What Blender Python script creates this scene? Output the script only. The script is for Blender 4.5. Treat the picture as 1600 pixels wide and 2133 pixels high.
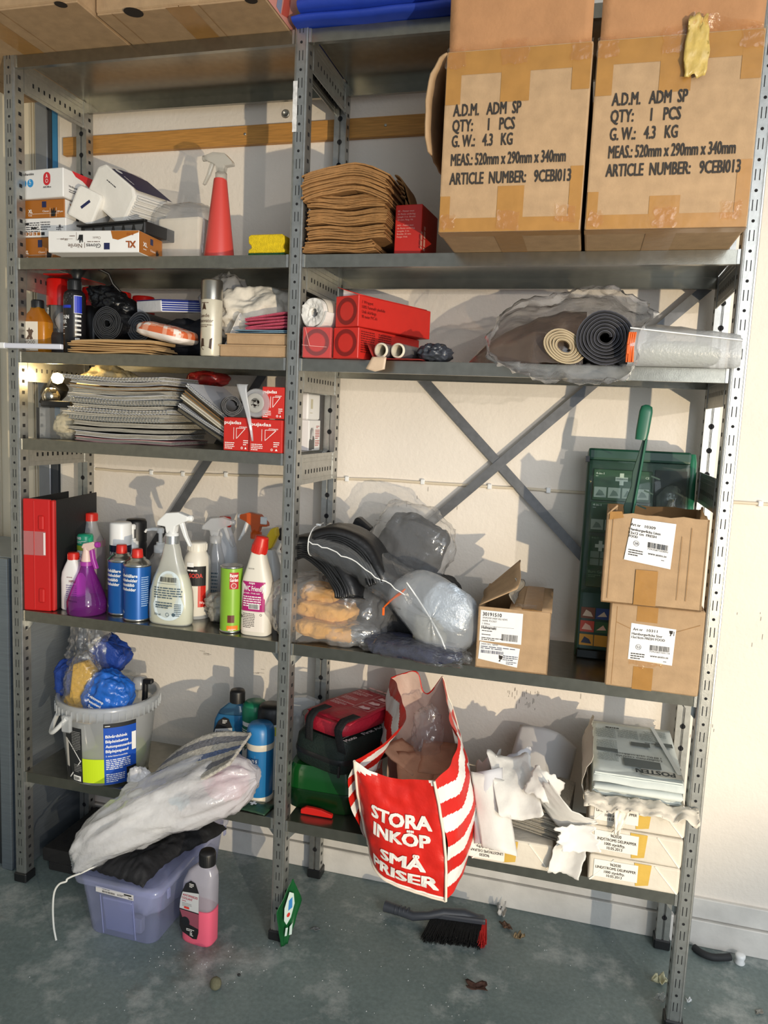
import bpy, bmesh, math, random
from mathutils import Vector, Matrix, noise
random.seed(7)
PI = math.pi
D = bpy.data
SC = bpy.context.scene
COL = SC.collection
for o in list(D.objects): D.objects.remove(o)

def lin(h):
    h = h.lstrip('#'); r = []
    for i in (0, 2, 4):
        v = int(h[i:i+2], 16) / 255
        r.append(v / 12.92 if v <= .04045 else ((v + .055) / 1.055) ** 2.4)
    return (*r, 1)

# ---------------------------------------------------------------- camera
cam_d = D.cameras.new('camera'); cam = D.objects.new('camera', cam_d); COL.objects.link(cam)
RW = [[0.965289702950227, 0.25748984874306563, 0.043758052659206126],
      [0.07348417058203752, -0.1069772549177962, -0.9915422046509772],
      [-0.2506309359439148, 0.9603410043961024, -0.12218547059021084]]
cam.matrix_world = Matrix(((RW[0][0], -RW[1][0], -RW[2][0], 1.5134),
                           (RW[0][1], -RW[1][1], -RW[2][1], -1.7643),
                           (RW[0][2], -RW[1][2], -RW[2][2], 1.3985), (0, 0, 0, 1)))
cam_d.sensor_fit = 'VERTICAL'; cam_d.sensor_height = 36; cam_d.sensor_width = 27
cam_d.lens = 1591.315 / 2133 * 36
cam_d.clip_start = .02
SC.camera = cam

# ---------------------------------------------------------------- sky, lights, exposure
w = D.worlds.new('sky'); SC.world = w; w.use_nodes = True
bg = w.node_tree.nodes['Background']
bg.inputs[0].default_value = (.80, .90, 1.0, 1); bg.inputs[1].default_value = .40

def aim(o, tgt):
    d = Vector(tgt) - o.location
    o.rotation_euler = d.to_track_quat('-Z', 'Y').to_euler()
def spot(name, loc, tgt, power, col, size, blend, rad):
    l = D.lights.new(name, 'SPOT'); l.energy = power; l.color = col
    l.spot_size = math.radians(size); l.spot_blend = blend; l.shadow_soft_size = rad
    o = D.objects.new(name, l); COL.objects.link(o); o.location = loc; aim(o, tgt); return o
# two warm spots, one low, one high, placed along the wall shadows; source unseen
spot('low_warm_spot', (3.42, -3.2, .50), (.85, .36, 2.05), 430, (1, .82, .56), 58, .35, .02)
spot('high_warm_spot', (3.42, -3.2, 1.78), (.95, .36, .45), 120, (1, .89, .78), 48, .4, .02)
# daylight through the open gate behind the camera
a = D.lights.new('gate_daylight', 'AREA'); a.shape = 'RECTANGLE'; a.size = 2.6; a.size_y = 2.4
a.energy = 60; a.color = (.86, .93, 1)
ao = D.objects.new('gate_daylight', a); COL.objects.link(ao); ao.location = (3.1, -2.7, 1.75); aim(ao, (1.1, .3, 1.0))
SC.view_settings.view_transform = 'Standard'; SC.view_settings.look = 'None'
SC.view_settings.gamma = 1; SC.view_settings.exposure = 0.0
SC.view_settings.use_curve_mapping = False

# ---------------------------------------------------------------- materials
MC = {}
def nd(nt, t, **k):
    n = nt.nodes.new(t)
    for a_, v in k.items(): setattr(n, a_, v)
    return n
def mat(name, col, rough=.5, metal=0, var=0, vs=20, bump=0, bs=200, spec=.5, emit=0, stretch=None, alpha=1, var2=None):
    if name in MC: return MC[name]
    m = D.materials.new(name); m.use_nodes = True; nt = m.node_tree
    b = nt.nodes['Principled BSDF']; L = nt.links.new
    c = lin(col) if isinstance(col, str) else col
    b.inputs['Base Color'].default_value = c; b.inputs['Roughness'].default_value = rough
    b.inputs['Metallic'].default_value = metal; b.inputs['Specular IOR Level'].default_value = spec
    tc = nd(nt, 'ShaderNodeTexCoord'); src = tc.outputs['Object']
    if stretch:
        mp = nd(nt, 'ShaderNodeMapping'); mp.inputs['Scale'].default_value = stretch; L(src, mp.inputs[0]); src = mp.outputs[0]
    if var:
        n = nd(nt, 'ShaderNodeTexNoise'); n.inputs['Scale'].default_value = vs; n.inputs['Detail'].default_value = 5; L(src, n.inputs['Vector'])
        r = nd(nt, 'ShaderNodeValToRGB'); L(n.outputs['Fac'], r.inputs[0])
        r.color_ramp.elements[0].position = .3; r.color_ramp.elements[1].position = .7
        r.color_ramp.elements[0].color = tuple(x * (1 - var) for x in c[:3]) + (1,)
        r.color_ramp.elements[1].color = (lin(var2) if var2 else tuple(min(1, x * (1 + var * .6)) for x in c[:3]) + (1,))
        L(r.outputs[0], b.inputs['Base Color'])
    if bump:
        n2 = nd(nt, 'ShaderNodeTexNoise'); n2.inputs['Scale'].default_value = bs; n2.inputs['Detail'].default_value = 3; L(src, n2.inputs['Vector'])
        bp = nd(nt, 'ShaderNodeBump'); bp.inputs['Strength'].default_value = bump; bp.inputs['Distance'].default_value = .004
        L(n2.outputs['Fac'], bp.inputs['Height']); L(bp.outputs[0], b.inputs['Normal'])
    if emit:
        b.inputs['Emission Color'].default_value = c; b.inputs['Emission Strength'].default_value = emit
    MC[name] = m; return m
def film(name, tint='#ffffff', haze=.15, hcol='#e8ebf0', gloss=.9, rough=.12, bump=.5, bs=40):
    """thin clear or milky plastic: see-through tint + milky scatter + shine at the folds"""
    if name in MC: return MC[name]
    m = D.materials.new(name); m.use_nodes = True; nt = m.node_tree; L = nt.links.new
    nt.nodes.remove(nt.nodes['Principled BSDF']); out = nt.nodes['Material Output']
    t = nd(nt, 'ShaderNodeBsdfTransparent'); t.inputs[0].default_value = lin(tint)
    d = nd(nt, 'ShaderNodeBsdfDiffuse'); d.inputs[0].default_value = lin(hcol)
    tl = nd(nt, 'ShaderNodeBsdfTranslucent'); tl.inputs[0].default_value = lin(hcol)
    md = nd(nt, 'ShaderNodeMixShader'); md.inputs[0].default_value = .4; L(d.outputs[0], md.inputs[1]); L(tl.outputs[0], md.inputs[2])
    m1 = nd(nt, 'ShaderNodeMixShader'); m1.inputs[0].default_value = haze; L(t.outputs[0], m1.inputs[1]); L(md.outputs[0], m1.inputs[2])
    g = nd(nt, 'ShaderNodeBsdfGlossy'); g.inputs['Roughness'].default_value = rough
    fr = nd(nt, 'ShaderNodeLayerWeight'); fr.inputs[0].default_value = .5
    pw = nd(nt, 'ShaderNodeMath', operation='POWER'); pw.inputs[1].default_value = 3; L(fr.outputs['Facing'], pw.inputs[0])
    mu = nd(nt, 'ShaderNodeMath', operation='MULTIPLY_ADD'); mu.inputs[1].default_value = gloss * .75; mu.inputs[2].default_value = .05 * gloss; L(pw.outputs[0], mu.inputs[0])
    m2 = nd(nt, 'ShaderNodeMixShader'); L(mu.outputs[0], m2.inputs[0]); L(m1.outputs[0], m2.inputs[1]); L(g.outputs[0], m2.inputs[2])
    if bump:
        tc = nd(nt, 'ShaderNodeTexCoord'); n = nd(nt, 'ShaderNodeTexNoise'); n.inputs['Scale'].default_value = bs; n.inputs['Detail'].default_value = 4
        L(tc.outputs['Object'], n.inputs['Vector'])
        bp = nd(nt, 'ShaderNodeBump'); bp.inputs['Strength'].default_value = bump; bp.inputs['Distance'].default_value = .004; L(n.outputs['Fac'], bp.inputs['Height'])
        L(bp.outputs[0], g.inputs['Normal']); L(bp.outputs[0], d.inputs['Normal']); L(bp.outputs[0], fr.inputs['Normal'])
    L(m2.outputs[0], out.inputs['Surface']); MC[name] = m; return m

# ---------------------------------------------------------------- mesh builder
class B:
    def __init__(s): s.v = []; s.f = []; s.m = []; s.sm = []
    def add(s, vs, fs, m=0, sm=False):
        o = len(s.v); s.v += [tuple(v) for v in vs]
        for f in fs: s.f.append(tuple(i + o for i in f)); s.m.append(m); s.sm.append(sm)
        return s
    def box(s, x0, x1, y0, y1, z0, z1, m=0, X=None):
        vs = [(x, y, z) for z in (z0, z1) for y in (y0, y1) for x in (x0, x1)]
        if X: vs = [X @ Vector(v) for v in vs]
        return s.add(vs, [(0, 2, 3, 1), (4, 5, 7, 6), (0, 1, 5, 4), (1, 3, 7, 5), (3, 2, 6, 7), (2, 0, 4, 6)], m)
    def rings(s, R, m=0, sm=True, cap=(1, 1), closed=True):
        n = len(R[0]); vs = [p for r in R for p in r]; fs = []
        k = n if closed else n - 1
        for i in range(len(R) - 1):
            for j in range(k):
                a = i * n + j; b = i * n + (j + 1) % n
                fs.append((a, b, b + n, a + n))
        s.add(vs, fs, m, sm)
        if cap[0]: s.add(R[0], [tuple(range(n))[::-1]], m)
        if cap[1]: s.add(R[-1], [tuple(range(n))], m)
        return s
    def lathe(s, prof, n=24, c=(0, 0, 0), sx=1, sy=1, m=0, cap=(1, 1), X=None, sm=True):
        R = []
        for r, z in prof:
            q = [Vector((c[0] + r * sx * math.cos(2 * PI * i / n), c[1] + r * sy * math.sin(2 * PI * i / n), c[2] + z)) for i in range(n)]
            R.append([X @ p for p in q] if X else q)
        return s.rings(R, m, sm, cap)
    def sbox(s, prof, c=(0, 0, 0), m=0, k=3.2, n=28, X=None, cap=(1, 1)):
        """super-elliptic lathe: prof = [(half width x, half depth y, z)]"""
        R = []
        for ax, ay, z in prof:
            q = []
            for i in range(n):
                t = 2 * PI * i / n; ct, st = math.cos(t), math.sin(t)
                q.append(Vector((c[0] + ax * math.copysign(abs(ct) ** (2 / k), ct), c[1] + ay * math.copysign(abs(st) ** (2 / k), st), c[2] + z)))
            R.append([X @ p for p in q] if X else q)
        return s.rings(R, m, True, cap)
    def tube(s, path, r, n=8, m=0, cap=(1, 1)):
        P = [Vector(p) for p in path]; R = []; up = Vector((0, 0, 1)); last = None
        for i, p in enumerate(P):
            t = (P[min(i + 1, len(P) - 1)] - P[max(i - 1, 0)])
            t = t.normalized() if t.length > 1e-9 else Vector((0, 0, 1))
            if last is None:
                a = t.cross(up if abs(t.z) < .9 else Vector((1, 0, 0))).normalized()
            else:
                a = (last - t * last.dot(t)); a = a.normalized() if a.length > 1e-6 else t.orthogonal().normalized()
            last = a; b = t.cross(a); rr = r[i] if isinstance(r, (list, tuple)) else r
            R.append([p + (a * math.cos(2 * PI * j / n) + b * math.sin(2 * PI * j / n)) * rr for j in range(n)])
        return s.rings(R, m, True, cap)
    def prism(s, poly, y0, y1, m=0, X=None, ax='xz', sm=False):
        def P(a, b, y): return Vector((a, y, b)) if ax == 'xz' else (Vector((y, a, b)) if ax == 'yz' else Vector((a, b, y)))
        n = len(poly); A = [P(a, b, y0) for a, b in poly] + [P(a, b, y1) for a, b in poly]
        if X: A = [X @ p for p in A]
        s.add(A, [(i, (i + 1) % n, n + (i + 1) % n, n + i) for i in range(n)], m, sm)
        s.add(A, [tuple(range(n))[::-1], tuple(range(n, 2 * n))], m)
        return s
    def grid(s, fn, nu, nv, m=0, t=0, sm=True):
        G = [[Vector(fn(i / nu, j / nv)) for i in range(nu + 1)] for j in range(nv + 1)]
        n = nu + 1; vs = [p for r in G for p in r]
        fs = [(j * n + i, j * n + i + 1, (j + 1) * n + i + 1, (j + 1) * n + i) for j in range(nv) for i in range(nu)]
        if not t: return s.add(vs, fs, m, sm)
        N = []
        for j in range(nv + 1):
            for i in range(n):
                a = G[j][min(i + 1, nu)] - G[j][max(i - 1, 0)]; b = G[min(j + 1, nv)][i] - G[max(j - 1, 0)][i]
                q = a.cross(b); N.append(q.normalized() if q.length > 1e-12 else Vector((0, 0, 1)))
        k = len(vs); vs2 = [p - N[i] * t for i, p in enumerate(vs)]
        fs2 = [tuple(x + k for x in f[::-1]) for f in fs]
        br = list(range(n)) + [j * n + nu for j in range(1, nv + 1)] + [nv * n + i for i in range(nu - 1, -1, -1)] + [j * n for j in range(nv - 1, 0, -1)]
        ed = [(br[i], br[i] + k, br[(i + 1) % len(br)] + k, br[(i + 1) % len(br)]) for i in range(len(br))]
        return s.add(vs + vs2, fs + fs2 + ed, m, sm)
    def blob(s, c, r, amp=.1, fq=6, seed=0, nu=36, nv=20, k=2.4, zmin=None, m=0, X=None, ridge=True, fn=None):
        """crumpled closed body: super-ellipsoid pushed in and out by folds"""
        R = []; c = Vector(c); nu = int(nu * 1.7); nv = int(nv * 1.7); rm = (r[0] + r[1] + r[2]) / 3; fs_ = fq * .16 / rm
        for j in range(nv + 1):
            ph = -PI / 2 + PI * j / nv; row = []
            for i in range(nu):
                th = 2 * PI * i / nu
                def sg(v, e): return math.copysign(abs(v) ** e, v)
                e = 2 / k
                d = Vector((sg(math.cos(ph), e) * sg(math.cos(th), e), sg(math.cos(ph), e) * sg(math.sin(th), e), sg(math.sin(ph), e)))
                q = Vector((d.x * r[0], d.y * r[1], d.z * r[2]))
                g = q * fs_ + Vector((seed * 3.1, seed * 1.7, seed * .9))
                h = noise.fractal(g * .6, 1, 2, 2)
                if ridge: h = h * .6 + (.35 - abs(noise.noise(g))) * .9 + (.3 - abs(noise.noise(g * 2.3 + Vector((7, 3, 1))))) * .5
                q = q * (1 + amp * h)
                if X: q = X @ q
                p = c + q
                if fn: p = Vector(fn(p))
                if zmin is not None and p.z < zmin: p.z = zmin + .0004 * (i % 2)
                row.append(p)
            R.append(row)
        return s.rings(R, m, True, (0, 0))

def mk(name, b, mats, parent=None, loc=None, rot=None, bevel=0, seg=1, flat=False, weld=False):
    me = D.meshes.new(name); me.from_pydata(b.v, [], b.f)
    if not isinstance(mats, (list, tuple)): mats = [mats]
    for m in mats: me.materials.append(m)
    me.polygons.foreach_set('material_index', b.m)
    me.polygons.foreach_set('use_smooth', [x and not flat for x in b.sm])
    if bevel or weld:
        bm = bmesh.new(); bm.from_mesh(me)
        bmesh.ops.remove_doubles(bm, verts=bm.verts, dist=1e-6)
        if bevel:
            ed = [e for e in bm.edges if len(e.link_faces) == 2 and e.calc_face_angle(0) > .6]
            bmesh.ops.bevel(bm, geom=ed, offset=bevel, segments=seg, affect='EDGES', profile=.6, clamp_overlap=True)
        bm.to_mesh(me); bm.free()
    me.update()
    o = D.objects.new(name, me); COL.objects.link(o)
    if parent: o.parent = parent
    if loc: o.location = loc
    if rot: o.rotation_euler = rot
    return o
def tag(o, label, cat, group=None):
    o['label'] = label; o['category'] = cat
    if group: o['group'] = group
    return o
def thing(name, label, cat, loc=(0, 0, 0), rz=0, group=None, rot=None):
    o = D.objects.new(name, None); COL.objects.link(o); o.empty_display_size = .05
    o.location = loc; o.rotation_euler = rot or (0, 0, rz)
    return tag(o, label, cat, group)
def struct(name, b, m, **k):
    o = mk(name, b, m, **k); o['kind'] = 'structure'; return o

# ---------------------------------------------------------------- flat print: lettering, labels, marks
TC = {}
def glyphs(s, bold):
    k = (s, bold)
    if k not in TC:
        cu = D.curves.new('t', 'FONT'); cu.body = s; cu.resolution_u = 2; cu.fill_mode = 'FRONT'
        ob = D.objects.new('t', cu); me = ob.to_mesh()
        vs = [(v.co.x, v.co.y) for v in me.vertices]; fs = [tuple(p.vertices) for p in me.polygons]
        ob.to_mesh_clear(); D.objects.remove(ob); D.curves.remove(cu)
        x0 = min(v[0] for v in vs); x1 = max(v[0] for v in vs)
        cap = .70
        if bold:
            e = .017 * bold; n0, f0, v0 = len(vs), fs, vs; vs, fs = [], []
            for i, (dx, dy) in enumerate(((-e, -e * .6), (e, -e * .6), (e, e * .6), (-e, e * .6))):
                vs += [(x + dx, y + dy, .00004 * i) for x, y in v0]; fs += [tuple(q + i * n0 for q in f) for f in f0]
        TC[k] = ([(v[0] - x0, v[1] / cap, v[2] if len(v) > 2 else 0) for v in vs], fs, x1 - x0)
    return TC[k]
def plane(o, ex=(1, 0, 0), ey=(0, 0, 1)):
    o = Vector(o); ex = Vector(ex).normalized(); ey = Vector(ey).normalized(); n = ex.cross(ey)
    return lambda x, y, h=0: o + ex * x + ey * y + n * h
def cyl(rf, a0=0, sy=1, c=(0, 0)):
    """wrap round an upright bottle; rf radius or function of z; a0 heading of x = 0 measured from the front (-y)"""
    def f(x, y, h=0):
        r = (rf(y) if callable(rf) else rf); rr = r + h; a = a0 + x / r
        return Vector((c[0] + rr * math.sin(a), c[1] - rr * math.cos(a) * sy, y))
    f.curved = True; return f
def pr(parent, name, items, m, fn, h=.0005, lab=None):
    """items: ('t',text,x,y,w,h[,bold]) ('r',x,y,w,h) ('p',[pts]) ('d',x,y,r) ('o',x,y,r0,r1) ('bar',x,y,w,h) ('ln',x,y,w,h,n)"""
    if len(items) in (2, 3) and name != 'lettering' or len(items) == 2 or len(items) > 1 and any(q in name for q in ('tape', 'notch', 'disc', 'panel', 'crease', 'column')):
        return [pr(parent, name, [it], m, fn, h + .00006 * i, lab) for i, it in enumerate(items)][0]
    b = B(); cv = getattr(fn, 'curved', False)
    def quad(x, y, w_, h_):
        n = max(1, int(abs(w_) / .006)) if cv else 1
        vs = []
        for i in range(n + 1): vs += [fn(x + w_ * i / n, y, h), fn(x + w_ * i / n, y + h_, h)]
        b.add(vs, [(2 * i, 2 * i + 2, 2 * i + 3, 2 * i + 1) for i in range(n)])
    for it in items:
        k = it[0]
        if k == 't':
            vs, fs, wd = glyphs(it[1], it[6] if len(it) > 6 else 0)
            x, y, w_, h_ = it[2:6]; kx = w_ / wd if w_ else h_
            if w_ < 0: kx = w_ / wd
            b.add([fn(x + vx * kx, y + vy * h_, h + vd) for vx, vy, vd in vs], fs)
        elif k == 'r': quad(*it[1:5])
        elif k == 'p': b.add([fn(x, y, h) for x, y in it[1]], [tuple(range(len(it[1])))])
        elif k == 'd':
            b.add([fn(it[1] + it[3] * math.cos(2 * PI * i / 18), it[2] + it[3] * math.sin(2 * PI * i / 18), h) for i in range(18)], [tuple(range(18))])
        elif k == 'o':
            n = 28; vs = []
            for i in range(n):
                c_, s_ = math.cos(2 * PI * i / n), math.sin(2 * PI * i / n)
                vs += [fn(it[1] + it[3] * c_, it[2] + it[3] * s_, h), fn(it[1] + it[4] * c_, it[2] + it[4] * s_, h)]
            b.add(vs, [(2 * i, 2 * i + 1, (2 * i + 3) % (2 * n), (2 * i + 2) % (2 * n)) for i in range(n)])
        elif k == 'bar':
            x, y, w_, h_ = it[1:5]; n = 26; rs = random.Random(5); q = x
            u = w_ / (n * 2.6)
            while q < x + w_ - u:
                a_ = u * rs.choice((1, 1, 2)); quad(q, y, a_, h_); q += a_ + u * rs.choice((1, 1, 2))
        elif k == 'ln':
            x, y, w_, h_, n = it[1:6]; rs = random.Random(int(x * 9999) + n)
            for i in range(n):
                q = 0
                while q < w_ * .96:
                    a_ = min(w_ - q, w_ * rs.uniform(.06, .22)); quad(x + q, y - i * h_, a_, h_ * .45); q += a_ + w_ * .03
                    if i == n - 1 and q > w_ * .6: break
    o = mk(name, b, m, parent)
    if lab: o['label'] = lab
    return o
def rotz(a): return Matrix.Rotation(a, 4, 'Z')
def XF(loc=(0, 0, 0), rx=0, ry=0, rz=0):
    return Matrix.Translation(loc) @ Matrix.Rotation(rz, 4, 'Z') @ Matrix.Rotation(ry, 4, 'Y') @ Matrix.Rotation(rx, 4, 'X')
def lerp(a, b, t): return a + (b - a) * t
def N3(x, y, z=0): return noise.noise(Vector((x, y, z)))

# common materials
BOARD = mat('galvanised_sheet_dimmed', '#98958a', .24, .92, .12, 60, .03, 400)  # same steel as the posts, darkened for the dark floor its lips reflect
STEEL = mat('galvanised_steel', '#b0b1ae', .36, .88, .12, 70, .04, 400)
STEELD = mat('hole_dark', '#15161a', .9)
BLK = mat('black_plastic', '#17181a', .42)
BLKF = mat('black_fabric', '#101114', .85, 0, .4, 40, .5, 300)
WHT = mat('white_plastic', '#eceeee', .32)
PAPW = mat('white_paper', '#dddbd6', .75, 0, .05, 30, .15, 120)
CARD = mat('brown_cardboard', '#ae9170', .8, 0, .12, 35, .12, 260, .3)
CARDD = mat('cardboard_inside', '#9a7750', .85, 0, .15, 35, .15, 200, .3)
TAPE = mat('brown_parcel_tape', '#a5793f', .28, 0, .1, 30, .15, 40)
CLRT = film('clear_tape', haze=.1, gloss=.9)
INK = mat('black_ink', '#2b2622', .7)
INKB = mat('true_black_ink', '#17171a', .6)
WINK = mat('white_ink', '#f2f2f0', .6)
GREYI = mat('grey_ink', '#8b8b8a', .7)
LABW = mat('white_label', '#e9e9ea', .5, 0, .03, 60, .1, 60)
RED = mat('red_plastic', '#c8281e', .35)
REDC = mat('red_carton', '#c62a22', .45, 0, .06, 30, .06, 120)
DRED = mat('dark_red_print', '#7d1614', .5)
NAVY = mat('navy_print', '#1c2450', .5)
CLEAR = film('clear_plastic_bag', haze=.16, hcol='#e6e9ee', gloss=1.0, rough=.1, bump=.6, bs=45)
MILKY = film('milky_bag', haze=.42, hcol='#e9eaec', gloss=.9, rough=.15, bump=.5, bs=45)
CLRP = film('clear_rigid_plastic', haze=.14, hcol='#e2e6ea', gloss=1, rough=.08, bump=.05)
MILKP = film('milky_rigid_plastic', haze=.55, hcol='#e3e6ea', gloss=1, rough=.2, bump=.08)
# ================================================================= the setting
def floor_mat():
    m = D.materials.new('painted_concrete'); m.use_nodes = True; nt = m.node_tree; L = nt.links.new
    b = nt.nodes['Principled BSDF']; tc = nd(nt, 'ShaderNodeTexCoord')
    def ns(sc, det=6, ro=.6):
        n = nd(nt, 'ShaderNodeTexNoise'); n.inputs['Scale'].default_value = sc; n.inputs['Detail'].default_value = det; n.inputs['Roughness'].default_value = ro
        L(tc.outputs['Object'], n.inputs['Vector']); return n.outputs['Fac']
    def ramp(s, p0, p1, c0, c1):
        r = nd(nt, 'ShaderNodeValToRGB'); L(s, r.inputs[0]); e = r.color_ramp.elements
        e[0].position = p0; e[1].position = p1; e[0].color = c0; e[1].color = c1; return r.outputs[0]
    def mix(f, a_, b_):
        x = nd(nt, 'ShaderNodeMixRGB'); L(f, x.inputs[0])
        for i, s in ((1, a_), (2, b_)):
            if isinstance(s, tuple): x.inputs[i].default_value = s
            else: L(s, x.inputs[i])
        return x.outputs[0]
    base = ramp(ns(3.5), .3, .7, lin('#647474'), lin('#7f8c8a'))
    fine = ramp(ns(90, 3), .35, .75, (.75, .75, .75, 1), (1.1, 1.1, 1.1, 1))
    mu = nd(nt, 'ShaderNodeMixRGB', blend_type='MULTIPLY'); mu.inputs[0].default_value = .8; L(base, mu.inputs[1]); L(fine, mu.inputs[2])
    k0, k1 = (0, 0, 0, 1), (1, 1, 1, 1)
    wear = ramp(ns(4.2, 9, .72), .52, .66, k0, k1)
    c = mix(wear, mu.outputs[0], lin('#a9aeac'))
    speck = ramp(ns(55, 4, .8), .69, .73, k0, k1)
    c = mix(speck, c, lin('#d0d4d3'))
    dirt = ramp(ns(2.2, 7, .7), .60, .75, k0, k1)
    c = mix(dirt, c, lin('#5f5d55'))
    L(c, b.inputs['Base Color']); b.inputs['Roughness'].default_value = .42
    rg = ramp(ns(6), .3, .7, (.3, .3, .3, 1), (.6, .6, .6, 1)); L(rg, b.inputs['Roughness'])
    bp = nd(nt, 'ShaderNodeBump'); bp.inputs['Strength'].default_value = .25; bp.inputs['Distance'].default_value = .003
    L(ns(40, 6), bp.inputs['Height']); L(bp.outputs[0], b.inputs['Normal'])
    return m
WALL = mat('painted_plaster', '#e9e1d6', .8, 0, .05, 5, .35, 90)
TRIMM = mat('painted_board', '#d9d6d0', .55, 0, .12, 14, .2, 60)
struct('floor', B().box(-2.5, 5.5, -4.2, .7, -.1, 0), floor_mat())
struct('wall_back', B().box(-.125, 3.6, .36, .5, 0, 3.2), WALL)
bb = B().box(-.12, 3.6, .34, .3605, 0, .075).box(-.12, 3.6, .347, .3605, .078, .135)
struct('baseboard_back', bb, TRIMM, bevel=.002)
struct('ceiling', B().box(-2.5, 3.6, -2.4, .7, 3.2, 3.3), mat('ceiling_paint', '#d8d4cc', .9, 0, .05, 3))
# the corner left of the shelving: a panelled gate leaf with its posts
GREY = mat('grey_profile', '#8d9198', .4, .5, .1, 20)
CREAM = mat('cream_panel', '#e6dcc6', .6, 0, .05, 8, .1, 60)
g = B().box(-1.4, -.235, .40, .44, 0, 3.2)
struct('door_1', g, CREAM)
pn = B()
for x in (-.262, -.252, -.243): pn.box(x, x + .005, .393, .401, 0, 3.2)
for x in (-.40, -.395): pn.box(x, x + .004, .393, .401, 0, 3.2)
struct('trim_1', pn, mat('cream_trim', '#cfc6b2', .5), bevel=.001)
struct('trim_2', B().box(-.2345, -.19, .385, .45, 0, 3.2), GREY, bevel=.002)
struct('trim_3', B().box(-.1895, -.165, .39, .45, 0, 3.2), mat('dark_rubber', '#3c4046', .7), bevel=.002)
struct('trim_4', B().box(-.1645, -.135, .375, .45, 1.35, 3.2), mat('blue_strip', '#2f7fb2', .5, 0, .15, 12), bevel=.002)
struct('trim_5', B().box(-.1345, -.1255, .365, .45, 0, 3.2), TRIMM)
# left side wall well beyond the frame, closes the corner
struct('wall_left', B().box(-1.55, -1.4, -4.2, .5, 0, 3.2), CREAM)
# scuffs and marks on the wall
SC1 = mat('scuff_grey', '#8d857c', .9, 0, .3, 60)
rs = random.Random(3)
its = []
for (x, z, w_, n, vert) in [(1.39, .62, .09, 26, 1), (1.27, .70, .05, 7, 1), (1.02, .70, .03, 5, 1), (.95, 1.09, .10, 6, 0), (.40, .64, .05, 5, 0), (.33, .70, .04, 4, 1), (.75, 1.03, .02, 4, 1),
                            (.58, .60, .05, 4, 0), (1.56, .66, .04, 4, 1), (2.02, .9, .2, 9, 1), (2.0, 1.3, .1, 5, 1), (1.1, 1.2, .2, 5, 1), (1.88, .6, .1, 6, 1), (1.0, 1.62, .04, 3, 1), (.72, 2.19, .02, 4, 1), (1.2, .13, .2, 5, 0)]:
    for i in range(n):
        a = rs.uniform(-.5, .5) * w_; q = rs.uniform(-.3, .3) * w_; l = rs.uniform(.004, .016)
        its.append(('r', x + a, z + q, .0012, l) if vert else ('r', x + a, z + q, l * 1.5, .001))
wb = D.objects['wall_back']
pr(wb, 'scuff_mark', its, SC1, plane((0, .36, 0)), .0006)['kind'] = 'stuff'
# wooden batten screwed to the wall, running behind both bays
WOOD = mat('pine_batten', '#c08a45', .55, 0, .22, 9, .1, 60, stretch=(2, 20, 30))
bt = thing('wall_batten', 'long pine batten screwed flat to the wall behind the top bays', 'batten', (0, .36, 2.152))
b = B().grid(lambda u, v: (lerp(-.10, .62, u), -.018, lerp(0, .052, v) + .006 * u), 1, 1)
mk('board', B().box(-.10, 1.55, -.018, 0, 0, .052), WOOD, bt, bevel=.0015, rot=(0, -.0075, 0))
for x in (-.004, .505, .92): mk('screw', B().lathe([(.004, 0), (.004, .001), (.002, .0015)], 10, X=XF((x, -.0182, .028 + .0075 * x), rx=PI / 2)), STEEL, bt)
e = B().lathe([(.011, 0), (.012, .004), (.007, .007), (.007, .004), (0, .004)], 16, X=XF((0, 0, 0), rx=PI / 2))
tag(mk('eyelet_bolt', e, STEEL, loc=(.622, .36, 2.238)), 'small round steel eyelet bolt in the wall above the batten', 'bolt')
# cable clipped along the wall
CAB = mat('cream_cable', '#d8cbb4', .5)
cp = [(-.02, 1.197), (.1, 1.196), (.22, 1.197), (.33, 1.199), (.45, 1.205), (.6, 1.209), (.75, 1.214), (.95, 1.222), (1.1, 1.221), (1.3, 1.222), (1.5, 1.223), (1.75, 1.22), (1.9, 1.223), (2.3, 1.222), (3.2, 1.22)]
P = []
for i in range(len(cp) - 1):
    for k in range(5):
        t = k / 5; P.append((lerp(cp[i][0], cp[i + 1][0], t), .3555, lerp(cp[i][1], cp[i + 1][1], t) + .003 * N3(cp[i][0] * 7 + t * 2, 3)))
ct = thing('wall_cable', 'thin cream cable clipped along the back wall behind the shelving', 'cable', (0, 0, 0))
mk('cable', B().tube(P, .0042, 6), CAB, ct)
for x, z in ((-.005, 1.197), (.205, 1.197), (.315, 1.199), (.46, 1.206), (.68, 1.213), (.845, 1.217), (1.07, 1.223), (1.26, 1.222), (1.42, 1.222), (1.95, 1.223)):
    mk('cable_clip', B().box(x - .006, x + .006, .349, .36, z - .007, z + .008), WHT, ct, bevel=.002)

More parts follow.
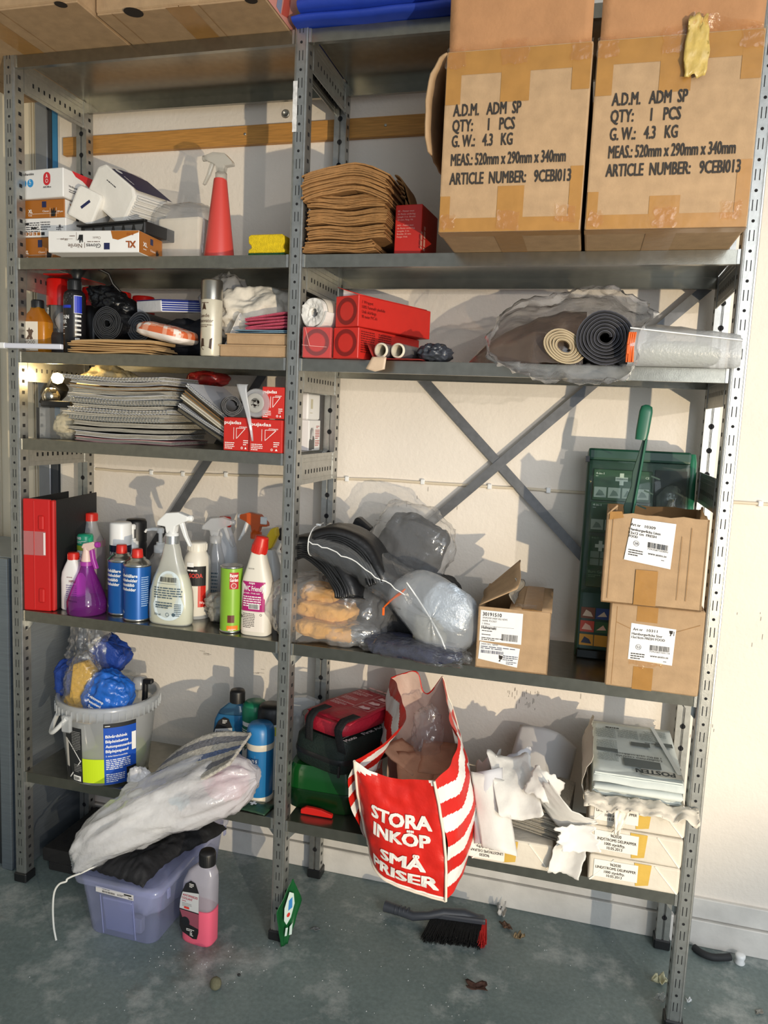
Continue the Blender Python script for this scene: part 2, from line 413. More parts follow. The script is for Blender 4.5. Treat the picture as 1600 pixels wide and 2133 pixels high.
# ================================================================= the shelving
XP = [0, .806, 1.808]; ZT = 2.286; ZS = [2.281, 1.777, 1.533, 1.300, .820, .343]
unit = thing('shelving_unit', 'tall galvanised steel shelving with slotted posts, two bays wide, against the wall', 'shelving', (0, 0, 0))
HOLE = STEELD
def post(x, back):
    s = -1 if back else 1; y0 = .331 if back else 0
    prof = [(-17, 36), (-17, 4), (-15.5, 1.2), (-12.5, 0.6), (-11.6, 2.4), (-10.4, 2.4), (-9.6, .9), (9.6, .9), (10.4, 2.4), (11.6, 2.4), (12.5, .6), (15.5, 1.2), (17, 4), (17, 36), (3, 36), (2, 33), (-2, 33), (-3, 36)]
    poly = [(x + a / 1000, y0 + s * q / 1000) for a, q in prof]
    if back: poly = poly[::-1]
    p = mk('post', B().prism(poly, .012, ZT, ax='xy'), STEEL, unit)
    hb = []
    if not back:
        n = 38
        for i in range(n):
            z = .0345 + .06 * i
            if z > ZT - .01: break
            hb.append(('d', x, z + .058, .0033)) if z + .058 < ZT - .02 else None
            for q in (-.0052, .0032): hb.append(('r', x + q, z + .018, .0018, .022))
        o = pr(p, 'slot_hole', hb, HOLE, plane((0, .0009, 0)), .0003)
    else:
        for i in range(38):
            z = .0345 + .06 * i + .058
            if z < ZT - .02: hb.append(('d', x, z, .0068))
        hb.append(('r', x - .0006, .02, .0012, ZT - .03))
        o = pr(p, 'seam_hole', hb, HOLE, plane((0, y0 - .036, 0)), .0004)
    o['kind'] = 'stuff'
    for sx in (-1, 1):
        sq = []
        for i in range(76):
            z = .04 + .03 * i
            if z < ZT - .03: sq.append(('r', -.0055, z, .010, .009))
        f = plane((x + sx * .017, y0 + s * .020, 0), (0, sx, 0))
        pr(p, 'square_hole', sq, HOLE, f, .0004)['kind'] = 'stuff'
    ft = B().box(x - .021, x + .021, y0 - .004 * s, y0 + s * .04, 0, .028) if not back else B().box(x - .021, x + .021, y0 - .04, y0 + .004, 0, .028)
    mk('post_foot', ft, BLK, p, bevel=.003)
    return p
posts = {}
for x in XP:
    posts[(x, 0)] = post(x, False); posts[(x, 1)] = post(x, True)
# torn white sticker on the middle post
stk = B().grid(lambda u, v: (lerp(.789, .8, u) + .0012 * N3(u * 4, v * 20), -.0006, lerp(2.055, 2.168, v)), 4, 14)
mk('sticker_remnant', stk, mat('torn_white_sticker', '#dcdcdc', .6, 0, .25, 90), posts[(.806, 0)])
def shelf(x0, x1, z):
    b = B()
    pts = [(.003, z - .030), (.003, z - .0005), (.0045, z), (.3095, z), (.311, z - .0005), (.311, z - .030), (.299, z - .030), (.299, z - .0285), (.3095, z - .0285), (.3095, z - .0015), (.0045, z - .0015), (.0045, z - .0285), (.016, z - .0285), (.016, z - .030)]
    b.prism(pts, x0, x1, ax='yz')
    o = mk('shelf_board', b, BOARD, unit)
    # folded end tabs where the lip meets the post
    for xa in (x0, x1 - .006): mk('end_tab', B().box(xa, xa + .006, .0008, .0032, z - .03, z), STEEL, o)
    return o
for z in ZS: shelf(.0175, .7885, z)
for z in (ZS[0], ZS[1], ZS[2], ZS[4], ZS[5]): shelf(.8235, 1.7905, z)
def beam(xc, z):
    b = B().box(xc - .001, xc + .001, .034, .297, z - .078, z - .002)
    for q in (.012, .022, .066): b.box(xc - .0022, xc + .0022, .05, .28, z - q - .003, z - q)
    for y in (.037, .283): b.box(xc - .003, xc + .003, y, y + .012, z - .076, z - .004)
    o = mk('side_beam', b, STEEL, unit)
    for sx in (-1, 1):
        pr(o, 'beam_slot', [('r', .07 + .0215 * i if sx > 0 else -(.07 + .0215 * i), z - .052, .0065, .011) for i in range(10)], HOLE, plane((xc + sx * .001, 0, 0), (0, sx, 0)), .0003)['kind'] = 'stuff'
for x in XP:
    for z in ZS[:4]:
        if x == .806:
            beam(.806 - .0148, z - .003 + .002); beam(.806 + .0148, z - .003 + .002)
        else: beam(x + (.0148 if x == 0 else -.0148), z)
def gusset(x, sx, z, y):
    b = B().prism([(0, 0), (.03 * sx, 0), (0, -.034)], y, y + .0015, ax='xz', X=XF((x, 0, z)))
    mk('gusset', b, STEEL, unit)
for z in (ZS[4], ZS[5]):
    for x, sx in ((.0172, 1), (.7888, -1), (.8232, 1), (1.7908, -1)):
        gusset(x, sx, z - .030, .02)
def brace(x0, z0, x1, z1, y):
    d = Vector((x1 - x0, 0, z1 - z0)); L_ = d.length; a = math.atan2(d.z, d.x)
    b = B().box(0, L_, -.0015, .0015, -.0125, .0125, X=XF((x0, y, z0), ry=-a))
    mk('cross_brace', b, mat('dark_zinc', '#77787a', .45, .75, .15, 50), unit)
brace(.815, .835, 1.80, 1.782, .334)
brace(.815, 1.753, 1.80, .775, .3375)
brace(.095, .775, .60, 1.535, .334)
# black metal strap behind the left frame
# ================================================================= left of the shelving
t = thing('metal_cabinet', 'low grey sheet metal cabinet standing left of the shelving in shadow', 'cabinet', (0, 0, 0))
SHEET = mat('brushed_sheet', '#8f99a3', .38, .75, .12, 14, .05, 300, stretch=(1, 1, 30))
mk('body', B().box(-.55, -.036, .05, .335, 0, .955), SHEET, t, bevel=.002)
mk('front_flange', B().box(-.098, -.06, .036, .0496, 0, .952), SHEET, t, bevel=.004, seg=2)
mk('door', B().box(-.54, -.102, .042, .0496, .01, .945), mat('dark_sheet', '#2b2f33', .5, .4), t, bevel=.002)
# ================================================================= builders for the goods
def carton(name, label, cat, loc, w_, d, h, rz=0, m=CARD, group=None, bev=.003, rot=None):
    t = thing(name, label, cat, loc, rz, group, rot)
    t['w'] = w_; b = mk('body', B().box(-w_/2, w_/2, 0, d, 0, h), m, t, bevel=bev)
    return t
def patch(parent, name, x, z, w_, h, m, f, off=.0006):
    return pr(parent, name, [('r', x, z, w_, h)], m, f, off)
def sup(prof, k=3.2):
    """front of an oval bottle: prof [(ax, ay, z)]"""
    def g(z):
        for i in range(len(prof) - 1):
            if prof[i][2] <= z <= prof[i + 1][2] and prof[i + 1][2] > prof[i][2]:
                t = (z - prof[i][2]) / (prof[i + 1][2] - prof[i][2]); return lerp(prof[i][0], prof[i + 1][0], t), lerp(prof[i][1], prof[i + 1][1], t)
        return prof[-1][0], prof[-1][1]
    def f(x, y, h=0):
        ax, ay = g(y); q = min(.97, abs(x) / ax)
        return Vector((x, -ay * (1 - q ** k) ** (1 / k) - h, y))
    f.curved = True; return f
def trigger(parent, c, s=1, d=-1, mb=WHT, mt=WHT, mcol=None, name='trigger_head'):
    X = XF(c) @ Matrix.Diagonal((s * (-d), s, s, 1))
    b = B().lathe([(.0155, 0), (.0155, .018), (.012, .019), (.010, .03)], 16, X=X)
    o = mk('collar', b, mcol or mb, parent)
    P = [(-.046, .052), (-.046, .063), (-.02, .071), (.012, .067), (.034, .046), (.036, .036), (.014, .034), (.011, .019), (-.010, .019), (-.013, .036), (-.03, .046)]
    h = B().prism(P, -.0105, .0105, X=X); ho = mk(name, h, mb, parent, bevel=.003 * s, seg=2)
    T_ = [(-.030, .048), (-.020, .044), (-.032, .014), (-.046, -.010), (-.053, -.010), (-.041, .014)]
    mk('trigger', B().prism(T_, -.006, .006, X=X), mt, ho, bevel=.002 * s)
    mk('nozzle', B().lathe([(.0075, 0), (.0075, .008), (.004, .010)], 12, X=X @ XF((-.045, 0, .0575), ry=-PI / 2)), mt, ho)
def pump(parent, c, s=1, d=-1, m=WHT):
    X = XF(c) @ Matrix.Diagonal((s, s, s, 1))
    mk('collar', B().lathe([(.017, 0), (.017, .018), (.011, .020), (.011, .027)], 16, X=X), m, parent)
    mk('pump_stem', B().lathe([(.0055, .02), (.0055, .055)], 10, X=X).lathe([(.009, .052), (.010, .062), (.007, .066)], 12, X=X), m, parent)
    mk('pump_spout', B().tube([X @ Vector(p) for p in ((0, 0, .061), (d * .02, -.004, .062), (d * .036, -.006, .059), (d * .040, -.006, .053))], [.0055 * s, .005 * s, .004 * s, .0035 * s]), m, parent)
def cap(parent, c, r, h, m, n=20, name='cap'):
    o = mk(name, B().lathe([(r, 0), (r, h * .86), (r * .9, h), (0, h)], n, c=c, cap=(1, 0)), m, parent)
    b = B()
    for i in range(0, n):  # grip ribs
        a = 2 * PI * (i + .5) / n
        b.box(-.0006, .0006, -r - .0006, -r * .98, h * .08, h * .8, X=XF(c) @ rotz(a))
    mk('grip_rib', b, m, o)['kind'] = 'stuff'
    return o

# ================================================================= top of the shelving
z = 2.2815
def top_carton(label, x0, x1, y0, y1):
    t = thing('cardboard_box', label, 'box', ((x0 + x1) / 2, y0, z), 0, 'cartons on the top shelf')
    w_ = x1 - x0; d = y1 - y0
    b = B().box(-w_/2, w_/2, .0, d, .004, .34)
    mk('body', b, CARD, t, bevel=.003)
    # bottom flaps meeting in a taped seam that runs from front to back
    mk('bottom_flap', B().box(-w_/2 + .002, -.001, .003, d - .003, 0, .0045), CARD, t, bevel=.001)
    mk('bottom_flap', B().box(.001, w_/2 - .002, .003, d - .003, 0, .0045), CARD, t, bevel=.001)
    dn = plane((0, 0, 0), (1, 0, 0), (0, -1, 0))
    pr(t, 'bottom_tape', [('r', -.03, -d * .98, .06, d * .98)], TAPE, dn, .0006)
    pr(t, 'finger_notch', [('d', -w_ * .27, -.004, .022), ('d', w_ * .42, -.004, .014)], mat('notch_dark', '#241a12', .9), dn, .0009)
    pr(t, 'crease', [('r', -w_ * .5, -.19 - .0 * i, w_ * .3, .0018) for i in range(1)] + [('r', w_ * .12, -d, .0016, d), ('r', -w_ * .4, -d, .0016, d)], CARDD, dn, .0007)
    return t
tA = top_carton('wide brown carton overhanging the top shelf at its left end', -.20, .352, -.197, .28)
tB = top_carton('brown carton with pink printed side overhanging the top shelf beside the blue tarpaulin', .357, .7745, -.138, .29)
sd = plane((.2088, 0, 0), (0, 1, 0))
pr(tB, 'side_print', [('p', [(.0, .003), (.18, .003), (.18, .12), (.0, .16)]), ], mat('pink_print', '#c9877b', .7), sd, .0006)
pr(tB, 'side_print', [('p', [(.01, .02), (.03, .01), (.07, .06), (.05, .09)]), ('p', [(.09, .01), (.13, .02), (.15, .09), (.11, .07)])], mat('red_print', '#b84a3c', .7), sd, .0009)
pr(tB, 'side_print', [('p', [(.06, .012), (.085, .008), (.1, .07), (.085, .1)])], mat('blue_print', '#7d84a0', .7), sd, .0012)
pr(tB, 'hand_hole', [('p', [(.16, .010), (.18, .004), (.195, .02), (.185, .036), (.168, .03)])], mat('notch_dark', '#241a12'), plane((0, 0, 0)), .0008)
# folded blue tarpaulin
TARP = mat('blue_tarpaulin', '#1c3aa0', .5, 0, .12, 12, .25, 40)
t = thing('folded_tarpaulin', 'folded royal blue tarpaulin on top of the right bay', 'tarpaulin', (.80, 0, z))
def fold_layer(x0, x1, y0, y1, z0, h, sd_, nx=18):
    R = []
    for i in range(nx + 1):
        x = lerp(x0, x1, i / nx); dz = .004 * N3(x * 9, sd_) ; dy = .006 * N3(x * 7, sd_ + 5); hh = h * (1 + .15 * N3(x * 8, sd_ + 9)) * (1 if 0 < i < nx else .75)
        q = [(x, y0 + dy + .004, z0 + dz), (x, y0 + dy - .006, z0 + hh * .25 + dz), (x, y0 + dy - .007, z0 + hh * .6 + dz), (x, y0 + dy + .003, z0 + hh * .95 + dz), (x, y0 + .03, z0 + hh), (x, y1, z0 + hh), (x, y1, z0)]
        R.append(q)
    return B().rings(R, 0, True)
for i, (xa, xb, ya, za, h) in enumerate([(-.006, .375, -.030, .0005, .019), (.012, .375, -.042, .020, .030), (.03, .375, -.030, .051, .03), (.02, .375, -.02, .082, .03)]):
    mk('tarpaulin_fold', fold_layer(xa, xb, ya, .27, za, h, i * 3.3), TARP, t)

# ================================================================= two printed cartons on the upper shelf
z = ZS[1]
def adm(label, x0, x1, rz, left):
    wd = x1 - x0; d = .52; h = .346
    t = thing('cardboard_box', label, 'box', ((x0 + x1) / 2, -.18, z + .0005), rz, 'printed cartons on the upper right shelf')
    R = []
    def side(n, fn): return [fn(i / n) for i in range(n)]
    b = B().box(-wd/2, wd/2, 0, d, 0, h); mk('body', b, CARD, t, bevel=.004, seg=2)
    f = plane((0, 0, 0)); dn = plane((0, 0, 0), (1, 0, 0), (0, -1, 0))
    TP = [('r', -wd/2 + .003, .001, wd - .006, .026), ('r', -wd/2 + .004, .30, wd - .008, .043), ('r', -.024, .012, .052, .075) if left else ('r', -.03, .01, .055, .05), ('r', -.03, .245, .056, .08),
          ('r', -wd/2 + .002, .245, .03, .09), ('r', wd/2 - .036, .26, .034, .08), ('r', wd/2 - .026, .02, .024, .10), ('r', -wd/2 + .002, .02, .02, .05)]
    pr(t, 'parcel_tape', TP, TAPE, f, .0007)
    pr(t, 'bottom_tape', [('r', -.03, -d, .056, d), ('r', -wd/2, -.035, wd, .035)], TAPE, dn, .0007)
    pr(t, 'bottom_seam', [('r', -wd/2, -.19, wd, .002)], mat('notch_dark', '#241a12'), dn, .001)
    # loose wrinkled ends of clear tape
    rs_ = random.Random(3 if left else 9)
    for (x, zz, s_) in ((-.005, .335, .05), (-wd/2 + .02, .33, .04), (wd/2 - .02, .33, .04), (wd/2 - .03, .03, .035), (-.0, .02, .04), (-wd/2 + .02, .02, .03)):
        k = rs_.random() * 9
        g = B().grid(lambda u, v: (x + (u - .5) * s_ * (1 + .3 * N3(v * 3, k)), -.003 - .006 * abs(N3(u * 6 + k, v * 6)), zz + (v - .5) * s_ * .9 + .006 * N3(u * 5, k)), 8, 8)
        mk('loose_tape', g, film('wrinkled_tape', '#fff6e8', .06, '#e8dcc4', .8, .12, .7, 90), t)
    # torn top flap standing up along the front edge
    def fl(u, v):
        x = lerp(-wd/2 + .004, wd/2 - .004, u); zz = h - .002 + v * .19
        return (x, .004 - .02 * v + .004 * N3(x * 14, v * 3 + wd), zz + .003 * N3(x * 30, 2) * (v < .1))
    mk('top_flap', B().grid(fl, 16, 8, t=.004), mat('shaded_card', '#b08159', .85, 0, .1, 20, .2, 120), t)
    return t, f
t1, f1 = adm('left printed carton with five lines of black lettering and a curled side flap', 1.1873, 1.4690, .0, True)
t2, f2 = adm('right printed carton with five lines of black lettering and ragged yellow tape on top', 1.4765, 1.7685, .0, False)
def admtext(t, f, rows, X0, S):
    its = []
    for s, x, zz, w_, h in rows: its.append(('t', s, x, zz, w_, h, 1.6))
    pr(t, 'lettering', its, INK, f, .0017)
admtext(t1, f1, [('A.D.M.   ADM  SP', -.1207, .2228, .133, .0225), ('QTY:     1   PCS', -.121, .1936, .123, .0225), ('G. W.:   4.3   KG', -.1206, .1644, .120, .0225), ('MEAS.: 520mm x 290mm x 340mm', -.1206, .1288, .2245, .0225), ('ARTICLE  NUMBER:   9CEBI013', -.1213, .0925, .2375, .0225)], 0, 1)
admtext(t2, f2, [('A.D.M.   ADM  SP', -.1113, .2258, .134, .0225), ('QTY:     1   PCS', -.1116, .1956, .125, .0225), ('G. W.:   4.3   KG', -.1105, .1634, .121, .0225), ('MEAS.: 520mm x 290mm x 340mm', -.1105, .1308, .2240, .0225), ('ARTICLE  NUMBER:   9CEBI013', -.1128, .0975, .2375, .0225)], 0, 1)
def curl(u, v):
    a = v * 2.2
    return (-.141 - .042 * math.sin(a) + .006 * N3(u * 5, v * 5), lerp(.0, .26, u) + .02 * v, .345 - .17 * v * v - .01 * v)
mk('side_flap', B().grid(curl, 8, 12, t=.004), CARD, t1)
def yt(u, v):
    return (.03 + (u - .5) * .045 * (1 - .5 * abs(v - .4)) + .012 * N3(v * 4, 7), -.012 - .008 * N3(u * 6, v * 6), .265 + .105 * v + .012 * N3(u * 9, 3))
mk('torn_tape', B().grid(yt, 8, 12, t=.0008), mat('yellowed_tape', '#c9ae62', .35, 0, .2, 40, .4, 60), t2)
mk('loose_tape', B().grid(lambda u, v: (.02 + .12 * u, -.004 - .012 * v - .01 * abs(N3(u * 6, v * 4)), .345 + .03 * v - .03 * u * v + .01 * N3(u * 8, 1)), 12, 5), film('wrinkled_tape'), t2)

# ================================================================= upper right shelf: kraft bags and a red carton
KRAFT = mat('kraft_paper', '#997043', .85, 0, .2, 40, .3, 120)
def bundle(label, x0, x1, z0, z1, y0, y1, n, sd_, sag=0):
    t = thing('paper_bag_bundle', label, 'paper bags', ((x0 + x1) / 2, y0, z0), 0, 'bundles of brown paper bags')
    h = (z1 - z0) / n; rs_ = random.Random(sd_); b = B(); w_ = x1 - x0
    for i in range(n):
        ja, jb, jy = rs_.uniform(-.005, .005), rs_.uniform(-.006, .005), rs_.uniform(-.004, .005)
        def sec(x, e=0):
            k = x / w_
            dz = sag * k * k * -1 + .0022 * math.cos(k * 9 + sd_) + .002 * N3(x * 25, i * .7 + sd_)
            yy = jy + .004 * math.cos(k * 6.5)
            return [(x, yy, h * i + dz + .0004), (x, d_, h * i + dz + .0004), (x, d_, h * (i + .86) + dz), (x, yy, h * (i + .86) + dz)]
        d_ = y1 - y0
        R = [sec(lerp(-w_/2 + ja, w_/2 + jb, k / 10)) for k in range(11)]
        b.rings(R, 0, False)
    o = mk('bag_layers', b, KRAFT, t); o['kind'] = 'stuff'
    return t
bundle('lowest bundle of brown paper bags, on the shelf', .829, 1.003, z + .0045, z + .028, -.002, .22, 7, 1)
bundle('second brown paper bag bundle from the bottom of its stack', .836, 1.026, z + .032, z + .062, .0, .22, 8, 2)
bundle('middle bundle of the stack of brown paper bags', .838, 1.028, z + .066, z + .100, .0, .22, 9, 3)
bundle('second brown paper bag bundle from the top of its stack', .837, 1.029, z + .104, z + .134, .0, .22, 8, 4)
bundle('topmost and thickest bundle of brown paper bags', .826, 1.032, z + .138, z + .200, -.014, .21, 13, 5, .10)
t = thing('bent_paper_bags', 'dark curled brown paper bags drooping behind the stack', 'paper bags', (1.035, .10, z))
for i in range(5):
    mk('bag_sheet', B().grid(lambda u, v: (.0 + .032 * math.sin(u * 1.6) + .004 * i - .018, .0 + .13 * v, .205 - .012 * i - .08 * u * u), 8, 3, t=.003), KRAFT, t)
t = carton('strip_box', 'upright red carton of sealing strip beside the brown paper bags', 'box', (1.072, .035, z + .0005), .066, .13, .116, -.08, REDC, bev=.0015)
f = plane((0, 0, 0)); its = []
for s, y, w_ in (('SE - Fäster mot', .100, .040), ('de flesta underlag.', .0935, .044), ('Längd: 3 m. Bredd:', .087, .044), ('25 mm. Färg: Vit', .0805, .038), ('NO - Fester mot', .068, .040), ('de fleste underlag.', .0615, .044), ('Lengde: 3 m.', .055, .030), ('Bredde: 25 mm.', .0485, .035), ('Farge: Hvit', .042, .026)): its.append(('t', s, -.027, y, w_, .0036, .6))
pr(t, 'lettering', its, mat('pale_red_ink', '#e6a9a0', .6), f)
pr(t, 'side_lettering', [('ln', 0, 0, .085, .030, 1), ('ln', 0, .024, .06, .030, 1)], mat('pale_red_ink', '#e6a9a0', .6), plane((.033, .03, .015), (0, 0, 1), (0, -1, 0)))

# ================================================================= upper left shelf
ORB = mat('orange_brown_card', '#a9661f', .5, 0, .05, 20); WCARD = mat('white_card', '#ecebe9', .5, 0, .03, 20)
BLUE = mat('blue_spot', '#2e95d6', .5)
def hand(x, y, s): return [('p', [(x - .3 * s, y), (x + .25 * s, y), (x + .35 * s, y + .4 * s), (x + .5 * s, y + .65 * s), (x + .42 * s, y + .72 * s), (x + .25 * s, y + .55 * s), (x + .22 * s, y + s), (x + .1 * s, y + s), (x + .08 * s, y + .62 * s), (x, y + 1.05 * s), (x - .1 * s, y + .62 * s), (x - .2 * s, y + .95 * s), (x - .3 * s, y + .9 * s)])]
GP = 'glove boxes at the left post'
def orange_box(label, loc, rz):
    t = carton('glove_box', label, 'box', loc, .135, .125, .048 if loc[2] > z + .08 else .060, rz, ORB, GP, .0015)
    f = plane((0, 0, 0)); h = .048 if loc[2] > z + .08 else .060
    pr(t, 'lettering', [('t', 'XL', -.048, h * .3, .013, .009, 2), ('t', '9-10', -.048, h * .12, .011, .004, 1), ('t', 'Classic', -.002, h * .33, .021, .005), ('t', '100 pcs', .045, h * .3, .018, .004, 1), ('r', -.05, h * .24, .1, .0006), ('r', .022, h * .05, .0006, h * .5), ('r', .042, h * .05, .0006, h * .5)], WINK, f)
    pr(t, 'navy_square', [('r', -.004, h * .58, .014, h * .32)], NAVY, f)
    pr(t, 'hand_mark', hand(.032, h * .08, .022), INKB, f)
    s_ = plane((.0675, 0, 0), (0, 1, 0))
    pr(t, 'end_panel', [('r', .002, .001, .121, h - .002)], WCARD, s_, .0005)
    pr(t, 'end_lettering', [('t', 'XL', .02, h * .55, .022, .014, 2), ('t', '9-10', .022, h * .3, .016, .005, 1), ('p', [(.08, h), (.123, h), (.123, h * .5)])], ORB, s_, .0009)
    pr(t, 'end_hand', hand(.05, h * .05, .02), INKB, s_, .0009)
    return t
orange_box('brown and orange glove box at the bottom of its stack by the left post', (.052, .045, z + .0005), -.05)
t = carton('glove_box', 'white glove box with black specification panel in the middle of its stack', 'box', (.066, .04, z + .0612), .150, .125, .0485, -.03, WCARD, GP, .0015)
f = plane((0, 0, 0))
pr(t, 'lettering', [('ln', -.068, .035, .06, .0055, 6), ('ln', -.005, .036, .032, .006, 4), ('ln', .045, .022, .022, .005, 2)], mat('dark_grey_ink', '#44444a'), f)
pr(t, 'black_bars', [('r', -.068, .039, .016, .0045), ('r', -.068, .0315, .026, .0045), ('r', -.068, .024, .014, .0045), ('r', -.035, .0205, .018, .004), ('r', -.068, .0165, .012, .0045), ('r', -.003, .004, .011, .008)], INKB, f, .0007)
pr(t, 'size_marks', [('r', -.068 + .013 * i, .004, .010, .008) for i in range(5)] + [('r', .035, .004, .009, .008), ('r', .047, .004, .009, .008)], ORB, f, .0006)
pr(t, 'size_letters', [('t', q, -.0655 + .013 * i, .0058, .004, .0045, 1) for i, q in enumerate(('XS', 'S', 'M', 'L'))], WINK, f, .0009)
pr(t, 'hand_icon', hand(.056, .022, .009) + [('o', .056, .017, .0035, .0042)], mat('dark_grey_ink', '#44444a'), f)
pr(t, 'end_lettering', [('p', [(.06, .0), (.124, .0), (.124, .04)])], ORB, plane((.075, 0, 0), (0, 1, 0)))
orange_box('brown and orange glove box in the upper half of its stack under the white one', (.066, .045, z + .1102), -.04)
t = carton('glove_box', 'white glove box with red end panel on top of its stack', 'box', (.066, .035, z + .159), .152, .135, .074, -.10, WCARD, GP, .002)
f = plane((0, 0, 0))
pr(t, 'lettering', [('t', 'Nitrilhandske', -.068, .060, .046, .0062, 1.4)], mat('dark_grey_ink', '#44444a'), f)
pr(t, 'blue_disc', [('d', -.058, .040, .0105), ('d', -.034, .040, .0105)], BLUE, f)
pr(t, 'hand_icon', hand(-.059, .033, .012), INKB, f, .0008)
pr(t, 'disc_letter', [('t', 'L', -.036, .040, .005, .008, 2), ('ln', -.039, .036, .01, .002, 1)], WINK, f, .0008)
pr(t, 'red_logo', [('d', .022, .053, .0118), ('r', .0102, .043, .0236, .010), ('d', .022, .043, .0118)], mat('logo_red', '#d32a33', .5), f)
pr(t, 'red_logo', [('t', 'A', .0185, .050, .007, .010, 1), ('o', .022, .0425, .0035, .0047)], WINK, f, .0009)
pr(t, 'lettering', [('t', 'AllOffice', .009, .025, .027, .0048, 1.4)], mat('dark_grey_ink', '#44444a'), f)
e = plane((.076, 0, 0), (0, 1, 0))
pr(t, 'red_end', [('p', [(.03, .0735), (.134, .0735), (.134, .030), (.10, .045), (.07, .058), (.045, .062)])], mat('logo_red', '#d32a33'), e)
pr(t, 'end_lettering', [('t', 'Nitrilhandske vinyl', .02, .030, .05, .005, 1), ('ln', .02, .022, .04, .005, 2)], mat('dark_grey_ink', '#44444a'), e)
pr(t, 'red_logo', [('d', .11, .018, .007), ('d', .11, .012, .007)], mat('logo_red', '#d32a33'), e, .0009)
# white napkin carton end behind the stack
carton('napkin_pack', 'small white paper pack squeezed behind the glove box stack', 'pack', (.176, .10, z + .0005), .05, .10, .115, -.2, PAPW, bev=.004)
# upside-down glove box lying in front
t = carton('glove_box', 'white glove box lying upside down in front with an orange end', 'box', (.282, -.045, z + .0005), .252, .118, .053, .05, WCARD, None, .0015)
f = plane((0, 0, 0), (-1, 0, 0), (0, 0, -1))     # print stands on its head
f = (lambda g: (lambda x, y, h=0: Vector((-x, -h, .053 - y))))(0)
pr(t, 'lettering', [('t', 'Gloves', -.022, .032, .040, .010, .8)], mat('dark_grey_ink', '#44444a'), f)
pr(t, 'lettering', [('t', '| Nitrile', .022, .032, .047, .010, .4), ('t', 'Classic', -.022, .015, .022, .006), ('ln', -.02, .026, .06, .004, 1), ('ln', .05, .012, .024, .004, 1), ('t', '100 pcs', .070, .019, .02, .005, 1), ('r', .045, .004, .001, .02), ('r', .056, .02, .045, .0006)], mat('brown_ink', '#5f4a3c'), f)
pr(t, 'orange_corner', [('p', [(-.126, .001), (-.05, .001), (-.055, .020), (-.07, .023), (-.126, .005)])], ORB, f, .0006)
pr(t, 'lettering', [('t', 'XL', -.118, .026, .026, .016, 2.2), ('t', '9-10', -.112, .006, .018, .006, 1.5)], mat('rust_ink', '#9b4f1d'), f, .0011)
pr(t, 'navy_square', [('r', -.047, .030, .016, .016)], NAVY, f)
pr(t, 'hand_mark', hand(.033, .010, .02), INKB, f)
e = plane((.126, 0, 0), (0, 1, 0))
pr(t, 'orange_end', [('r', .001, .001, .116, .051)], ORB, e)
pr(t, 'end_lettering', [('t', 'XL', .02, .020, .02, .010, 2), ('t', 'Classic', .055, .014, .026, .005), ('ln', .02, .012, .02, .004, 1)], WINK, e, .0009)
pr(t, 'navy_square', [('r', .055, .03, .014, .015)], NAVY, e, .0009)
pr(t, 'hand_mark', hand(.09, .004, .02), INKB, e, .0009)
# black tray
t = thing('plastic_tray', 'shallow black plastic tray with pierced rim on the upside-down glove box', 'tray', (.298, .015, z + .0545), -.18)
b = B().box(-.105, .105, 0, .19, 0, .003)
for a in ((-.108, .108, -.003, .001), (-.108, .108, .189, .193)): b.box(*a, 0, .030)
for a in ((-.108, -.104, 0, .19), (.104, .108, 0, .19)): b.box(*a, 0, .030)
b.box(-.116, .116, -.011, .0, .027, .032); b.box(-.116, .116, .19, .2, .027, .032)
mk('tray_body', b, BLK, t, bevel=.0012)
pr(t, 'rim_slot', [('p', [(-.09 + .034 * i, .008), (-.07 + .034 * i, .008), (-.066 + .034 * i, .022), (-.094 + .034 * i, .022)]) for i in range(6)], mat('slot_grey', '#55575a', .5), plane((0, -.003, 0)))
# paper towel pack, tilted, navy label band
def facet_pack(name, label, cat, X, w_, d, h, chamf=.02):
    t = thing(name, label, cat, X.translation, 0, None, X.to_euler())
    pf = [(-w_/2, -h/2 + .002), (w_/2, -h/2), (w_/2, h/2 - chamf), (w_/2 - chamf, h/2), (-w_/2 + chamf, h/2), (-w_/2, h/2 - chamf)]
    mk('wrapper', B().prism(pf, -d/2, d/2), mat('white_wrapper', '#ebe8e1', .38, 0, .03, 20, .35, 40), t, bevel=.006, seg=2)
    return t
t = facet_pack('paper_towel_pack', 'white pack of folded paper towels with a navy label, tilted over the black tray', 'paper towels', XF((.279, .115, z + .172), ry=.62, rz=-.15, rx=.05), .150, .13, .105)
f = plane((0, 0, .0525), (1, 0, 0), (0, 1, 0))
pr(t, 'navy_label', [('p', [(-.030, -.065), (.075, -.065), (.075, .065), (-.030, .065), (-.045, .02), (-.045, -.02)])], NAVY, f, .0008)
pr(t, 'label_print', [('d', -.025, -.045, .010), ('ln', .0, -.05, .06, .010, 1)], WINK, f, .0012)
f = plane((0, -.065, 0)); pr(t, 'small_print', [('ln', -.03, .02, .05, .006, 1)], mat('dark_grey_ink', '#44444a'), f)
b = B()
for i in range(16):
    zz = -.050 + i * .0058; b.box(.0752, .0795 + .003 * (i % 3), -.06 + .002 * (i % 2), .06, zz, zz + .0046)
o = mk('towel_edges', b, PAPW, t); o['kind'] = 'stuff'
t = facet_pack('paper_towel_pack', 'small white napkin pack with a navy dash leaning left of the towel pack', 'napkins', XF((.196, .072, z + .138), ry=.42, rz=.1), .075, .07, .085, .008)
pr(t, 'navy_dash', [('p', [(-.01, -.008), (-.004, -.012), (.012, .014), (.006, .018)])], NAVY, plane((0, -.035, 0)), .0008)
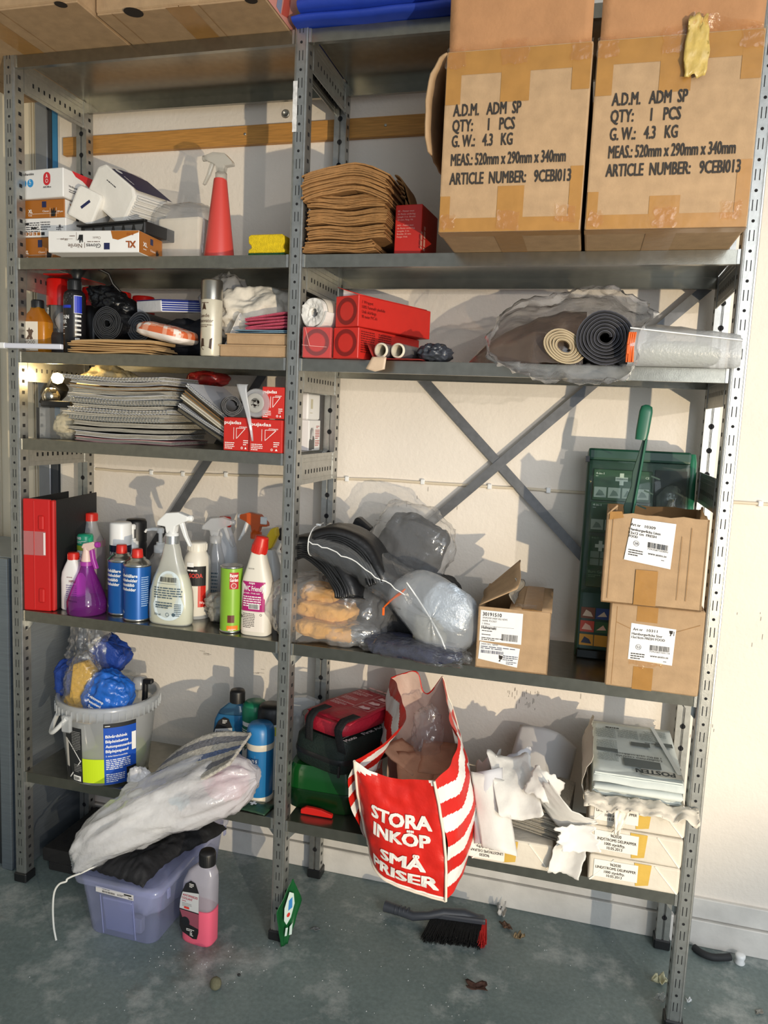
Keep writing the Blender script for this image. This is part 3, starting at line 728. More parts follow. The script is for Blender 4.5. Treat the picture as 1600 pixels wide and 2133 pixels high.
# clear bag with a block of napkins
t = thing('napkin_block', 'square block of cream napkins inside the clear bag', 'napkins', (.437, .10, z + .001), -.12)
mk('napkin_stack', B().box(-.066, .066, 0, .11, 0, .118), mat('cream_napkin', '#e4dac8', .8, 0, .06, 20, .3, 60), t, bevel=.008, seg=2)
tag(mk('clear_bag', B().blob((.446, .152, z + .078), (.084, .075, .077), .10, 9, 4, 40, 22, 5, z + .0005), CLEAR), 'crumpled clear plastic bag around a block of napkins', 'bag')
# red spray bottle
t = thing('spray_bottle', 'tall red conical spray bottle with a clear trigger head', 'spray bottle', (.565, .08, z + .0005), .0)
mk('bottle_body', B().lathe([(.036, 0), (.0385, .004), (.0385, .012), (.017, .198), (.016, .203)], 32), mat('coral_red_plastic', '#cb4740', .35, 0, .03, 8), t)
CT = film('clear_trigger', haze=.45, hcol='#d8d6cc', gloss=1, rough=.1, bump=.1)
trigger(t, (.002, 0, .200), .95, -1, CT, CT)
# sponge
t = thing('scouring_sponge', 'yellow sponge with green scouring underside beside the middle post', 'sponge', (.716, .03, z + .0005), -.05)
P = [(-.048, .010), (.05, .010), (.05, .018), (.044, .022), (.044, .028), (.050, .034), (.048, .050), (.042, .054), (-.042, .054), (-.048, .050), (-.048, .034), (-.040, .028), (-.040, .022), (-.048, .018)]
mk('sponge_foam', B().prism(P, 0, .07), mat('yellow_foam', '#e3c51a', .95, 0, .2, 90, .8, 400), t, bevel=.002)
mk('scouring_pad', B().box(-.048, .05, 0, .07, 0, .010), mat('green_scourer', '#1f5a34', .95, 0, .4, 150, .8, 500), t, bevel=.001)
# ================================================================= second left shelf down: sprays, rolls, cloths
z = ZS[2] + .0005
SILV = mat('silver_cap', '#a5a096', .28, .9, .05, 40)
def can(name, label, cat, loc, r, h, body, capm, caph, capr=None, rz=0, group=None, shoulder=.012):
    t = thing(name, label, cat, loc, rz, group)
    mk('can_body', B().lathe([(r * .93, 0), (r, .003), (r, h - shoulder), (r * .78, h - .001), (r * .6, h)], 28), body, t)
    cr = capr or r * .97
    mk('cap', B().lathe([(cr, h - shoulder), (cr, h + caph - .004), (cr * .93, h + caph), (0, h + caph)], 28, cap=(0, 0)), capm, t)
    return t
# yellow wax oil bottle
t = thing('oil_bottle', 'amber bottle of wood wax oil with black cap and cream leather label', 'bottle', (.037, .055, z))
AMB = film('amber_plastic', '#e8b84a', .5, '#d69a2a', 1, .15, .05)
PF = [(.036, .022, 0), (.038, .024, .003), (.038, .024, .082), (.030, .02, .100), (.017, .016, .113), (.014, .014, .118)]
mk('bottle_body', B().sbox(PF, k=4), mat('amber_oil', '#b9771d', .2), t)
mk('bottle_shoulder', B().sbox([(.0384, .0244, .0825), (.0304, .0204, .1003), (.0174, .0164, .1133), (.0145, .0145, .122)], k=4), AMB, t)
cap(t, (0, 0, .120), .0165, .022, BLK)
f = sup(PF, 4)
pr(t, 'label', [('r', -.031, .004, .050, .078)], mat('cream_label', '#e8dfcf', .6), f, .0006)
pr(t, 'leather_mark', [('p', [(-.018, .058), (-.012, .054), (-.010, .047), (-.014, .042), (-.018, .036), (-.012, .034), (-.008, .040), (-.004, .034), (.004, .036), (.0, .044), (.002, .052), (.006, .056), (.0, .062), (-.005, .060), (-.008, .067), (-.011, .060)])], mat('brown_ink', '#5f4a3c'), f, .001)
pr(t, 'lettering', [('t', 'WOOD', -.026, .0235, .036, .008, .6), ('t', 'WAX OIL', -.025, .0135, .034, .0065, .3), ('r', -.026, .0335, .036, .0006), ('ln', -.026, .035, .034, .005, 1), ('ln', -.022, .009, .02, .003, 2)], mat('brown_ink', '#5f4a3c'), f, .001)
# black stain bottle
t = thing('spray_bottle', 'black cylindrical stain remover bottle with blue stripe and no trigger', 'bottle', (.156, .052, z))
PF = [(.026, 0), (.0285, .003), (.0285, .150), (.026, .160), (.019, .166), (.017, .168)]
mk('bottle_body', B().lathe(PF, 28), mat('black_bottle', '#1d1c1f', .3), t)
cap(t, (0, 0, .167), .0175, .028, BLK, 24)
f = cyl(.0285, -.25)
pr(t, 'blue_stripe', [('r', -.018, .118, .034, .0075)], mat('ultramarine_print', '#1f35b5', .4), f)
pr(t, 'side_label', [('r', .024, .105, .02, .045)], mat('ultramarine_print', '#1f35b5', .4), f)
pr(t, 'side_label_frame', [('r', .0235, .1045, .021, .001), ('r', .0235, .150, .021, .001), ('r', .0235, .1045, .0008, .045)], WINK, f, .0009)
pr(t, 'lettering', [('t', '&STAIN', -.0225, .090, .033, .0095, 1.2), ('t', 'OFER', -.0225, .0775, .026, .0095, 1.2), ('ln', -.02, .068, .024, .0045, 2), ('ln', -.018, .050, .02, .004, 1), ('ln', .026, .095, .016, .012, 6)], WINK, f)
rs_ = random.Random(2)
pr(t, 'raised_dot', [('d', rs_.uniform(-.02, .02), rs_.uniform(.13, .155), .0012) for _ in range(14)], mat('dot_grey', '#55555a', .2), f)['kind'] = 'stuff'
# red-capped spray cans
BW = mat('black_can', '#1b1a1c', .3); RC = mat('glossy_red_cap', '#cf1a14', .3)
SPC = 'red-capped spray cans'
t = can('spray_can', 'black and silver spray can with big red cap nearest the left post', 'spray can', (.037, .145, z), .033, .150, mat('silver_can', '#8f8d89', .35, .6, .1, 30), RC, .062, .035, 0, SPC)
f = cyl(.033)
pr(t, 'black_band', [('r', -.034, .01, .030, .14)], BW, f)
pr(t, 'lettering', [('t', 'AGA', -.030, .134, .018, .008, 1)], mat('red_ink', '#b53327', .5), f, .0009)
vt = lambda x, y, h=0, g=f: g(-.012 + y - .012, .13 - x, h)
vt.curved = False
pr(t, 'lettering', [('t', 'PROPAN', 0, 0, .07, .014, 1.5)], WINK, vt, .001)
for i, (x, y, lb) in enumerate([(.098, .215, 'spray can with red cap hidden behind the stain remover bottle'), (.172, .235, 'third red-capped spray can from the left, behind the crumpled black bag'), (.232, .262, 'rightmost red-capped spray can at the back beside the blue napkin pack')]):
    can('spray_can', lb, 'spray can', (x, y, z), .030, .160 - .008 * i, BW, RC, .04, .0315, 0, SPC)
# dark square jar with translucent spout
t = thing('sprayer_head', 'dark square jar with a milky spout squeezed between bottles', 'jar', (.086, .085, z + .028))
mk('jar_body', B().sbox([(.028, .024, -.028), (.029, .025, .02), (.024, .02, .03)], k=5), mat('smoky_plastic', '#2a2a2d', .35), t)
mk('spout', B().lathe([(.003, .02), (.018, .045), (.020, .058), (.012, .074), (.003, .078)], 16, sx=1, sy=.8, X=XF((.006, 0, .008))), MILKP, t)
# funnel under the shelf
t = thing('funnel', 'black plastic funnel resting upside up on the stain remover bottle', 'funnel', (.158, .060, z + .1965))
mk('funnel_cone', B().lathe([(.012, 0), (.010, .004), (.024, .026), (.042, .034), (.047, .036), (.047, .0385), (.04, .038), (.02, .03), (.008, .01)], 28, cap=(0, 0)), BLK, t)
tb = B().tube([(.045, .03, .034), (.062, .05, .025), (.068, .06, .0), (.082, .075, -.02)], .004, 6)
mk('hanging_strap', tb, BLK, t)
# rolls of black bin bags
BIN = mat('black_bin_bag', '#141518', .28, 0, .2, 40, .9, 70)
def roll(name, label, cat, X, r, L_, turns, m, edge=None, squash=1, group=None, rc=.008, seed=0, n=30):
    """spirally wound roll; axis along local y; spiral edges are real at the front end"""
    t = thing(name, label, cat, X.translation, 0, group, X.to_euler())
    N_ = int(turns * n); w_ = (r - rc) / turns
    rings = []; 
    def P(i, rr, y): 
        a = 2 * PI * i / n; q = rr * (1 + .05 * N3(math.cos(a) * 1.3 + seed, math.sin(a) * 1.3 + i * .01))
        return (q * math.cos(a), y, q * math.sin(a) * squash)
    b = B(); R = []
    for i in range(N_ + 1):
        r1 = rc + w_ * i / n; yy = .003 * N3(i * .15, seed)
        R.append([P(i, r1, yy), P(i, r1 + w_ * .72, yy), P(i, r1 + w_ * .72, L_), P(i, r1, L_)])
    b.rings(R, 0, False)
    mk('wound_sheet', b, m, t)
    if edge:
        e = B(); R = []
        for i in range(N_ + 1):
            r1 = rc + w_ * (i / n + .5); q = .0006
            p = Vector(P(i, r1, .003 * N3(i * .15, seed) - .0006)); R.append([p + Vector((0, 0, 0)), p * 1.0 + Vector((p.x, 0, p.z)).normalized() * w_ * .28])
        e.rings(R, 0, False, (0, 0), closed=False); mk('sheet_edge', e, edge, t)
    return t
BE = mat('bin_bag_edge', '#4a4c52', .3)
roll('bin_bag_roll', 'larger roll of black bin bags with its spiral end forward', 'bag roll', XF((.254, .055, z + .053 + .030), rz=-.1), .046, .20, 8, BIN, BE, .93, 'rolls of black bin bags', .006, 1)
roll('bin_bag_roll', 'smaller smooth roll of black bin bags right of the larger one', 'bag roll', XF((.332, .085, z + .079), rz=.1, ry=.4), .032, .17, 5, mat('dark_film', '#26282c', .35, 0, .1, 30, .3, 60), BE, 1.25, 'rolls of black bin bags', .006, 2)
tag(mk('crumpled_bag', B().blob((.225, .12, z + .147), (.058, .055, .034), .38, 14, 3, 40, 20, 2.2, X=XF(ry=.35)), BIN), 'crumpled glossy black plastic bag on top of the bin bag rolls', 'bag')
# dark cloth behind
tag(mk('dark_cloth', B().blob((.455, .17, z + .055), (.085, .07, .054), .28, 9, 5, 40, 20, 2.6, z + .0003), mat('midnight_cloth', '#12151f', .7, 0, .3, 30, .5, 90)), 'dark navy crumpled cloth between the bin bag rolls and the renovator can', 'cloth')
# blue napkin pack
t = thing('napkin_pack', 'flat blue and white napkin pack lying on top of the black rolls', 'napkins', (.36, .085, z + .1165), -.55, None, (.10, .05, -.55))
mk('napkin_stack', B().box(-.07, .07, 0, .12, 0, .030), mat('napkin_white', '#e4e6ea', .6, 0, .05, 40, .2, 80), t, bevel=.004, seg=2)
mk('blue_sleeve', B().box(-.0704, .0704, .0, .1204, .0305, .032), mat('deep_blue', '#1b2f86', .4), t, bevel=.0005)
b = B()
for i in range(5): b.box(.0702, .0715, .002, .118, .003 + i * .0056, .0068 + i * .0056)
mk('napkin_edges', b, mat('deep_blue', '#1b2f86'), t)['kind'] = 'stuff'
pr(t, 'emblem', [('d', -.03, .06, .012), ('r', .0, .05, .04, .014)], mat('pale_blue_print', '#8fa2d8'), plane((0, 0, .032), (1, 0, 0), (0, 1, 0)))
# orange checked pack
t = thing('checked_pack', 'soft pack with orange and pink checked wrapper on the kraft paper', 'pack', (.44, .045, z + .058), 0, None, (0, .18, -.12))
OC = [mat('check_cream', '#e9ddd4', .4, 0, .04, 30, .3, 50), mat('check_orange', '#d4673c', .4), mat('check_peach', '#e29d80', .4)]
b = B(); R = []; nu, nv = 26, 22
b.blob((0, 0, 0), (.077, .05, .021), .10, 14, 2, 26, 22, 3.2)
for i, fc in enumerate(b.f):
    c = sum((Vector(b.v[k]) for k in fc), Vector()) / len(fc)
    u, v = int((c.x + 1) / .015), int((c.y + c.z * .7 + 1) / .015)
    b.m[i] = 0 if c.z < -.004 else (0, 2, 2, 1)[(u % 2) + 2 * (v % 2)]
mk('wrapper', b, OC, t)
# folded kraft sheets
t = thing('folded_kraft_paper', 'flat folded stack of tan wrapping paper along the shelf edge', 'paper', (.305, -.002, z))
rs_ = random.Random(4)
for i in range(6):
    x0, x1 = -.122 + rs_.uniform(-.006, .006), .120 + rs_.uniform(-.01, .012)
    h = .0048 if i < 5 else .010
    zz = i * .0053
    mk('paper_fold', fold_layer(x0, x1, rs_.uniform(-.003, .003), .15, zz, h, i * 2.1, 12), mat('tan_paper', '#bb9a6d', .8, 0, .12, 25, .2, 90), t)
# renovator can
t = can('spray_can', 'cream suede renovator spray can with metallic cap at the shelf edge', 'spray can', (.577, .022, z), .0268, .150, mat('cream_can', '#d3ccb8', .3, .2, .08, 30), SILV, .037, .0272)
f = cyl(.0268, -.1)
pr(t, 'lettering', [('t', 'Suede', -.020, .094, .03, .0085, .5), ('t', 'renovator', -.024, .0815, .044, .0085, .5), ('ln', -.02, .074, .038, .004, 2), ('ln', -.012, .128, .026, .004, 1)], mat('brown_ink', '#5f4a3c'), f)
pr(t, 'brown_roof_mark', [('p', [(-.024, .138), (-.002, .122), (.024, .138), (.024, .143), (-.024, .143)])], mat('ochre_print', '#8c5f22', .5), f)
pr(t, 'penguin_mark', [('p', [(-.010, .112), (-.004, .114), (.002, .112), (-.001, .124), (-.004, .131), (-.007, .124)])], mat('dark_brown_print', '#3a2414'), f, .0008)
pr(t, 'boot_mark', [('p', [(-.012, .042), (-.004, .042), (-.003, .024), (.010, .020), (.012, .040), (.018, .044), (.016, .016), (-.006, .014), (-.014, .022)])], mat('dark_brown_print', '#3a2414'), f, .0008)
# white crumpled textile and cloths at the right end
GZ = film('gauze_white', '#ffffff', .80, '#e8e2d6', .25, .5, .5, 40)
tag(mk('white_dust_sheet', B().blob((.645, .150, z + .120), (.115, .085, .066), .38, 10, 11, 56, 30, 2.4), mat('off_white_cloth', '#d9d2c4', .7, 0, .1, 14, .6, 60)), 'crumpled off-white cloth heaped over the flat cardboard boxes', 'cloth')
tag(mk('plastic_wrap', B().blob((.545, .16, z + .135), (.06, .06, .085), .40, 10, 21, 40, 22, 2.2), MILKY), 'crumpled milky plastic wrap behind the renovator can', 'plastic wrap')
tag(mk('paper_sheet', B().grid(lambda u, v: (.588 + .05 * v + .035 * u * (1 - v), .045 + .03 * u, z + .002 + .1 * v + .012 * math.sin(u * 3) * v), 6, 8, t=.0006), PAPW), 'white paper sheet leaning diagonally beside the renovator can', 'paper')
def cloth_fold(name, label, x0, x1, y0, y1, z0, n, h, m, sd_):
    t = thing(name, label, 'cloth', ((x0 + x1) / 2, y0, z0)); w_ = x1 - x0
    for i in range(n): mk('fold', fold_layer(-w_/2, w_/2, .003 * N3(i, sd_), y1 - y0, i * h, h * .95, sd_ + i, 10), m, t)
    return t
CB = []
CG = 'flat cardboard boxes under the cloths'
for i, (x0, x1, z0, h, lb) in enumerate([(.606, .786, 0, .0295, 'lower flat cardboard box at the middle post, under another'), (.622, .786, .0305, .027, 'upper flat cardboard box at the middle post, under the blue cloth')]):
    t = carton('flat_box', lb, 'box', ((x0 + x1) / 2, .012 + .004 * i, z + z0), x1 - x0, .2, h, 0, CARD, CG, .002)
    mk('lid_edge', B().box(-(x1 - x0) / 2 - .002, (x1 - x0) / 2, -.003, .0, h - .003, h), CARD, t)
cloth_fold('blue_cloth', 'folded pale blue cloth on the upper flat cardboard box', .640, .786, .03, .16, z + .060, 2, .0045, mat('pale_blue_cloth', '#7796aa', .9, 0, .15, 60, .5, 300), 3)
t = cloth_fold('pink_cloth', 'folded raspberry pink cloth draped on the pale blue cloth', .672, .786, .026, .17, z + .070, 5, .0075, mat('pink_cloth', '#b34a62', .9, 0, .2, 60, .5, 300), 8)
t.rotation_euler = (0, -.10, 0)
# white plastic batten poking past the left post
t = thing('white_batten', 'short white plastic batten poking out past the left post', 'batten', (.072, -.012, z + .006), .0)
mk('batten_bar', B().box(-.085, .093, -.005, .007, 0, .0135), mat('lilac_white_plastic', '#d9dcea', .35), t, bevel=.002)
mk('batten_sleeve', B().box(-.107, -.082, -.0062, .0082, -.001, .0147), WHT, t, bevel=.002)
tag(mk('red_strip', B().box(.018, .10, .10, .27, z + .2185, z + .2215, X=XF((0, 0, 0))), RC, bevel=.001), 'red plastic strip stuck under the shelf above the left spray can', 'strip')

# ================================================================= third left shelf: notebooks, lamp, filter boxes
z = ZS[3] + .0005
# lit inspection lamp
t = thing('work_lamp', 'lit work lamp with a shiny dome bulb on the clear box', 'lamp', (.045, .10, z + .150))
mk('lamp_housing', B().lathe([(.012, -.05), (.030, -.03), (.034, .0), (.030, .02)], 20, X=XF((-.028, .05, -.012), ry=.7)), BLK, t)
mk('lamp_bar', B().box(-.004, .004, -.004, .004, -.06, .04, X=XF((-.01, .0, .0), ry=.5)), BLK, t, bevel=.001)
mk('bulb_dome', B().lathe([(0, -.024), (.014, -.020), (.023, -.008), (.0245, .004), (.018, .018), (.012, .024)], 24, X=XF((.012, -.02, -.034))), mat('mirrored_bulb', '#9c968a', .12, .95), t)
mk('lit_glass', B().lathe([(.0, -.016), (.012, -.012), (.017, 0), (.012, .012), (0, .016)], 18, X=XF((.018, .0, .018))), mat('lit_bulb', '#ffd890', .3, emit=22), t)
l = D.lights.new('lamp_light', 'POINT'); l.energy = 1.1; l.color = (1, .74, .36); l.shadow_soft_size = .012
lo = D.objects.new('lamp_light', l); COL.objects.link(lo); lo.location = (.064, .075, z + .172)
# clear box with black lid
t = thing('clear_box', 'clear plastic box with a black lid holding cream parts, under the lamp', 'box', (.088, .055, z))
b = B().box(-.062, .056, 0, .12, 0, .086); mk('box_shell', b, CLRP, t, bevel=.006, seg=2)
mk('black_lid', B().box(-.045, .05, -.003, .124, .087, .105), BLK, t, bevel=.005, seg=2)
mk('black_edge', B().box(-.058, -.050, -.002, .0, 0, .085), BLK, t)
tag(mk('cream_parts', B().blob((.098, .115, z + .040), (.040, .045, .036), .3, 18, 4, 30, 18), mat('cream_plastic', '#d8cba8', .5)), 'cream coloured parts inside the clear box', 'parts')
# stack of spiral notebooks
COVERS = [mat('note_white', '#dadbe0', .6, 0, .06, 20), mat('note_cream', '#d5cfc0', .7, 0, .08, 20), mat('note_grey', '#a5a9a8', .6, 0, .08, 30), mat('note_tan', '#8d6b42', .6, 0, .1, 20), mat('note_rose', '#c58f95', .6), mat('note_black', '#1a1b1e', .5)]
PAGES = mat('page_edges', '#cbc6b8', .9, 0, .5, 160, .8, 700, stretch=(.15, 1, 6))
PAGED = mat('page_edges_dark', '#77705f', .9, 0, .5, 160, .8, 700, stretch=(.15, 1, 6))
WIRE = mat('wire_spiral', '#a8aaac', .3, .9)
def bend(x, y, w_, sd_, amp): return amp * (abs(x / w_) ** 2) * 2 + .0025 * N3(x * 9 + sd_, y * 6)
def notebook(label, loc, w_, d, h, cm, rz=0, amp=0, spiral=False, sd_=0, cat='notebook', group=None, rot=None):
    t = thing('notebook', label, cat, loc, rz, group, rot)
    def slab(z0, z1, ins, m, nm):
        R = []
        for i in range(11):
            x = lerp(-w_/2 + ins, w_/2 - ins, i / 10)
            dz = lambda y: bend(x, y, w_, sd_, amp)
            R.append([(x, ins, z0 + dz(0)), (x, d - ins, z0 + dz(d)), (x, d - ins, z1 + dz(d)), (x, ins, z1 + dz(0))])
        mk(nm, B().rings(R, 0, False), m, t)
    c = min(.0012, h * .2) if cat != 'book' else .0022
    slab(0, c, 0, cm, 'back_cover'); slab(c, h - c, .002, PAGED if cat == 'book' and cm in (COVERS[5], COVERS[3]) else PAGES, 'pages'); slab(h - c, h, 0, cm, 'front_cover')
    if spiral:
        n = 30; P = []; r = h * .62 + .001
        for i in range(n * 7):
            a = 2 * PI * i / 7; x = lerp(-w_/2 + .008, w_/2 - .008, i / (n * 7))
            P.append((x, -.001 + r * math.cos(a) * .9, h / 2 + r * math.sin(a) + bend(x, 0, w_, sd_, amp)))
        mk('spiral_binding', B().tube(P, .0007, 4), WIRE, t)
    return t
rs_ = random.Random(11)
NB = 'notebooks in the tall stack'
zc = z
spec = [(4, .0, .31, 0, 'white notebook with rose page block at the very bottom of the stack'), (0, .005, .30, 0, 'white ring notebook lying second from the bottom of the stack'), (5, -.004, .31, 1, 'black covered notebook third from the bottom of the stack'), (1, .004, .30, 1, 'cream notebook with crumpled edge fourth from the bottom of the stack'),
        (2, .0, .29, 1, 'grey notebook fifth from the bottom of the stack'), (1, -.018, .33, 0, 'cream notebook poking out left below the middle of the stack'), (0, -.004, .31, 1, 'white spiral notebook just below the middle of the stack'), (1, .006, .29, 0, 'cream notebook exactly halfway up the stack'),
        (2, -.01, .31, 1, 'grey spiral notebook just above the middle of the stack'), (0, .0, .30, 1, 'white spiral notebook fifth from the top of the stack'), (2, .008, .29, 1, 'grey spiral notebook fourth from the top of the stack'), (3, -.012, .30, 0, 'tan covered notebook third from the top of the stack'), (0, .012, .30, 0, 'white notebook second from the top of the stack'), (0, -.005, .31, 1, 'topmost white spiral notebook curling at its right end')]
xs = .310
for i, (ci, dx, w_, sp, lb) in enumerate(spec):
    h = rs_.uniform(.0075, .0125)
    amp = .004 + .0008 * i
    notebook(lb, (xs + dx + rs_.uniform(-.012, .012), .03 + rs_.uniform(-.010, .010) - .012 * (i > 4), zc), w_ if sp else w_ * .95, .20, h, COVERS[ci], rs_.uniform(-.09, .09), amp, i in (4, 6, 8, 13), i * 1.7, 'notebook', NB)
    zc += h + rs_.choice((.0012, .002, .0032))
# leaning books to the right
NL = 'leaning books beside the notebook stack'
lean = [(5, .012, .018, 'black folder leaning lowest at the right of the stack'), (0, .008, .2, 'white catalogue leaning on the black folder'), (3, .010, .5, 'tan notebook leaning in the middle of the leaning books'), (5, .011, .6, 'thick black notebook leaning second from the top'), (0, .008, .7, 'white spiral book leaning topmost beside the stack'), (5, .012, .3, 'black covered book leaning third from the bottom'), (1, .009, .3, 'cream book leaning fourth from the bottom')]
order = [0, 1, 5, 6, 2, 3, 4]
off = 0
for k, j in enumerate(order):
    ci, h, q, lb = lean[j]
    a = .50 + .02 * k
    nx, nz = math.sin(a), math.cos(a)
    x0, z0 = .553 + nx * off, z + .050 + nz * off
    notebook(lb, (x0 - .003 * k, .025 + .006 * (k % 3), z0), .175, .19, h, COVERS[ci], 0, .002, j in (4, 1), 30 + j, 'book', NL, (0, a, rs_.uniform(-.04, .04)))
    off += h + .0012
# black roll
roll('black_roll', 'short black rubbery roll lying across the filter boxes', 'roll', XF((.662, -.028, z + .112), rz=.5), .024, .11, 3, mat('soft_black', '#1b1c20', .5, 0, .2, 30, .3, 60), None, 1, None, .013, 4)
# red pastry bag boxes
PUJ = 'red pastry bag boxes'
def puj(label, loc, w_, d, h, rz, up=True, rot=None):
    t = carton('pastry_bag_box', label, 'box', loc, w_, d, h, rz, REDC, PUJ, .0015, rot)
    f = plane((0, 0, 0))
    pr(t, 'lettering', [('t', 'pujadas', -w_ * .46, h * .80, w_ * .62, h * .10, 1.2), ('t', 'PTM600', w_ * .1, h * .70, w_ * .28, h * .035, .8), ('ln', -w_ * .44, h * .22, w_ * .36, h * .055, 4), ('ln', w_ * .25, h * .30, w_ * .18, h * .06, 3), ('o', w_ * .2, h * .09, h * .02, h * .035), ('p', [(w_ * .3, h * .06), (w_ * .38, h * .06), (w_ * .34, h * .13)])], WINK, f)
    k = .0012
    pr(t, 'bag_outline', [('r', -w_ * .12, h * .34, k, h * .36), ('r', -w_ * .02, h * .36, k, h * .32), ('r', -w_ * .02, h * .675, w_ * .34, k), ('p', [(-w_ * .02, h * .36), (-w_ * .02 + k, h * .355), (w_ * .33, h * .675), (w_ * .31, h * .685)])], WINK, f)
    return t
puj('red pastry bag box at lower left, beside the leaning books', (.662, .002, z), .073, .12, .083, 0)
puj('red pastry bag box at lower right against the middle post', (.7435, -.006, z), .087, .12, .081, 0)
t = puj('upper red pastry bag box, torn open around a clear spool', (.757, .004, z + .0835), .058, .11, .078, .05)
t = thing('plastic_bag_spool', 'clear plastic spool of pastry bags on the red boxes with a loose bag hanging down', 'bag roll', (.713, -.002, z + .0845 + .036))
mk('spool', B().lathe([(.034, -.0), (.036, .003), (.036, .012), (.030, .014), (.030, .08)], 28, X=XF((0, 0, 0), rx=-PI / 2), cap=(1, 1)), MILKP, t)
mk('spool_hub', B().lathe([(.012, -.002), (.020, -.004), (.024, -.002)], 24, X=XF((0, -.001, 0), rx=-PI / 2)), mat('spool_grey', '#a9a7a2', .3), t)
def pb(u, v):
    a = -2.6 + 2.0 * v if v < .6 else None
    if v < .62:
        q = PI * (.95 - 1.5 * v); return (.040 * math.cos(q) + (u - .5) * .004, -.006 + .03 * u - .012, .042 * math.sin(q))
    k = (v - .62) / .38
    return (.040 * math.cos(PI * .02) - .028 * k * 1 + (u - .5) * .018 * (1 - k), -.016 + .01 * u, -.002 - .098 * k)
mk('loose_bag', B().grid(lambda u, v: (-.030 + .036 * (1 - math.cos(v * 1.5)) * .8 + (u - .5) * .03 * (1 - v * .9), -.014 - .006 * math.sin(v * 5) + .004 * u, .044 * math.cos(v * 1.2) - .11 * v * v), 4, 18, t=.0008), MILKP, t)
# white boxes glimpsed through the middle frame
t = carton('whipper_box', 'white box printed with cream siphons, seen through the middle frame', 'box', (.7675, .185, z), .036, .09, .083, 0, WCARD, bev=.0015)
e = plane((.018, 0, 0), (0, 1, 0))
def siphon(x, y, s): return [('p', [(x - .010 * s, y), (x + .010 * s, y), (x + .010 * s, y + .022 * s), (x + .005 * s, y + .028 * s), (x - .005 * s, y + .028 * s), (x - .010 * s, y + .022 * s)])]
pr(t, 'siphon_print', siphon(.014, .002, 1.1) + siphon(.031, .004, 1.3) + siphon(.022, .034, 1) , mat('print_grey', '#5a5a5a', .6), e)
pr(t, 'siphon_print', [('p', [(.015, .03), (.027, .03), (.029, .045), (.023, .064), (.021, .064)]), ('p', [(.027, .04), (.036, .04), (.036, .055), (.032, .066)])], mat('print_light', '#c4c4c4'), e, .0008)
pr(t, 'lettering', [('ln', .056, .066, .026, .004, 2), ('ln', .050, .055, .034, .0045, 6), ('ln', .050, .026, .034, .0045, 4)], mat('red_ink', '#b53327', .5), e)
t = carton('whipper_box', 'plain white box resting on the siphon box behind the middle frame', 'box', (.766, .18, z + .0835), .034, .095, .072, 0, WCARD, bev=.004)
pr(t, 'faded_print', [('ln', .015, .018, .03, .004, 1), ('r', .02, .03, .016, .026)], mat('faint_print', '#c9c2a8'), plane((.017, 0, 0), (0, 1, 0)))
# crumpled cream wrapping behind the notebooks
tag(mk('cream_wrapping', B().blob((.17, .19, z + .168), (.085, .055, .038), .42, 12, 9, 40, 20, 2.2), mat('cream_wrap', '#d8c9a0', .55, 0, .1, 20, .5, 60)), 'crumpled cream wrapping pushed behind the notebooks near the lamp', 'wrapping')
tag(mk('red_packet', B().blob((.47, .21, z + .185), (.055, .04, .020), .25, 14, 3, 30, 16), mat('dark_red_film', '#8c1f1c', .3)), 'red plastic packet at the back on top of the notebooks', 'packet')

# ================================================================= right bay, third shelf: film boxes, rolls, pouch
z = ZS[2] + .0005
RB = 'red film boxes with round print'
def filmbox(label, loc, rz, wrap=False, rot=None):
    t = carton('film_box', label, 'box', loc, .0715, .285, .0715, rz, REDC, RB, .0015, rot)
    f = plane((0, 0, 0)); pr(t, 'ring_print', [('o', 0, .036, .0225, .0315)], DRED, f); pr(t, 'ring_line', [('o', 0, .036, .0212, .0217)], DRED, f)
    return t
filmbox('red film box bottom left, wrapped in cling film', (.874, -.018, z), 0)
t = D.objects['film_box']
mk('cling_wrap', B().box(-.0370, .0370, -.0016, .12, -.0002, .0728), film('cling_film', haze=.07, gloss=.8, rough=.08, bump=.9, bs=50), t, bevel=.002)
pr(t, 'wrap_fold_shine', [('p', [(-.03, .07), (-.029, .07), (-.016, .028), (-.017, .027)]), ('p', [(-.017, .028), (-.017, .0268), (.026, .025), (.026, .026)]), ('p', [(-.036, .03), (-.036, .029), (-.020, .027), (-.02, .028)])], mat('fold_shine', '#e9b0aa', .3), plane((0, -.0018, 0)), .0003)  # pale slivers paint the shine along the creases of the film
t = filmbox('red film box at the bottom beside the torn tube wrapper', (.9475, -.022, z), -.30)
pr(t, 'side_lettering', [('ln', .01 + .075 * k, .062, .06, .0052, 10) for k in range(2)], mat('brick_ink', '#6b1210'), plane((.0358, 0, 0), (0, 1, 0)))
t = filmbox('top red film box with its lid flap lifted', (.9475, -.021, z + .0725), -.42)
sd = plane((.0358, 0, 0), (0, 1, 0))
pr(t, 'side_lettering', [('t', '1 Wrappet', .012, .054, .040, .007, .8), ('t', '100% Fummefri plastfolie', .012, .043, .085, .007, .8), ('t', 'Unik skärlängs', .012, .032, .052, .007, .8), ('t', '90 meter PVC-fri', .012, .021, .056, .007, .8)], mat('brick_ink', '#6b1210'), sd)
mk('lid_flap', B().grid(lambda u, v: (lerp(-.032, .034, u) , lerp(.0, .27, v), .0722 + (.020 * (1 - u) * (1 - v * .8)) + .001), 4, 8, t=.0015), REDC, t)
mk('white_liner', B().prism([(-.024, .0718), (.03, .0718), (-.024, .090)], .012, .014), WCARD, t)
mk('torn_side_flap', B().grid(lambda u, v: (-.036 - .020 * u, .02 + .06 * v, .060 + .018 * u * (1 - v) - .02 * u), 3, 5, t=.0015), CARDD, t)
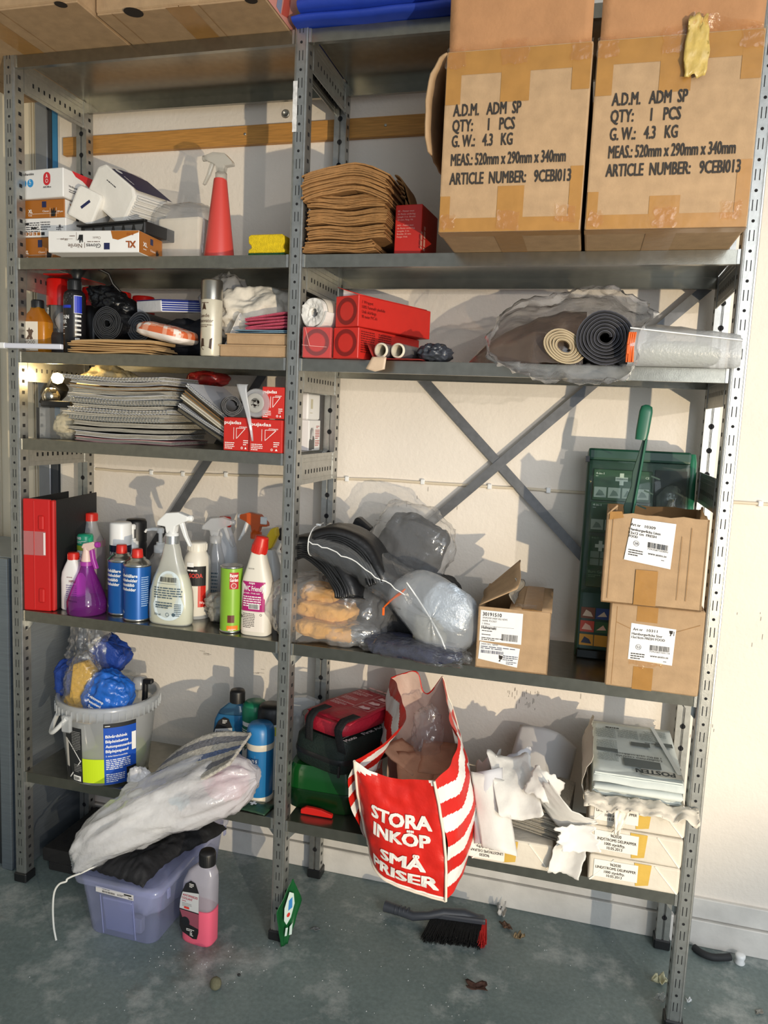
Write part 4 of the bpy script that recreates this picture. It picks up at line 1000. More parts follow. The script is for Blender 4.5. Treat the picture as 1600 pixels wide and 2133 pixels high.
# white paper roll standing on the wrapped box
t = roll('paper_roll', 'white paper roll with creased end lying on the wrapped red box', 'paper roll', XF((.859, -.006, z + .107), rz=-.38), .0355, .22, 3, PAPW, None, .97, None, .010, 3)
mk('creased_end', B().grid(lambda u, v: ((.010 + .0245 * v) * math.cos(u * 2 * PI), -.003 - .006 * (abs(N3(math.cos(u * 2 * PI) * 5, math.sin(u * 2 * PI) * 5 + v * 2))) + .008 * (1 - v) ** 2, (.010 + .0245 * v) * math.sin(u * 2 * PI) * .97), 48, 6), mat('creased_white', '#eceae6', .55, 0, .05, 60, .5, 120), t)
mk('roll_sleeve', B().lathe([(.0362, .012), (.0362, .2)], 28, X=XF(rx=-PI / 2), cap=(0, 0)), mat('cream_sleeve', '#d9d1c2', .6), t)
# two cardboard tubes in a torn foil wrapper
def ctube(label, x, y, rz):
    t = thing('cardboard_tube', label, 'tube', (x, y, z + .0205), rz, 'pale tubes in a torn wrapper')
    mk('tube_wall', B().lathe([(.0135, 0), (.0172, 0), (.0172, .19), (.0135, .19), (.0135, 0)], 28, X=XF(rx=-PI / 2), cap=(0, 0)), mat('pale_tube', '#d8d0bd', .6), t)
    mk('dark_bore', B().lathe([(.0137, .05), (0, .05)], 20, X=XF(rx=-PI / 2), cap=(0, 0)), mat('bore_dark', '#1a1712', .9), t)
    mk('foil_cover', B().lathe([(.0178, .004), (.0182, .19)], 28, X=XF(rx=-PI / 2), cap=(0, 0)), mat('grey_foil', '#8c8a8d', .35, .5, .15, 40, .4, 60), t)
ctube('left one of two pale cardboard tubes beside the red film boxes', 1.033, -.020, -.22); ctube('right one of two pale cardboard tubes beside the red film boxes', 1.0735, -.021, -.22)
t = thing('torn_wrapper', 'torn red and silver wrapper around the two pale tubes', 'wrapper', (1.052, -.03, z))
mk('wrapper_sheet', B().grid(lambda u, v: (-.05 + .13 * u, .0 + .18 * v, .0015 + .002 * abs(N3(u * 6, v * 6)) + (.034 * max(0, .12 - u) / .12)), 16, 8, t=.0006), mat('wrapper_red', '#a8342f', .4, .1, .2, 20, .4, 60), t)
mk('tape_scrap', B().grid(lambda u, v: (-.034 + .034 * u + .012 * v * (u - .5) - .008 * v, -.006 - .003 * v, .004 - .034 * v * (1 - .35 * abs(u - .5))), 6, 6, t=.0004), mat('beige_tape', '#cdb59b', .4, 0, .1, 40), t)
tag(mk('grey_packet', B().blob((1.150, .035, z + .020), (.036, .05, .0198), .42, 16, 6, 36, 18, 2.2, z + .0004), mat('slate_film', '#3b3f48', .3, 0, .2, 40, .7, 60)), 'crumpled slate grey plastic packet behind the pale tubes', 'packet')
# big clear bag with two rolled mats
roll('rolled_mat', 'thick black mat rolled up in the big clear bag', 'mat', XF((1.534, -.012, z + .060), rz=.05), .060, .27, 7, mat('black_mat', '#131318', .75, 0, .2, 40, .4, 100), mat('mat_edge', '#3b3c46', .7), .93, None, .008, 5)
roll('rolled_mat', 'flattened beige mat rolled up beside the black one', 'mat', XF((1.448, -.010, z + .0395), rz=.15, ry=.5), .045, .25, 5, mat('beige_mat', '#978568', .8, 0, .15, 40, .4, 100), mat('beige_mat_edge', '#b9aa8c', .8), .72, None, .012, 8)
t = thing('clear_bag', 'big clear plastic bag wrapped around two rolled mats, mouth hanging over the shelf edge', 'bag', (0, 0, 0))
def ring_px(pts, y): return [(x, y + dy, zz) for x, zz, dy in pts]
rim = [(1.30, 1.600, 0), (1.295, 1.545, 0), (1.335, 1.517, -.012), (1.40, 1.500, -.016), (1.47, 1.4935, -.018), (1.545, 1.493, -.016), (1.588, 1.515, -.01), (1.601, 1.545, 0), (1.607, 1.60, 0), (1.622, 1.637, 0), (1.575, 1.668, 0), (1.505, 1.692, 0), (1.43, 1.672, 0), (1.345, 1.652, 0)]
def ringpts(y, cx, cz, sx, sz, flo):
    out = []
    for x, zz, dy in rim:
        out.append((cx + (x - 1.45) * sx, y + dy * max(0, 1 - (y + .06) * 12), max(flo, cz + (zz - 1.59) * sz)))
    return out
def resample(P, n):
    out = []
    k = len(P)
    for i in range(n):
        q = i / n * k; a = int(q); t_ = q - a
        p0, p1, p2, p3 = [Vector(P[(a + j) % k]) for j in (-1, 0, 1, 2)]
        out.append(.5 * ((2 * p1) + (p2 - p0) * t_ + (2 * p0 - 5 * p1 + 4 * p2 - p3) * t_ ** 2 + (3 * p1 - p0 - 3 * p2 + p3) * t_ ** 3))
    return out
RR = [ring_px(rim, -.062), ringpts(-.045, 1.45, 1.592, 1.04, 1.04, 1.4), ringpts(-.018, 1.445, 1.596, 1.05, .98, z + .0006 if False else 1.50), ringpts(.012, 1.44, 1.60, 1.02, .85, z + .0006), ringpts(.09, 1.425, 1.602, 1.0, .8, z + .0006), ringpts(.18, 1.41, 1.595, .95, .7, z + .0006), ringpts(.26, 1.40, 1.585, .85, .55, z + .0006), ringpts(.29, 1.40, 1.57, .5, .3, z + .0006)]
RG = []
def crease(p, k=0): return (.25 - abs(noise.noise(Vector((p.x * 22 + k, p.y * 22, p.z * 22))))) + .5 * (.25 - abs(noise.noise(Vector((p.x * 52, p.y * 52 + k, p.z * 52)))))
for j, r_ in enumerate(RR):
    q = resample(r_, 110); cc = sum(q, Vector()) / len(q)
    RG.append([p + (p - cc).normalized() * .030 * crease(p + Vector((0, j * .013, 0)), j * .35) * (1 if j else .5) + Vector((0, .012 * noise.noise(Vector((p.x * 18, j, p.z * 18))), 0)) for p in q])
# more rows between the guides
R2 = []
for j in range(len(RG) - 1):
    for k in range(4):
        t_ = k / 4; R2.append([(p.lerp(q, t_) + Vector((0, 0, .010 * crease(p.lerp(q, t_), 3) if j > 0 else 0))) for p, q in zip(RG[j], RG[j + 1])])
RG = R2 + [RG[-1]]
RG = [[Vector((p.x, p.y, max(p.z, z + .0006) if p.y > -.001 else p.z)) for p in r_] for r_ in RG]
RG = [[Vector((p.x, min(p.y, -.004), p.z)) if (p.z < 1.532) else p for p in r_] for r_ in RG]
bgm = film('clear_bag_film', haze=.33, hcol='#f0f2f6', gloss=1.25, rough=.1, bump=.8, bs=40)
mk('bag_film', B().rings(RG, 0, True, (0, 1)), bgm, t)
def tail(u, v):
    q = min(1, u * 1.7) ** .8; hh = lerp(.006, .122, q) + .006 * math.sin(u * 9); x = lerp(1.222, 1.490, u); a = PI * v
    p = Vector((x, .115 - lerp(.03, .104, q) * math.cos(a), z + .0006 + hh * math.sin(a) ** .75))
    k = .010 * q * (noise.noise(Vector((p.x * 9, v * 7, 1))) + .7 * (.25 - abs(noise.noise(Vector((p.x * 16, v * 12, 4))))))
    return (p.x, p.y - k * math.cos(a), max(z + .0006, p.z + k))
mk('bag_tail', B().grid(tail, 44, 40), film('shadow_tinted_film', '#ddd0c8', .28, '#b3a297', 1.1, .14, .6, 30), t)  # brown tint paints the shadow seen behind the clear film
# zip pouch at the right end
t = thing('zip_pouch', 'translucent zip pouch with orange zip lying at the right end of the shelf', 'pouch', (1.69, -.045, z))
def pouchR(i):
    u = i / 16; x = lerp(-.108, .112, u); hh = (.074 - .022 * u) * (1 if 0 < i < 16 else .92)
    top = hh + .004 * N3(u * 6, 2); dx = .0
    return [(x, -.006 + .003 * N3(u * 5, 1), .0005), (x - .0, -.012, hh * .55), (x, -.004, top), (x, .02, top + .006 + .012 * u), (x, .09, top + .016 + .012 * math.sin(u * 3.4)), (x, .17, top * .7), (x, .2, .012), (x, .18, .0005)]
MESHF = film('frosted_mesh_film', haze=.60, hcol='#eef1f4', gloss=.7, rough=.25, bump=.4, bs=160)
mk('pouch_film', B().rings([pouchR(i) for i in range(17)], 0, True, (0, 1)), MESHF, t)
mk('pouch_seam', B().tube([(lerp(-.108, .112, i / 12), -.007, (.074 - .022 * i / 12) + .001) for i in range(13)], .0016, 5), WHT, t)
ORZ = mat('orange_zip', '#e2641c', .5, 0, .15, 60)
b = B()
for i in range(4): b.tube([(-.110 + .004 * i, -.006 - .004 * (i % 2), .004), (-.111 + .004 * i, -.010, .035), (-.108 + .004 * i, -.006, .066)], .0024, 5)
mk('zip_tape', b, ORZ, t)['kind'] = 'stuff'
mk('zip_puller', B().box(-.112, -.106, -.016, -.013, .020, .040), ORZ, t, bevel=.001)
tag(mk('olive_cloth', B().blob((1.685, .035, z + .029), (.088, .055, .0265), .16, 12, 2, 36, 18, 3, z + .0012), mat('olive_cloth', '#8e9078', .85, 0, .2, 60, .5, 200)), 'olive grey cloth inside the zip pouch with orange zip', 'cloth')
# ================================================================= fourth left shelf: bottles
z = ZS[4] + .0005
def bottle(label, x, y, rz=0, name='bottle', group=None, cat='bottle'): return thing(name, label, cat, (x, y, z), rz, group)
# red ring binder
t = thing('ring_binder', 'red backed black ring binder standing at the left post', 'binder', (.022, .004, z), .0)
RB_ = mat('binder_red', '#c01f1e', .38); BB = mat('binder_black', '#1a1b1d', .6, 0, .1, 60, .1, 200)
t.rotation_euler = (0, 0, .17)
mk('spine', B().box(0, .078, 0, .012, 0, .315), RB_, t, bevel=.004, seg=2)
mk('spine_edge', B().box(.078, .0875, .004, .020, .0, .313), RB_, t, bevel=.003)
mk('right_cover', B().box(.083, .0865, .018, .262, 0, .312), BB, t, bevel=.001)
mk('left_cover', B().box(.0, .0035, .014, .25, 0, .312), BB, t, bevel=.001)
f = plane((0, 0, 0))
for zz in (.045, .25): mk('grip_block', B().box(.046, .062, -.006, .001, zz - .02, zz + .02), RB_, t, bevel=.003)
mk('spine_ridge', B().box(.031, .034, -.002, .001, .004, .311), RB_, t, bevel=.001)
mk('label_pocket', B().box(.002, .066, -.0018, -.0012, .158, .225), CLRP, t)
pr(t, 'pocket_slip', [('r', .060, .16, .006, .062)], mat('slip_white', '#e9dcdc', .5), f, .0022)
mk('paper_block', B().box(.012, .075, .03, .24, .004, .290), mat('binder_dark', '#0f0f11', .8), t)
# white cleaner bottle with red cap
def redcap_bottle(label, x, y, w_, d, h, body, capr=.016, caph=.022, neck=.02, rz=0):
    t = bottle(label, x, y, rz)
    PF = [(w_ * .92, d * .9, 0), (w_, d, .004), (w_, d, h * .62), (w_ * .93, d * .95, h * .74), (w_ * .68, d * .8, h * .87), (capr * .95, capr * .95, h * .97), (capr * .9, capr * .9, h)]
    mk('bottle_body', B().sbox(PF, k=3.4), body, t)
    cap(t, (0, 0, h - .001), capr, caph, RED)
    return t, sup(PF, 3.4)
t, f = redcap_bottle('white cleaner bottle with red screw cap next to the binder', .137, .066, .033, .022, .145, WHT, .0155, .02)
pr(t, 'lettering', [('t', 'HP52', .002, .082, .020, .007, 1.6), ('t', 'amonia', -.006, .095, .018, .004, .5)], mat('wine_ink', '#7c2f3c', .5), f)
pr(t, 'lettering', [('ln', -.008, .072, .032, .006, 9)], mat('violet_ink', '#8a7aa8'), f)
t = bottle('white bottle with green shrink-wrapped cap beside the red binder', .118, .145)
PF = [(.024, .024, 0), (.026, .026, .004), (.026, .026, .145), (.020, .02, .158)]
mk('bottle_body', B().sbox(PF, k=2.4), WHT, t)
mk('green_cap', B().lathe([(.0215, .158), (.0225, .162), (.0225, .198), (.020, .204), (0, .205)], 24, cap=(0, 0)), mat('mint_green', '#2fae84', .3), t)
f = cyl(.0226)
pr(t, 'lettering', [('t', '100', -.016, .190, .018, .008, 2), ('ln', -.015, .184, .03, .004, 2)], WINK, f)
pr(t, 'lime_band', [('r', -.02, .1585, .04, .014)], mat('lime_print', '#a9c23c'), f, .0007)
f = sup(PF, 2.4)
pr(t, 'lettering', [('t', '0%', -.012, .140, .014, .009, 1.6), ('ln', .004, .146, .014, .004, 3), ('o', .008, .120, .004, .006)], mat('teal_ink', '#1d5b73'), f)
# purple plant sprayer
t = bottle('small see-through purple plant sprayer with a violet trigger', .190, .052, 0, 'plant_sprayer', None, 'spray bottle')
PV = film('violet_plastic', '#dc78e0', .28, '#b84ac2', 1, .1, .05)
mk('sprayer_body', B().lathe([(.050, 0), (.0535, .004), (.0535, .034), (.048, .052), (.034, .088), (.021, .118), (.0165, .134), (.016, .142)], 30), PV, t)
mk('violet_liquid', B().lathe([(.050, .003), (.052, .006), (.0522, .034), (.050, .042), (0, .042)], 30), film('violet_water', '#b860c4', .3, '#8a2a9c', .6, .1, 0), t)
pr(t, 'embossed_line', [('ln', -.03, .040, .05, .006, 1)], mat('violet_dark', '#4d1058'), cyl(.0523))
CRM = mat('cream_pink_plastic', '#e2c6bd', .35); VIO = mat('violet_solid', '#a33aa0', .35)
mk('collar', B().lathe([(.018, .135), (.018, .146)], 20), VIO, t)
X_ = XF((0, 0, .146))
mk('sprayer_neck', B().lathe([(.0145, 0), (.0125, .016), (.010, .030), (.010, .04)], 18, X=X_), CRM, t)
mk('sprayer_head', B().prism([(-.012, .038), (.012, .030), (.030, .040), (.036, .052), (.026, .058), (-.006, .050)], -.009, .009, X=X_), CRM, t, bevel=.003, seg=2)
mk('nozzle', B().lathe([(.008, 0), (.009, .004), (.007, .010)], 14, X=X_ @ XF((.033, -.004, .050), ry=PI / 2)), VIO, t)
mk('trigger', B().prism([(.012, .034), (.022, .036), (.026, .010), (.036, -.018), (.028, -.020), (.016, .004)], -.007, .007, X=X_), VIO, t, bevel=.002)
# gas cans
GC = 'blue gas cans'
GBL = mat('gas_blue', '#1a5ba8', .3, .25, .05, 20); TIN = mat('bare_tin', '#b9bab8', .22, .95)
def gascan(label, x, y, a):
    t = thing('gas_can', label, 'gas can', (x, y, z), 0, GC)
    mk('can_body', B().lathe([(.0365, .004), (.0365, .150)], 32), GBL, t)
    mk('tin_rim', B().lathe([(.0355, 0), (.0375, .001), (.0375, .005), (.0365, .006)], 32), TIN, t)
    mk('tin_dome', B().lathe([(.0365, .149), (.0378, .151), (.0378, .154), (.034, .157), (.030, .163), (.022, .167), (.0215, .171), (.017, .172)], 32), TIN, t)
    mk('cap', B().lathe([(.0145, .170), (.0155, .174), (.0140, .193), (.0125, .195), (0, .195)], 20, cap=(0, 0)), RED, t)
    f = cyl(.0365, a)
    pr(t, 'lettering', [('t', w_, -.028, .122 - .0125 * i, l, .0085, 1.6) for i, (w_, l) in enumerate((('Gasbehållare', .060), ('Gassbeholder', .060), ('Kaasusäiliö', .052), ('Gasbeholder', .056)))] + [('ln', -.026, .139, .018, .005, 1), ('t', '227 g', -.024, .022, .014, .006, 1), ('ln', -.025, .134, .016, .003, 1)], WINK, f)
    pr(t, 'side_text', [('ln', .042, .12, .022, .006, 14)], mat('pale_blue_print2', '#9dbbe0'), f)
    return t
gascan('blue gas can with red cap standing behind the front one', .277, .088, -.35); gascan('front blue gas can with red cap at the shelf edge', .350, .052, -.3)
# white-capped aerosol
t = can('spray_can', 'dark blue aerosol with wide white cap behind the gas cans', 'spray can', (.232, .150, z), .031, .195, mat('dark_navy_can', '#191d3d', .3, .2), WHT, .052, .031)
pr(t, 'lettering', [('t', 'RAY', -.012, .155, .020, .009, 1.2)], WINK, cyl(.031, -.1))
# pink liquid bottle, back left
t = bottle('milky bottle of pink liquid with red cap at the back left', .080, .225)
mk('bottle_body', B().lathe([(.040, 0), (.042, .004), (.042, .150), (.038, .170), (.024, .200), (.018, .222), (.0165, .232)], 28), MILKP, t)
mk('pink_liquid', B().lathe([(.038, .003), (.0412, .006), (.0412, .172), (0, .172)], 28), mat('rose_liquid', '#b08a90', .3), t)
cap(t, (0, 0, .231), .0195, .024, RED)
# black-capped bottle and two pumps
t = bottle('tall black bottle with round black cap behind the pump bottles', .228, .235)
mk('bottle_body', B().lathe([(.030, 0), (.031, .004), (.031, .17), (.029, .18)], 26), mat('black_bottle', '#1d1c1f'), t)
mk('cap', B().lathe([(.0305, .18), (.0305, .238), (.027, .246), (0, .247)], 26, cap=(0, 0)), BLK, t)
t = bottle('grey pump dispenser bottle with white pump behind the blue gas cans', .252, .178, .1, 'pump_bottle')
mk('bottle_body', B().lathe([(.032, 0), (.034, .004), (.034, .14), (.026, .158), (.018, .165), (.018, .172)], 26), mat('frosted_grey', '#c9cdd2', .3), t)
pump(t, (0, 0, .170), 1.05, -1)
t = bottle('clear pump dispenser bottle with white pump left of the big white sprayer', .322, .215, .2, 'pump_bottle')
mk('bottle_body', B().lathe([(.036, 0), (.040, .004), (.040, .11), (.038, .128), (.026, .142), (.020, .148), (.020, .158)], 26), CLRP, t)
mk('clear_gel', B().lathe([(.037, .003), (.039, .006), (.039, .09), (0, .09)], 26), film('gel', haze=.3, hcol='#cfd4d8', gloss=.5), t)
pump(t, (0, 0, .157), 1.1, -1)
# amber bottle low behind the big sprayer
t = bottle('small amber glass bottle hidden behind the white sprayer', .383, .080)
mk('bottle_body', B().lathe([(.018, 0), (.028, .003), (.033, .02), (.030, .05), (.014, .075), (.012, .10)], 24), film('amber_glass', '#c09a80', .35, '#9a7763', 1, .08, 0), t)
# large white-cream spray bottle
t = bottle('large creamy spray bottle with white trigger at the front edge', .455, .052, 0, 'spray_bottle', None, 'spray bottle')
PF = [(.058, .028, 0), (.062, .031, .006), (.063, .031, .05), (.060, .030, .09), (.050, .027, .125), (.036, .023, .155), (.026, .020, .185), (.022, .019, .205), (.0185, .0185, .216), (.0175, .0175, .224)]
SK = mat('translucent_white', '#e9ebe6', .3)
mk('bottle_body', B().sbox(PF, k=2.7), film('milky_bottle', haze=.62, hcol='#eef0ea', gloss=1, rough=.18, bump=0), t)
PL = [(a * .965, b_ * .965, zz) for a, b_, zz in PF[:5]] + [(.044, .025, .138), (.001, .001, .1385)]
PL[0] = (PL[0][0], PL[0][1], .003)
mk('cleaning_liquid', B().sbox(PL, k=2.7), mat('pale_yellow_liquid', '#dfdfc2', .3), t)
f = sup(PF, 2.7)
pr(t, 'back_label', [('p', [(.006 + .045 * math.cos(a) * (1 if math.sin(a) < 0 else .78), .080 + (.068 if math.sin(a) > 0 else .066) * math.copysign(abs(math.sin(a)) ** .55, math.sin(a))) for a in [2 * PI * i / 40 for i in range(40)]])], mat('ice_label', '#d6e4ea', .4), f, .0008)
its = [('ln', -.036, .100, .082, .0065, 5), ('ln', -.030, .060, .05, .0065, 3), ('r', -.026, .113, .056, .0007), ('t', '750 ml', -.034, .026, .020, .006, .8), ('o', .006, .030, .004, .0052), ('d', .024, .031, .005), ('ln', -.03, .052, .055, .006, 1), ('ln', .026, .058, .018, .005, 7)]
pr(t, 'label_print', its, mat('slate_ink', '#4b5f6c'), f, .0013)
pr(t, 'barcode', [('bar', -.018, .118, .048, .013)], INKB, f, .0013)
mk('chrome_ring', B().lathe([(.0195, .219), (.0195, .240)], 24), mat('ribbed_silver', '#c3c6c8', .25, .8), t)
trigger(t, (0, 0, .226), 1.12, 1, WHT, WHT); 
for c in t.children:
    if c.name.startswith(('trigger', 'nozzle', 'collar')): pass
# soda tub
t = bottle('white plastic soda bottle with black and red label behind the creamy sprayer', .484, .138)
PF = [(.036, 0), (.038, .004), (.038, .150), (.034, .172), (.025, .186), (.024, .19)]
mk('bottle_body', B().lathe(PF, 28), mat('ivory_plastic', '#e3ded2', .35), t)
cap(t, (0, 0, .189), .0265, .024, mat('ivory_plastic', '#e3ded2'))
f = cyl(.038, .25)
pr(t, 'black_label', [('r', -.02, .095, .055, .055)], INKB, f); pr(t, 'red_label', [('r', .012, .035, .023, .06)], RED, f); pr(t, 'white_label', [('r', -.02, .148, .02, .012)], WINK, f, .0007)
pr(t, 'lettering', [('ln', -.018, .136, .04, .010, 1), ('t', '750 g', .016, .045, .014, .006, 1), ('t', 'FOR', -.018, .151, .014, .006, 1)], WINK, f, .0009)
pr(t, 'red_lettering', [('t', 'SODA', -.012, .118, .036, .012, 1.5)], mat('bright_red_ink', '#d2362c'), f, .0009)
# clear trigger bottle
t = bottle('clear trigger spray bottle behind the creamy sprayer', .512, .190, .2, 'spray_bottle', None, 'spray bottle')
mk('bottle_body', B().sbox([(.030, .026, 0), (.032, .028, .004), (.032, .028, .125), (.024, .022, .165), (.016, .016, .198), (.015, .015, .21)], k=3), CLRP, t)
pr(t, 'label_print', [('t', 'OK', -.008, .06, .018, .012, 1), ('ln', -.018, .12, .034, .01, 8)], mat('slate_ink', '#4b5f6c'), plane((0, -.0285, 0)), .0006)
trigger(t, (0, 0, .205), 1.05, 1, MILKP, MILKP)
# white bottle with red cap at the back
t, f = redcap_bottle('white bottle with red cap at the back, above the clear trigger bottle', .505, .262, .038, .024, .242, mat('cool_white_plastic', '#dfe2e8', .3), .0175, .03)
# orange trigger bottle
t = bottle('clear bottle with orange trigger head at the back', .618, .245, 0, 'spray_bottle', None, 'spray bottle')
mk('bottle_body', B().lathe([(.030, 0), (.033, .004), (.033, .05), (.028, .07), (.033, .10), (.030, .13), (.020, .17), (.0155, .205), (.0145, .222)], 26), CLRP, t)
ORT = film('orange_plastic', '#e0672a', .8, '#d0561f', 1, .12, .05)
trigger(t, (-.006, 0, .218), 1.05, -1, mat('orange_solid', '#c9561f', .25), WHT)
mk('white_lever', B().box(.012, .032, -.016, -.010, .262, .284), WHT, t, bevel=.002)
# green powder tube
t = bottle('slim lime green powder tube with tin ends at the front edge', .634, .048, .1, 'powder_tube', None, 'tube')
mk('tube_body', B().lathe([(.0288, .003), (.0288, .172)], 30), mat('lime_tube', '#86b437', .35, 0, .05, 15), t)
for a, b_ in ((0, .005), (.171, .176)): mk('tin_end', B().lathe([(.0285, a), (.0298, a + .001), (.0298, b_), (.027, b_ + .001)], 30), TIN, t)
f = cyl(.0288, .3)
pr(t, 'red_label', [('r', -.004, .118, .024, .044)], mat('crimson_print', '#b3202b'), f); pr(t, 'orange_foot', [('r', -.010, .008, .03, .012)], mat('orange_print', '#e07a20'), f)
pr(t, 'lettering', [('t', 'Bayer', -.003, .150, .021, .009, 1.4), ('t', 'Garden', -.003, .138, .021, .009, 1.4), ('o', .007, .127, .006, .007), ('ln', -.006, .010, .02, .003, 2)], WINK, f, .0009)
pr(t, 'dark_panel', [('r', -.008, .028, .018, .02)], mat('maroon_print', '#5b2018'), f)
# toilet cleaner bottle
t = bottle('white toilet cleaner bottle with tilted red cap and magenta label', .708, .050, .02, 'cleaner_bottle')
PF = [(.037, .026, 0), (.040, .029, .004), (.040, .029, .135), (.037, .028, .15), (.026, .023, .185), (.018, .018, .215), (.016, .016, .222)]
mk('bottle_body', B().sbox(PF, k=3.4), mat('ivory_plastic', '#e3ded2'), t)
R_ = XF((.0, 0, .216), ry=.22)
mk('cap', B().lathe([(.0205, 0), (.0205, .022), (.017, .040), (.0165, .044), (0, .045)], 22, X=R_, cap=(1, 0)), RED, t)
b = B()
for i in range(22): b.box(-.0007, .0007, -.0212, -.0202, .002, .020, X=R_ @ rotz(2 * PI * i / 22))
mk('cap_rib', b, RED, t)['kind'] = 'stuff'
f = sup(PF, 3.4)
pr(t, 'magenta_label', [('r', -.037, .066, .068, .078)], mat('magenta_print', '#ab1f6e', .45), f, .0007)
pr(t, 'info_label', [('r', -.037, .012, .068, .052)], mat('bone_label', '#e6ddd3', .5), f, .0006)
pr(t, 'lettering', [('t', 'nopa', -.012, .138, .016, .006, 1.2), ('t', 'WC Friendly', -.026, .120, .054, .013, 1), ('t', 'Mot kalk - Frisk duft', -.032, .112, .05, .004, .5), ('ln', -.028, .103, .05, .006, 5)], WINK, f, .0012)
pr(t, 'barcode_field', [('r', -.012, .072, .030, .014)], WINK, f, .0012)
pr(t, 'print', [('bar', -.010, .073, .026, .012)], INKB, f, .0016)
pr(t, 'print', [('p', [(-.034, .056), (-.028, .050), (-.034, .044), (-.040 + .003, .050)]), ('ln', -.028, .058, .034, .0045, 9), ('o', .022, .058, .002, .003)], mat('slate_ink2', '#5b5550'), f, .0012)
pr(t, 'stamp', [('t', '20210128', -.016, .176, .016, .003, .3)], mat('slate_ink2', '#5b5550'), plane((0, -.0262, 0)))
# yellow-headed bottle and the black cap behind it
t = bottle('bottle with yellow flip head leaning behind the toilet cleaner', .703, .140)
mk('bottle_body', B().sbox([(.03, .024, 0), (.032, .026, .004), (.032, .026, .15), (.02, .018, .19), (.012, .012, .21)], k=3), mat('pale_body', '#d2d6d8', .3), t)
mk('yellow_head', B().prism([(-.012, .205), (.006, .215), (.022, .250), (.018, .274), (.002, .268), (-.014, .240)], -.012, .012), mat('yellow_plastic', '#e3c222', .35), t, bevel=.006, seg=2)
t = bottle('white bottle with black screw cap beside the middle post at the back', .712, .225)
mk('bottle_body', B().lathe([(.034, 0), (.036, .004), (.036, .16), (.030, .19), (.019, .214), (.018, .226)], 26), mat('cool_white_plastic', '#dfe2e8'), t)
cap(t, (0, 0, .225), .0205, .033, BLK)
t = bottle('round brown plastic jar half hidden behind the middle post', .755, .15, 0, 'jar', None, 'jar')
mk('jar_body', B().lathe([(.030, 0), (.032, .004), (.032, .07), (.028, .08)], 24), mat('brown_plastic', '#5e463c', .4), t)
FOIL = mat('crumpled_foil', '#bfc2c6', .22, .85, .1, 40, .9, 60)
tag(mk('foil_bag', B().blob((.572, .120, z + .040), (.042, .035, .0395), .40, 16, 8, 36, 18, 2.3, z + .0004), mat('pewter_film', '#a8a49c', .3, .4, .15, 40, .7, 60)), 'crumpled silver film bag between the soda bottle and the green tube', 'bag')

# ================================================================= right bay, fourth shelf
z = ZS[4] + .0005
# cream-orange cloths in a clear bag, reaching behind the middle post
FLB = mat('apricot_cloth', '#d9a356', .85, 0, .15, 30, .5, 120)
t = thing('cloth_bundle', 'apricot cloths folded inside the clear bag behind the middle post', 'cloth', (.90, .09, z + .05), 0, None, (0, .05, -.05))
mk('fold', B().blob((-.02, .01, .020), (.075, .05, .028), .22, 13, 3, 44, 22, 3), FLB, t)
mk('fold', B().blob((.005, -.03, -.018), (.082, .045, .022), .22, 13, 7, 44, 22, 3), FLB, t)
mk('fold', B().blob((-.04, .02, .062), (.05, .045, .022), .25, 13, 12, 40, 20, 3), FLB, t)
tag(mk('clear_bag', B().blob((.892, .085, z + .078), (.160, .090, .090), .22, 12, 5, 60, 30, 2.5, z + .0004), CLEAR), 'wide clear plastic bag of apricot cloths reaching past the middle post', 'bag')
# folded black tarps
LEA = mat('black_tarp', '#16171a', .42, 0, .2, 30, .35, 50)
def tarp_stack(name, label, P, w0, n, th, depth, seed, cat='tarpaulin', group=None):
    """P: spine points (x, y, z) from the back end to the near drooping end; layers stacked along it"""
    t = thing(name, label, cat, P[0], 0, group); o = Vector(P[0])
    pts = [Vector(p) - o for p in P]
    def at(u):
        q = u * (len(pts) - 1); a = min(int(q), len(pts) - 2); k = q - a
        p0, p1, p2, p3 = pts[max(a - 1, 0)], pts[a], pts[a + 1], pts[min(a + 2, len(pts) - 1)]
        return .5 * ((2 * p1) + (p2 - p0) * k + (2 * p0 - 5 * p1 + 4 * p2 - p3) * k ** 2 + (3 * p1 - p0 - 3 * p2 + p3) * k ** 3)
    for i in range(n):
        def fn(u, v):
            p = at(u * (1 - .008 * (i % 3))); d = at(min(1, u + .02)) - at(max(0, u - .02)); d.normalize()
            side = Vector((0, 1, 0)) - d * d.y; side.normalize()
            nr = side.cross(d) * -1
            if nr.z < 0: nr = -nr
            edge = 1 - .35 * (abs(v - .5) * 2) ** 6
            return p + side * ((v - .5) * w0 + .006 * N3(i * 2.0, u * 3 + seed)) + nr * (i * th * edge + .0035 * N3(u * 5 + seed, v * 4 + i))
        mk('tarp_layer', B().grid(fn, 18, 8, t=th * .72), LEA, t)
    return t
tarp_stack('black_tarpaulin', 'thick folded black tarpaulin drooping beside the middle post', [(.800, .10, z + .205), (.850, .085, z + .220), (.905, .065, z + .195), (.945, .045, z + .150), (.952, .035, z + .118)], .13, 8, .0075, .1, 2)
tarp_stack('black_tarpaulin', 'folded black tarpaulin inside the zip bag above the apricot cloths', [(.875, .05, z + .245), (.93, .06, z + .262), (.985, .06, z + .238), (1.02, .05, z + .195), (1.035, .045, z + .165)], .12, 7, .0075, .1, 6)
def zb(u, v):
    a = v * 2 * PI; q = .5 - .5 * math.cos(a)
    px = lerp(.866, 1.10, u); top = lerp(.300, .215, u) + .012 * math.sin(u * 5); bot = lerp(.215, .10, u ** 1.2)
    cy, r_ = .062, .085
    zz = (top + bot) / 2 + (top - bot) / 2 * math.cos(a)
    p = Vector((px + .03 * (1 - q) * u, cy - r_ * math.sin(a) * .9, z + zz))
    return p + Vector((0, 1, 1)) * .012 * (abs(noise.noise(p * 30)) - .2)
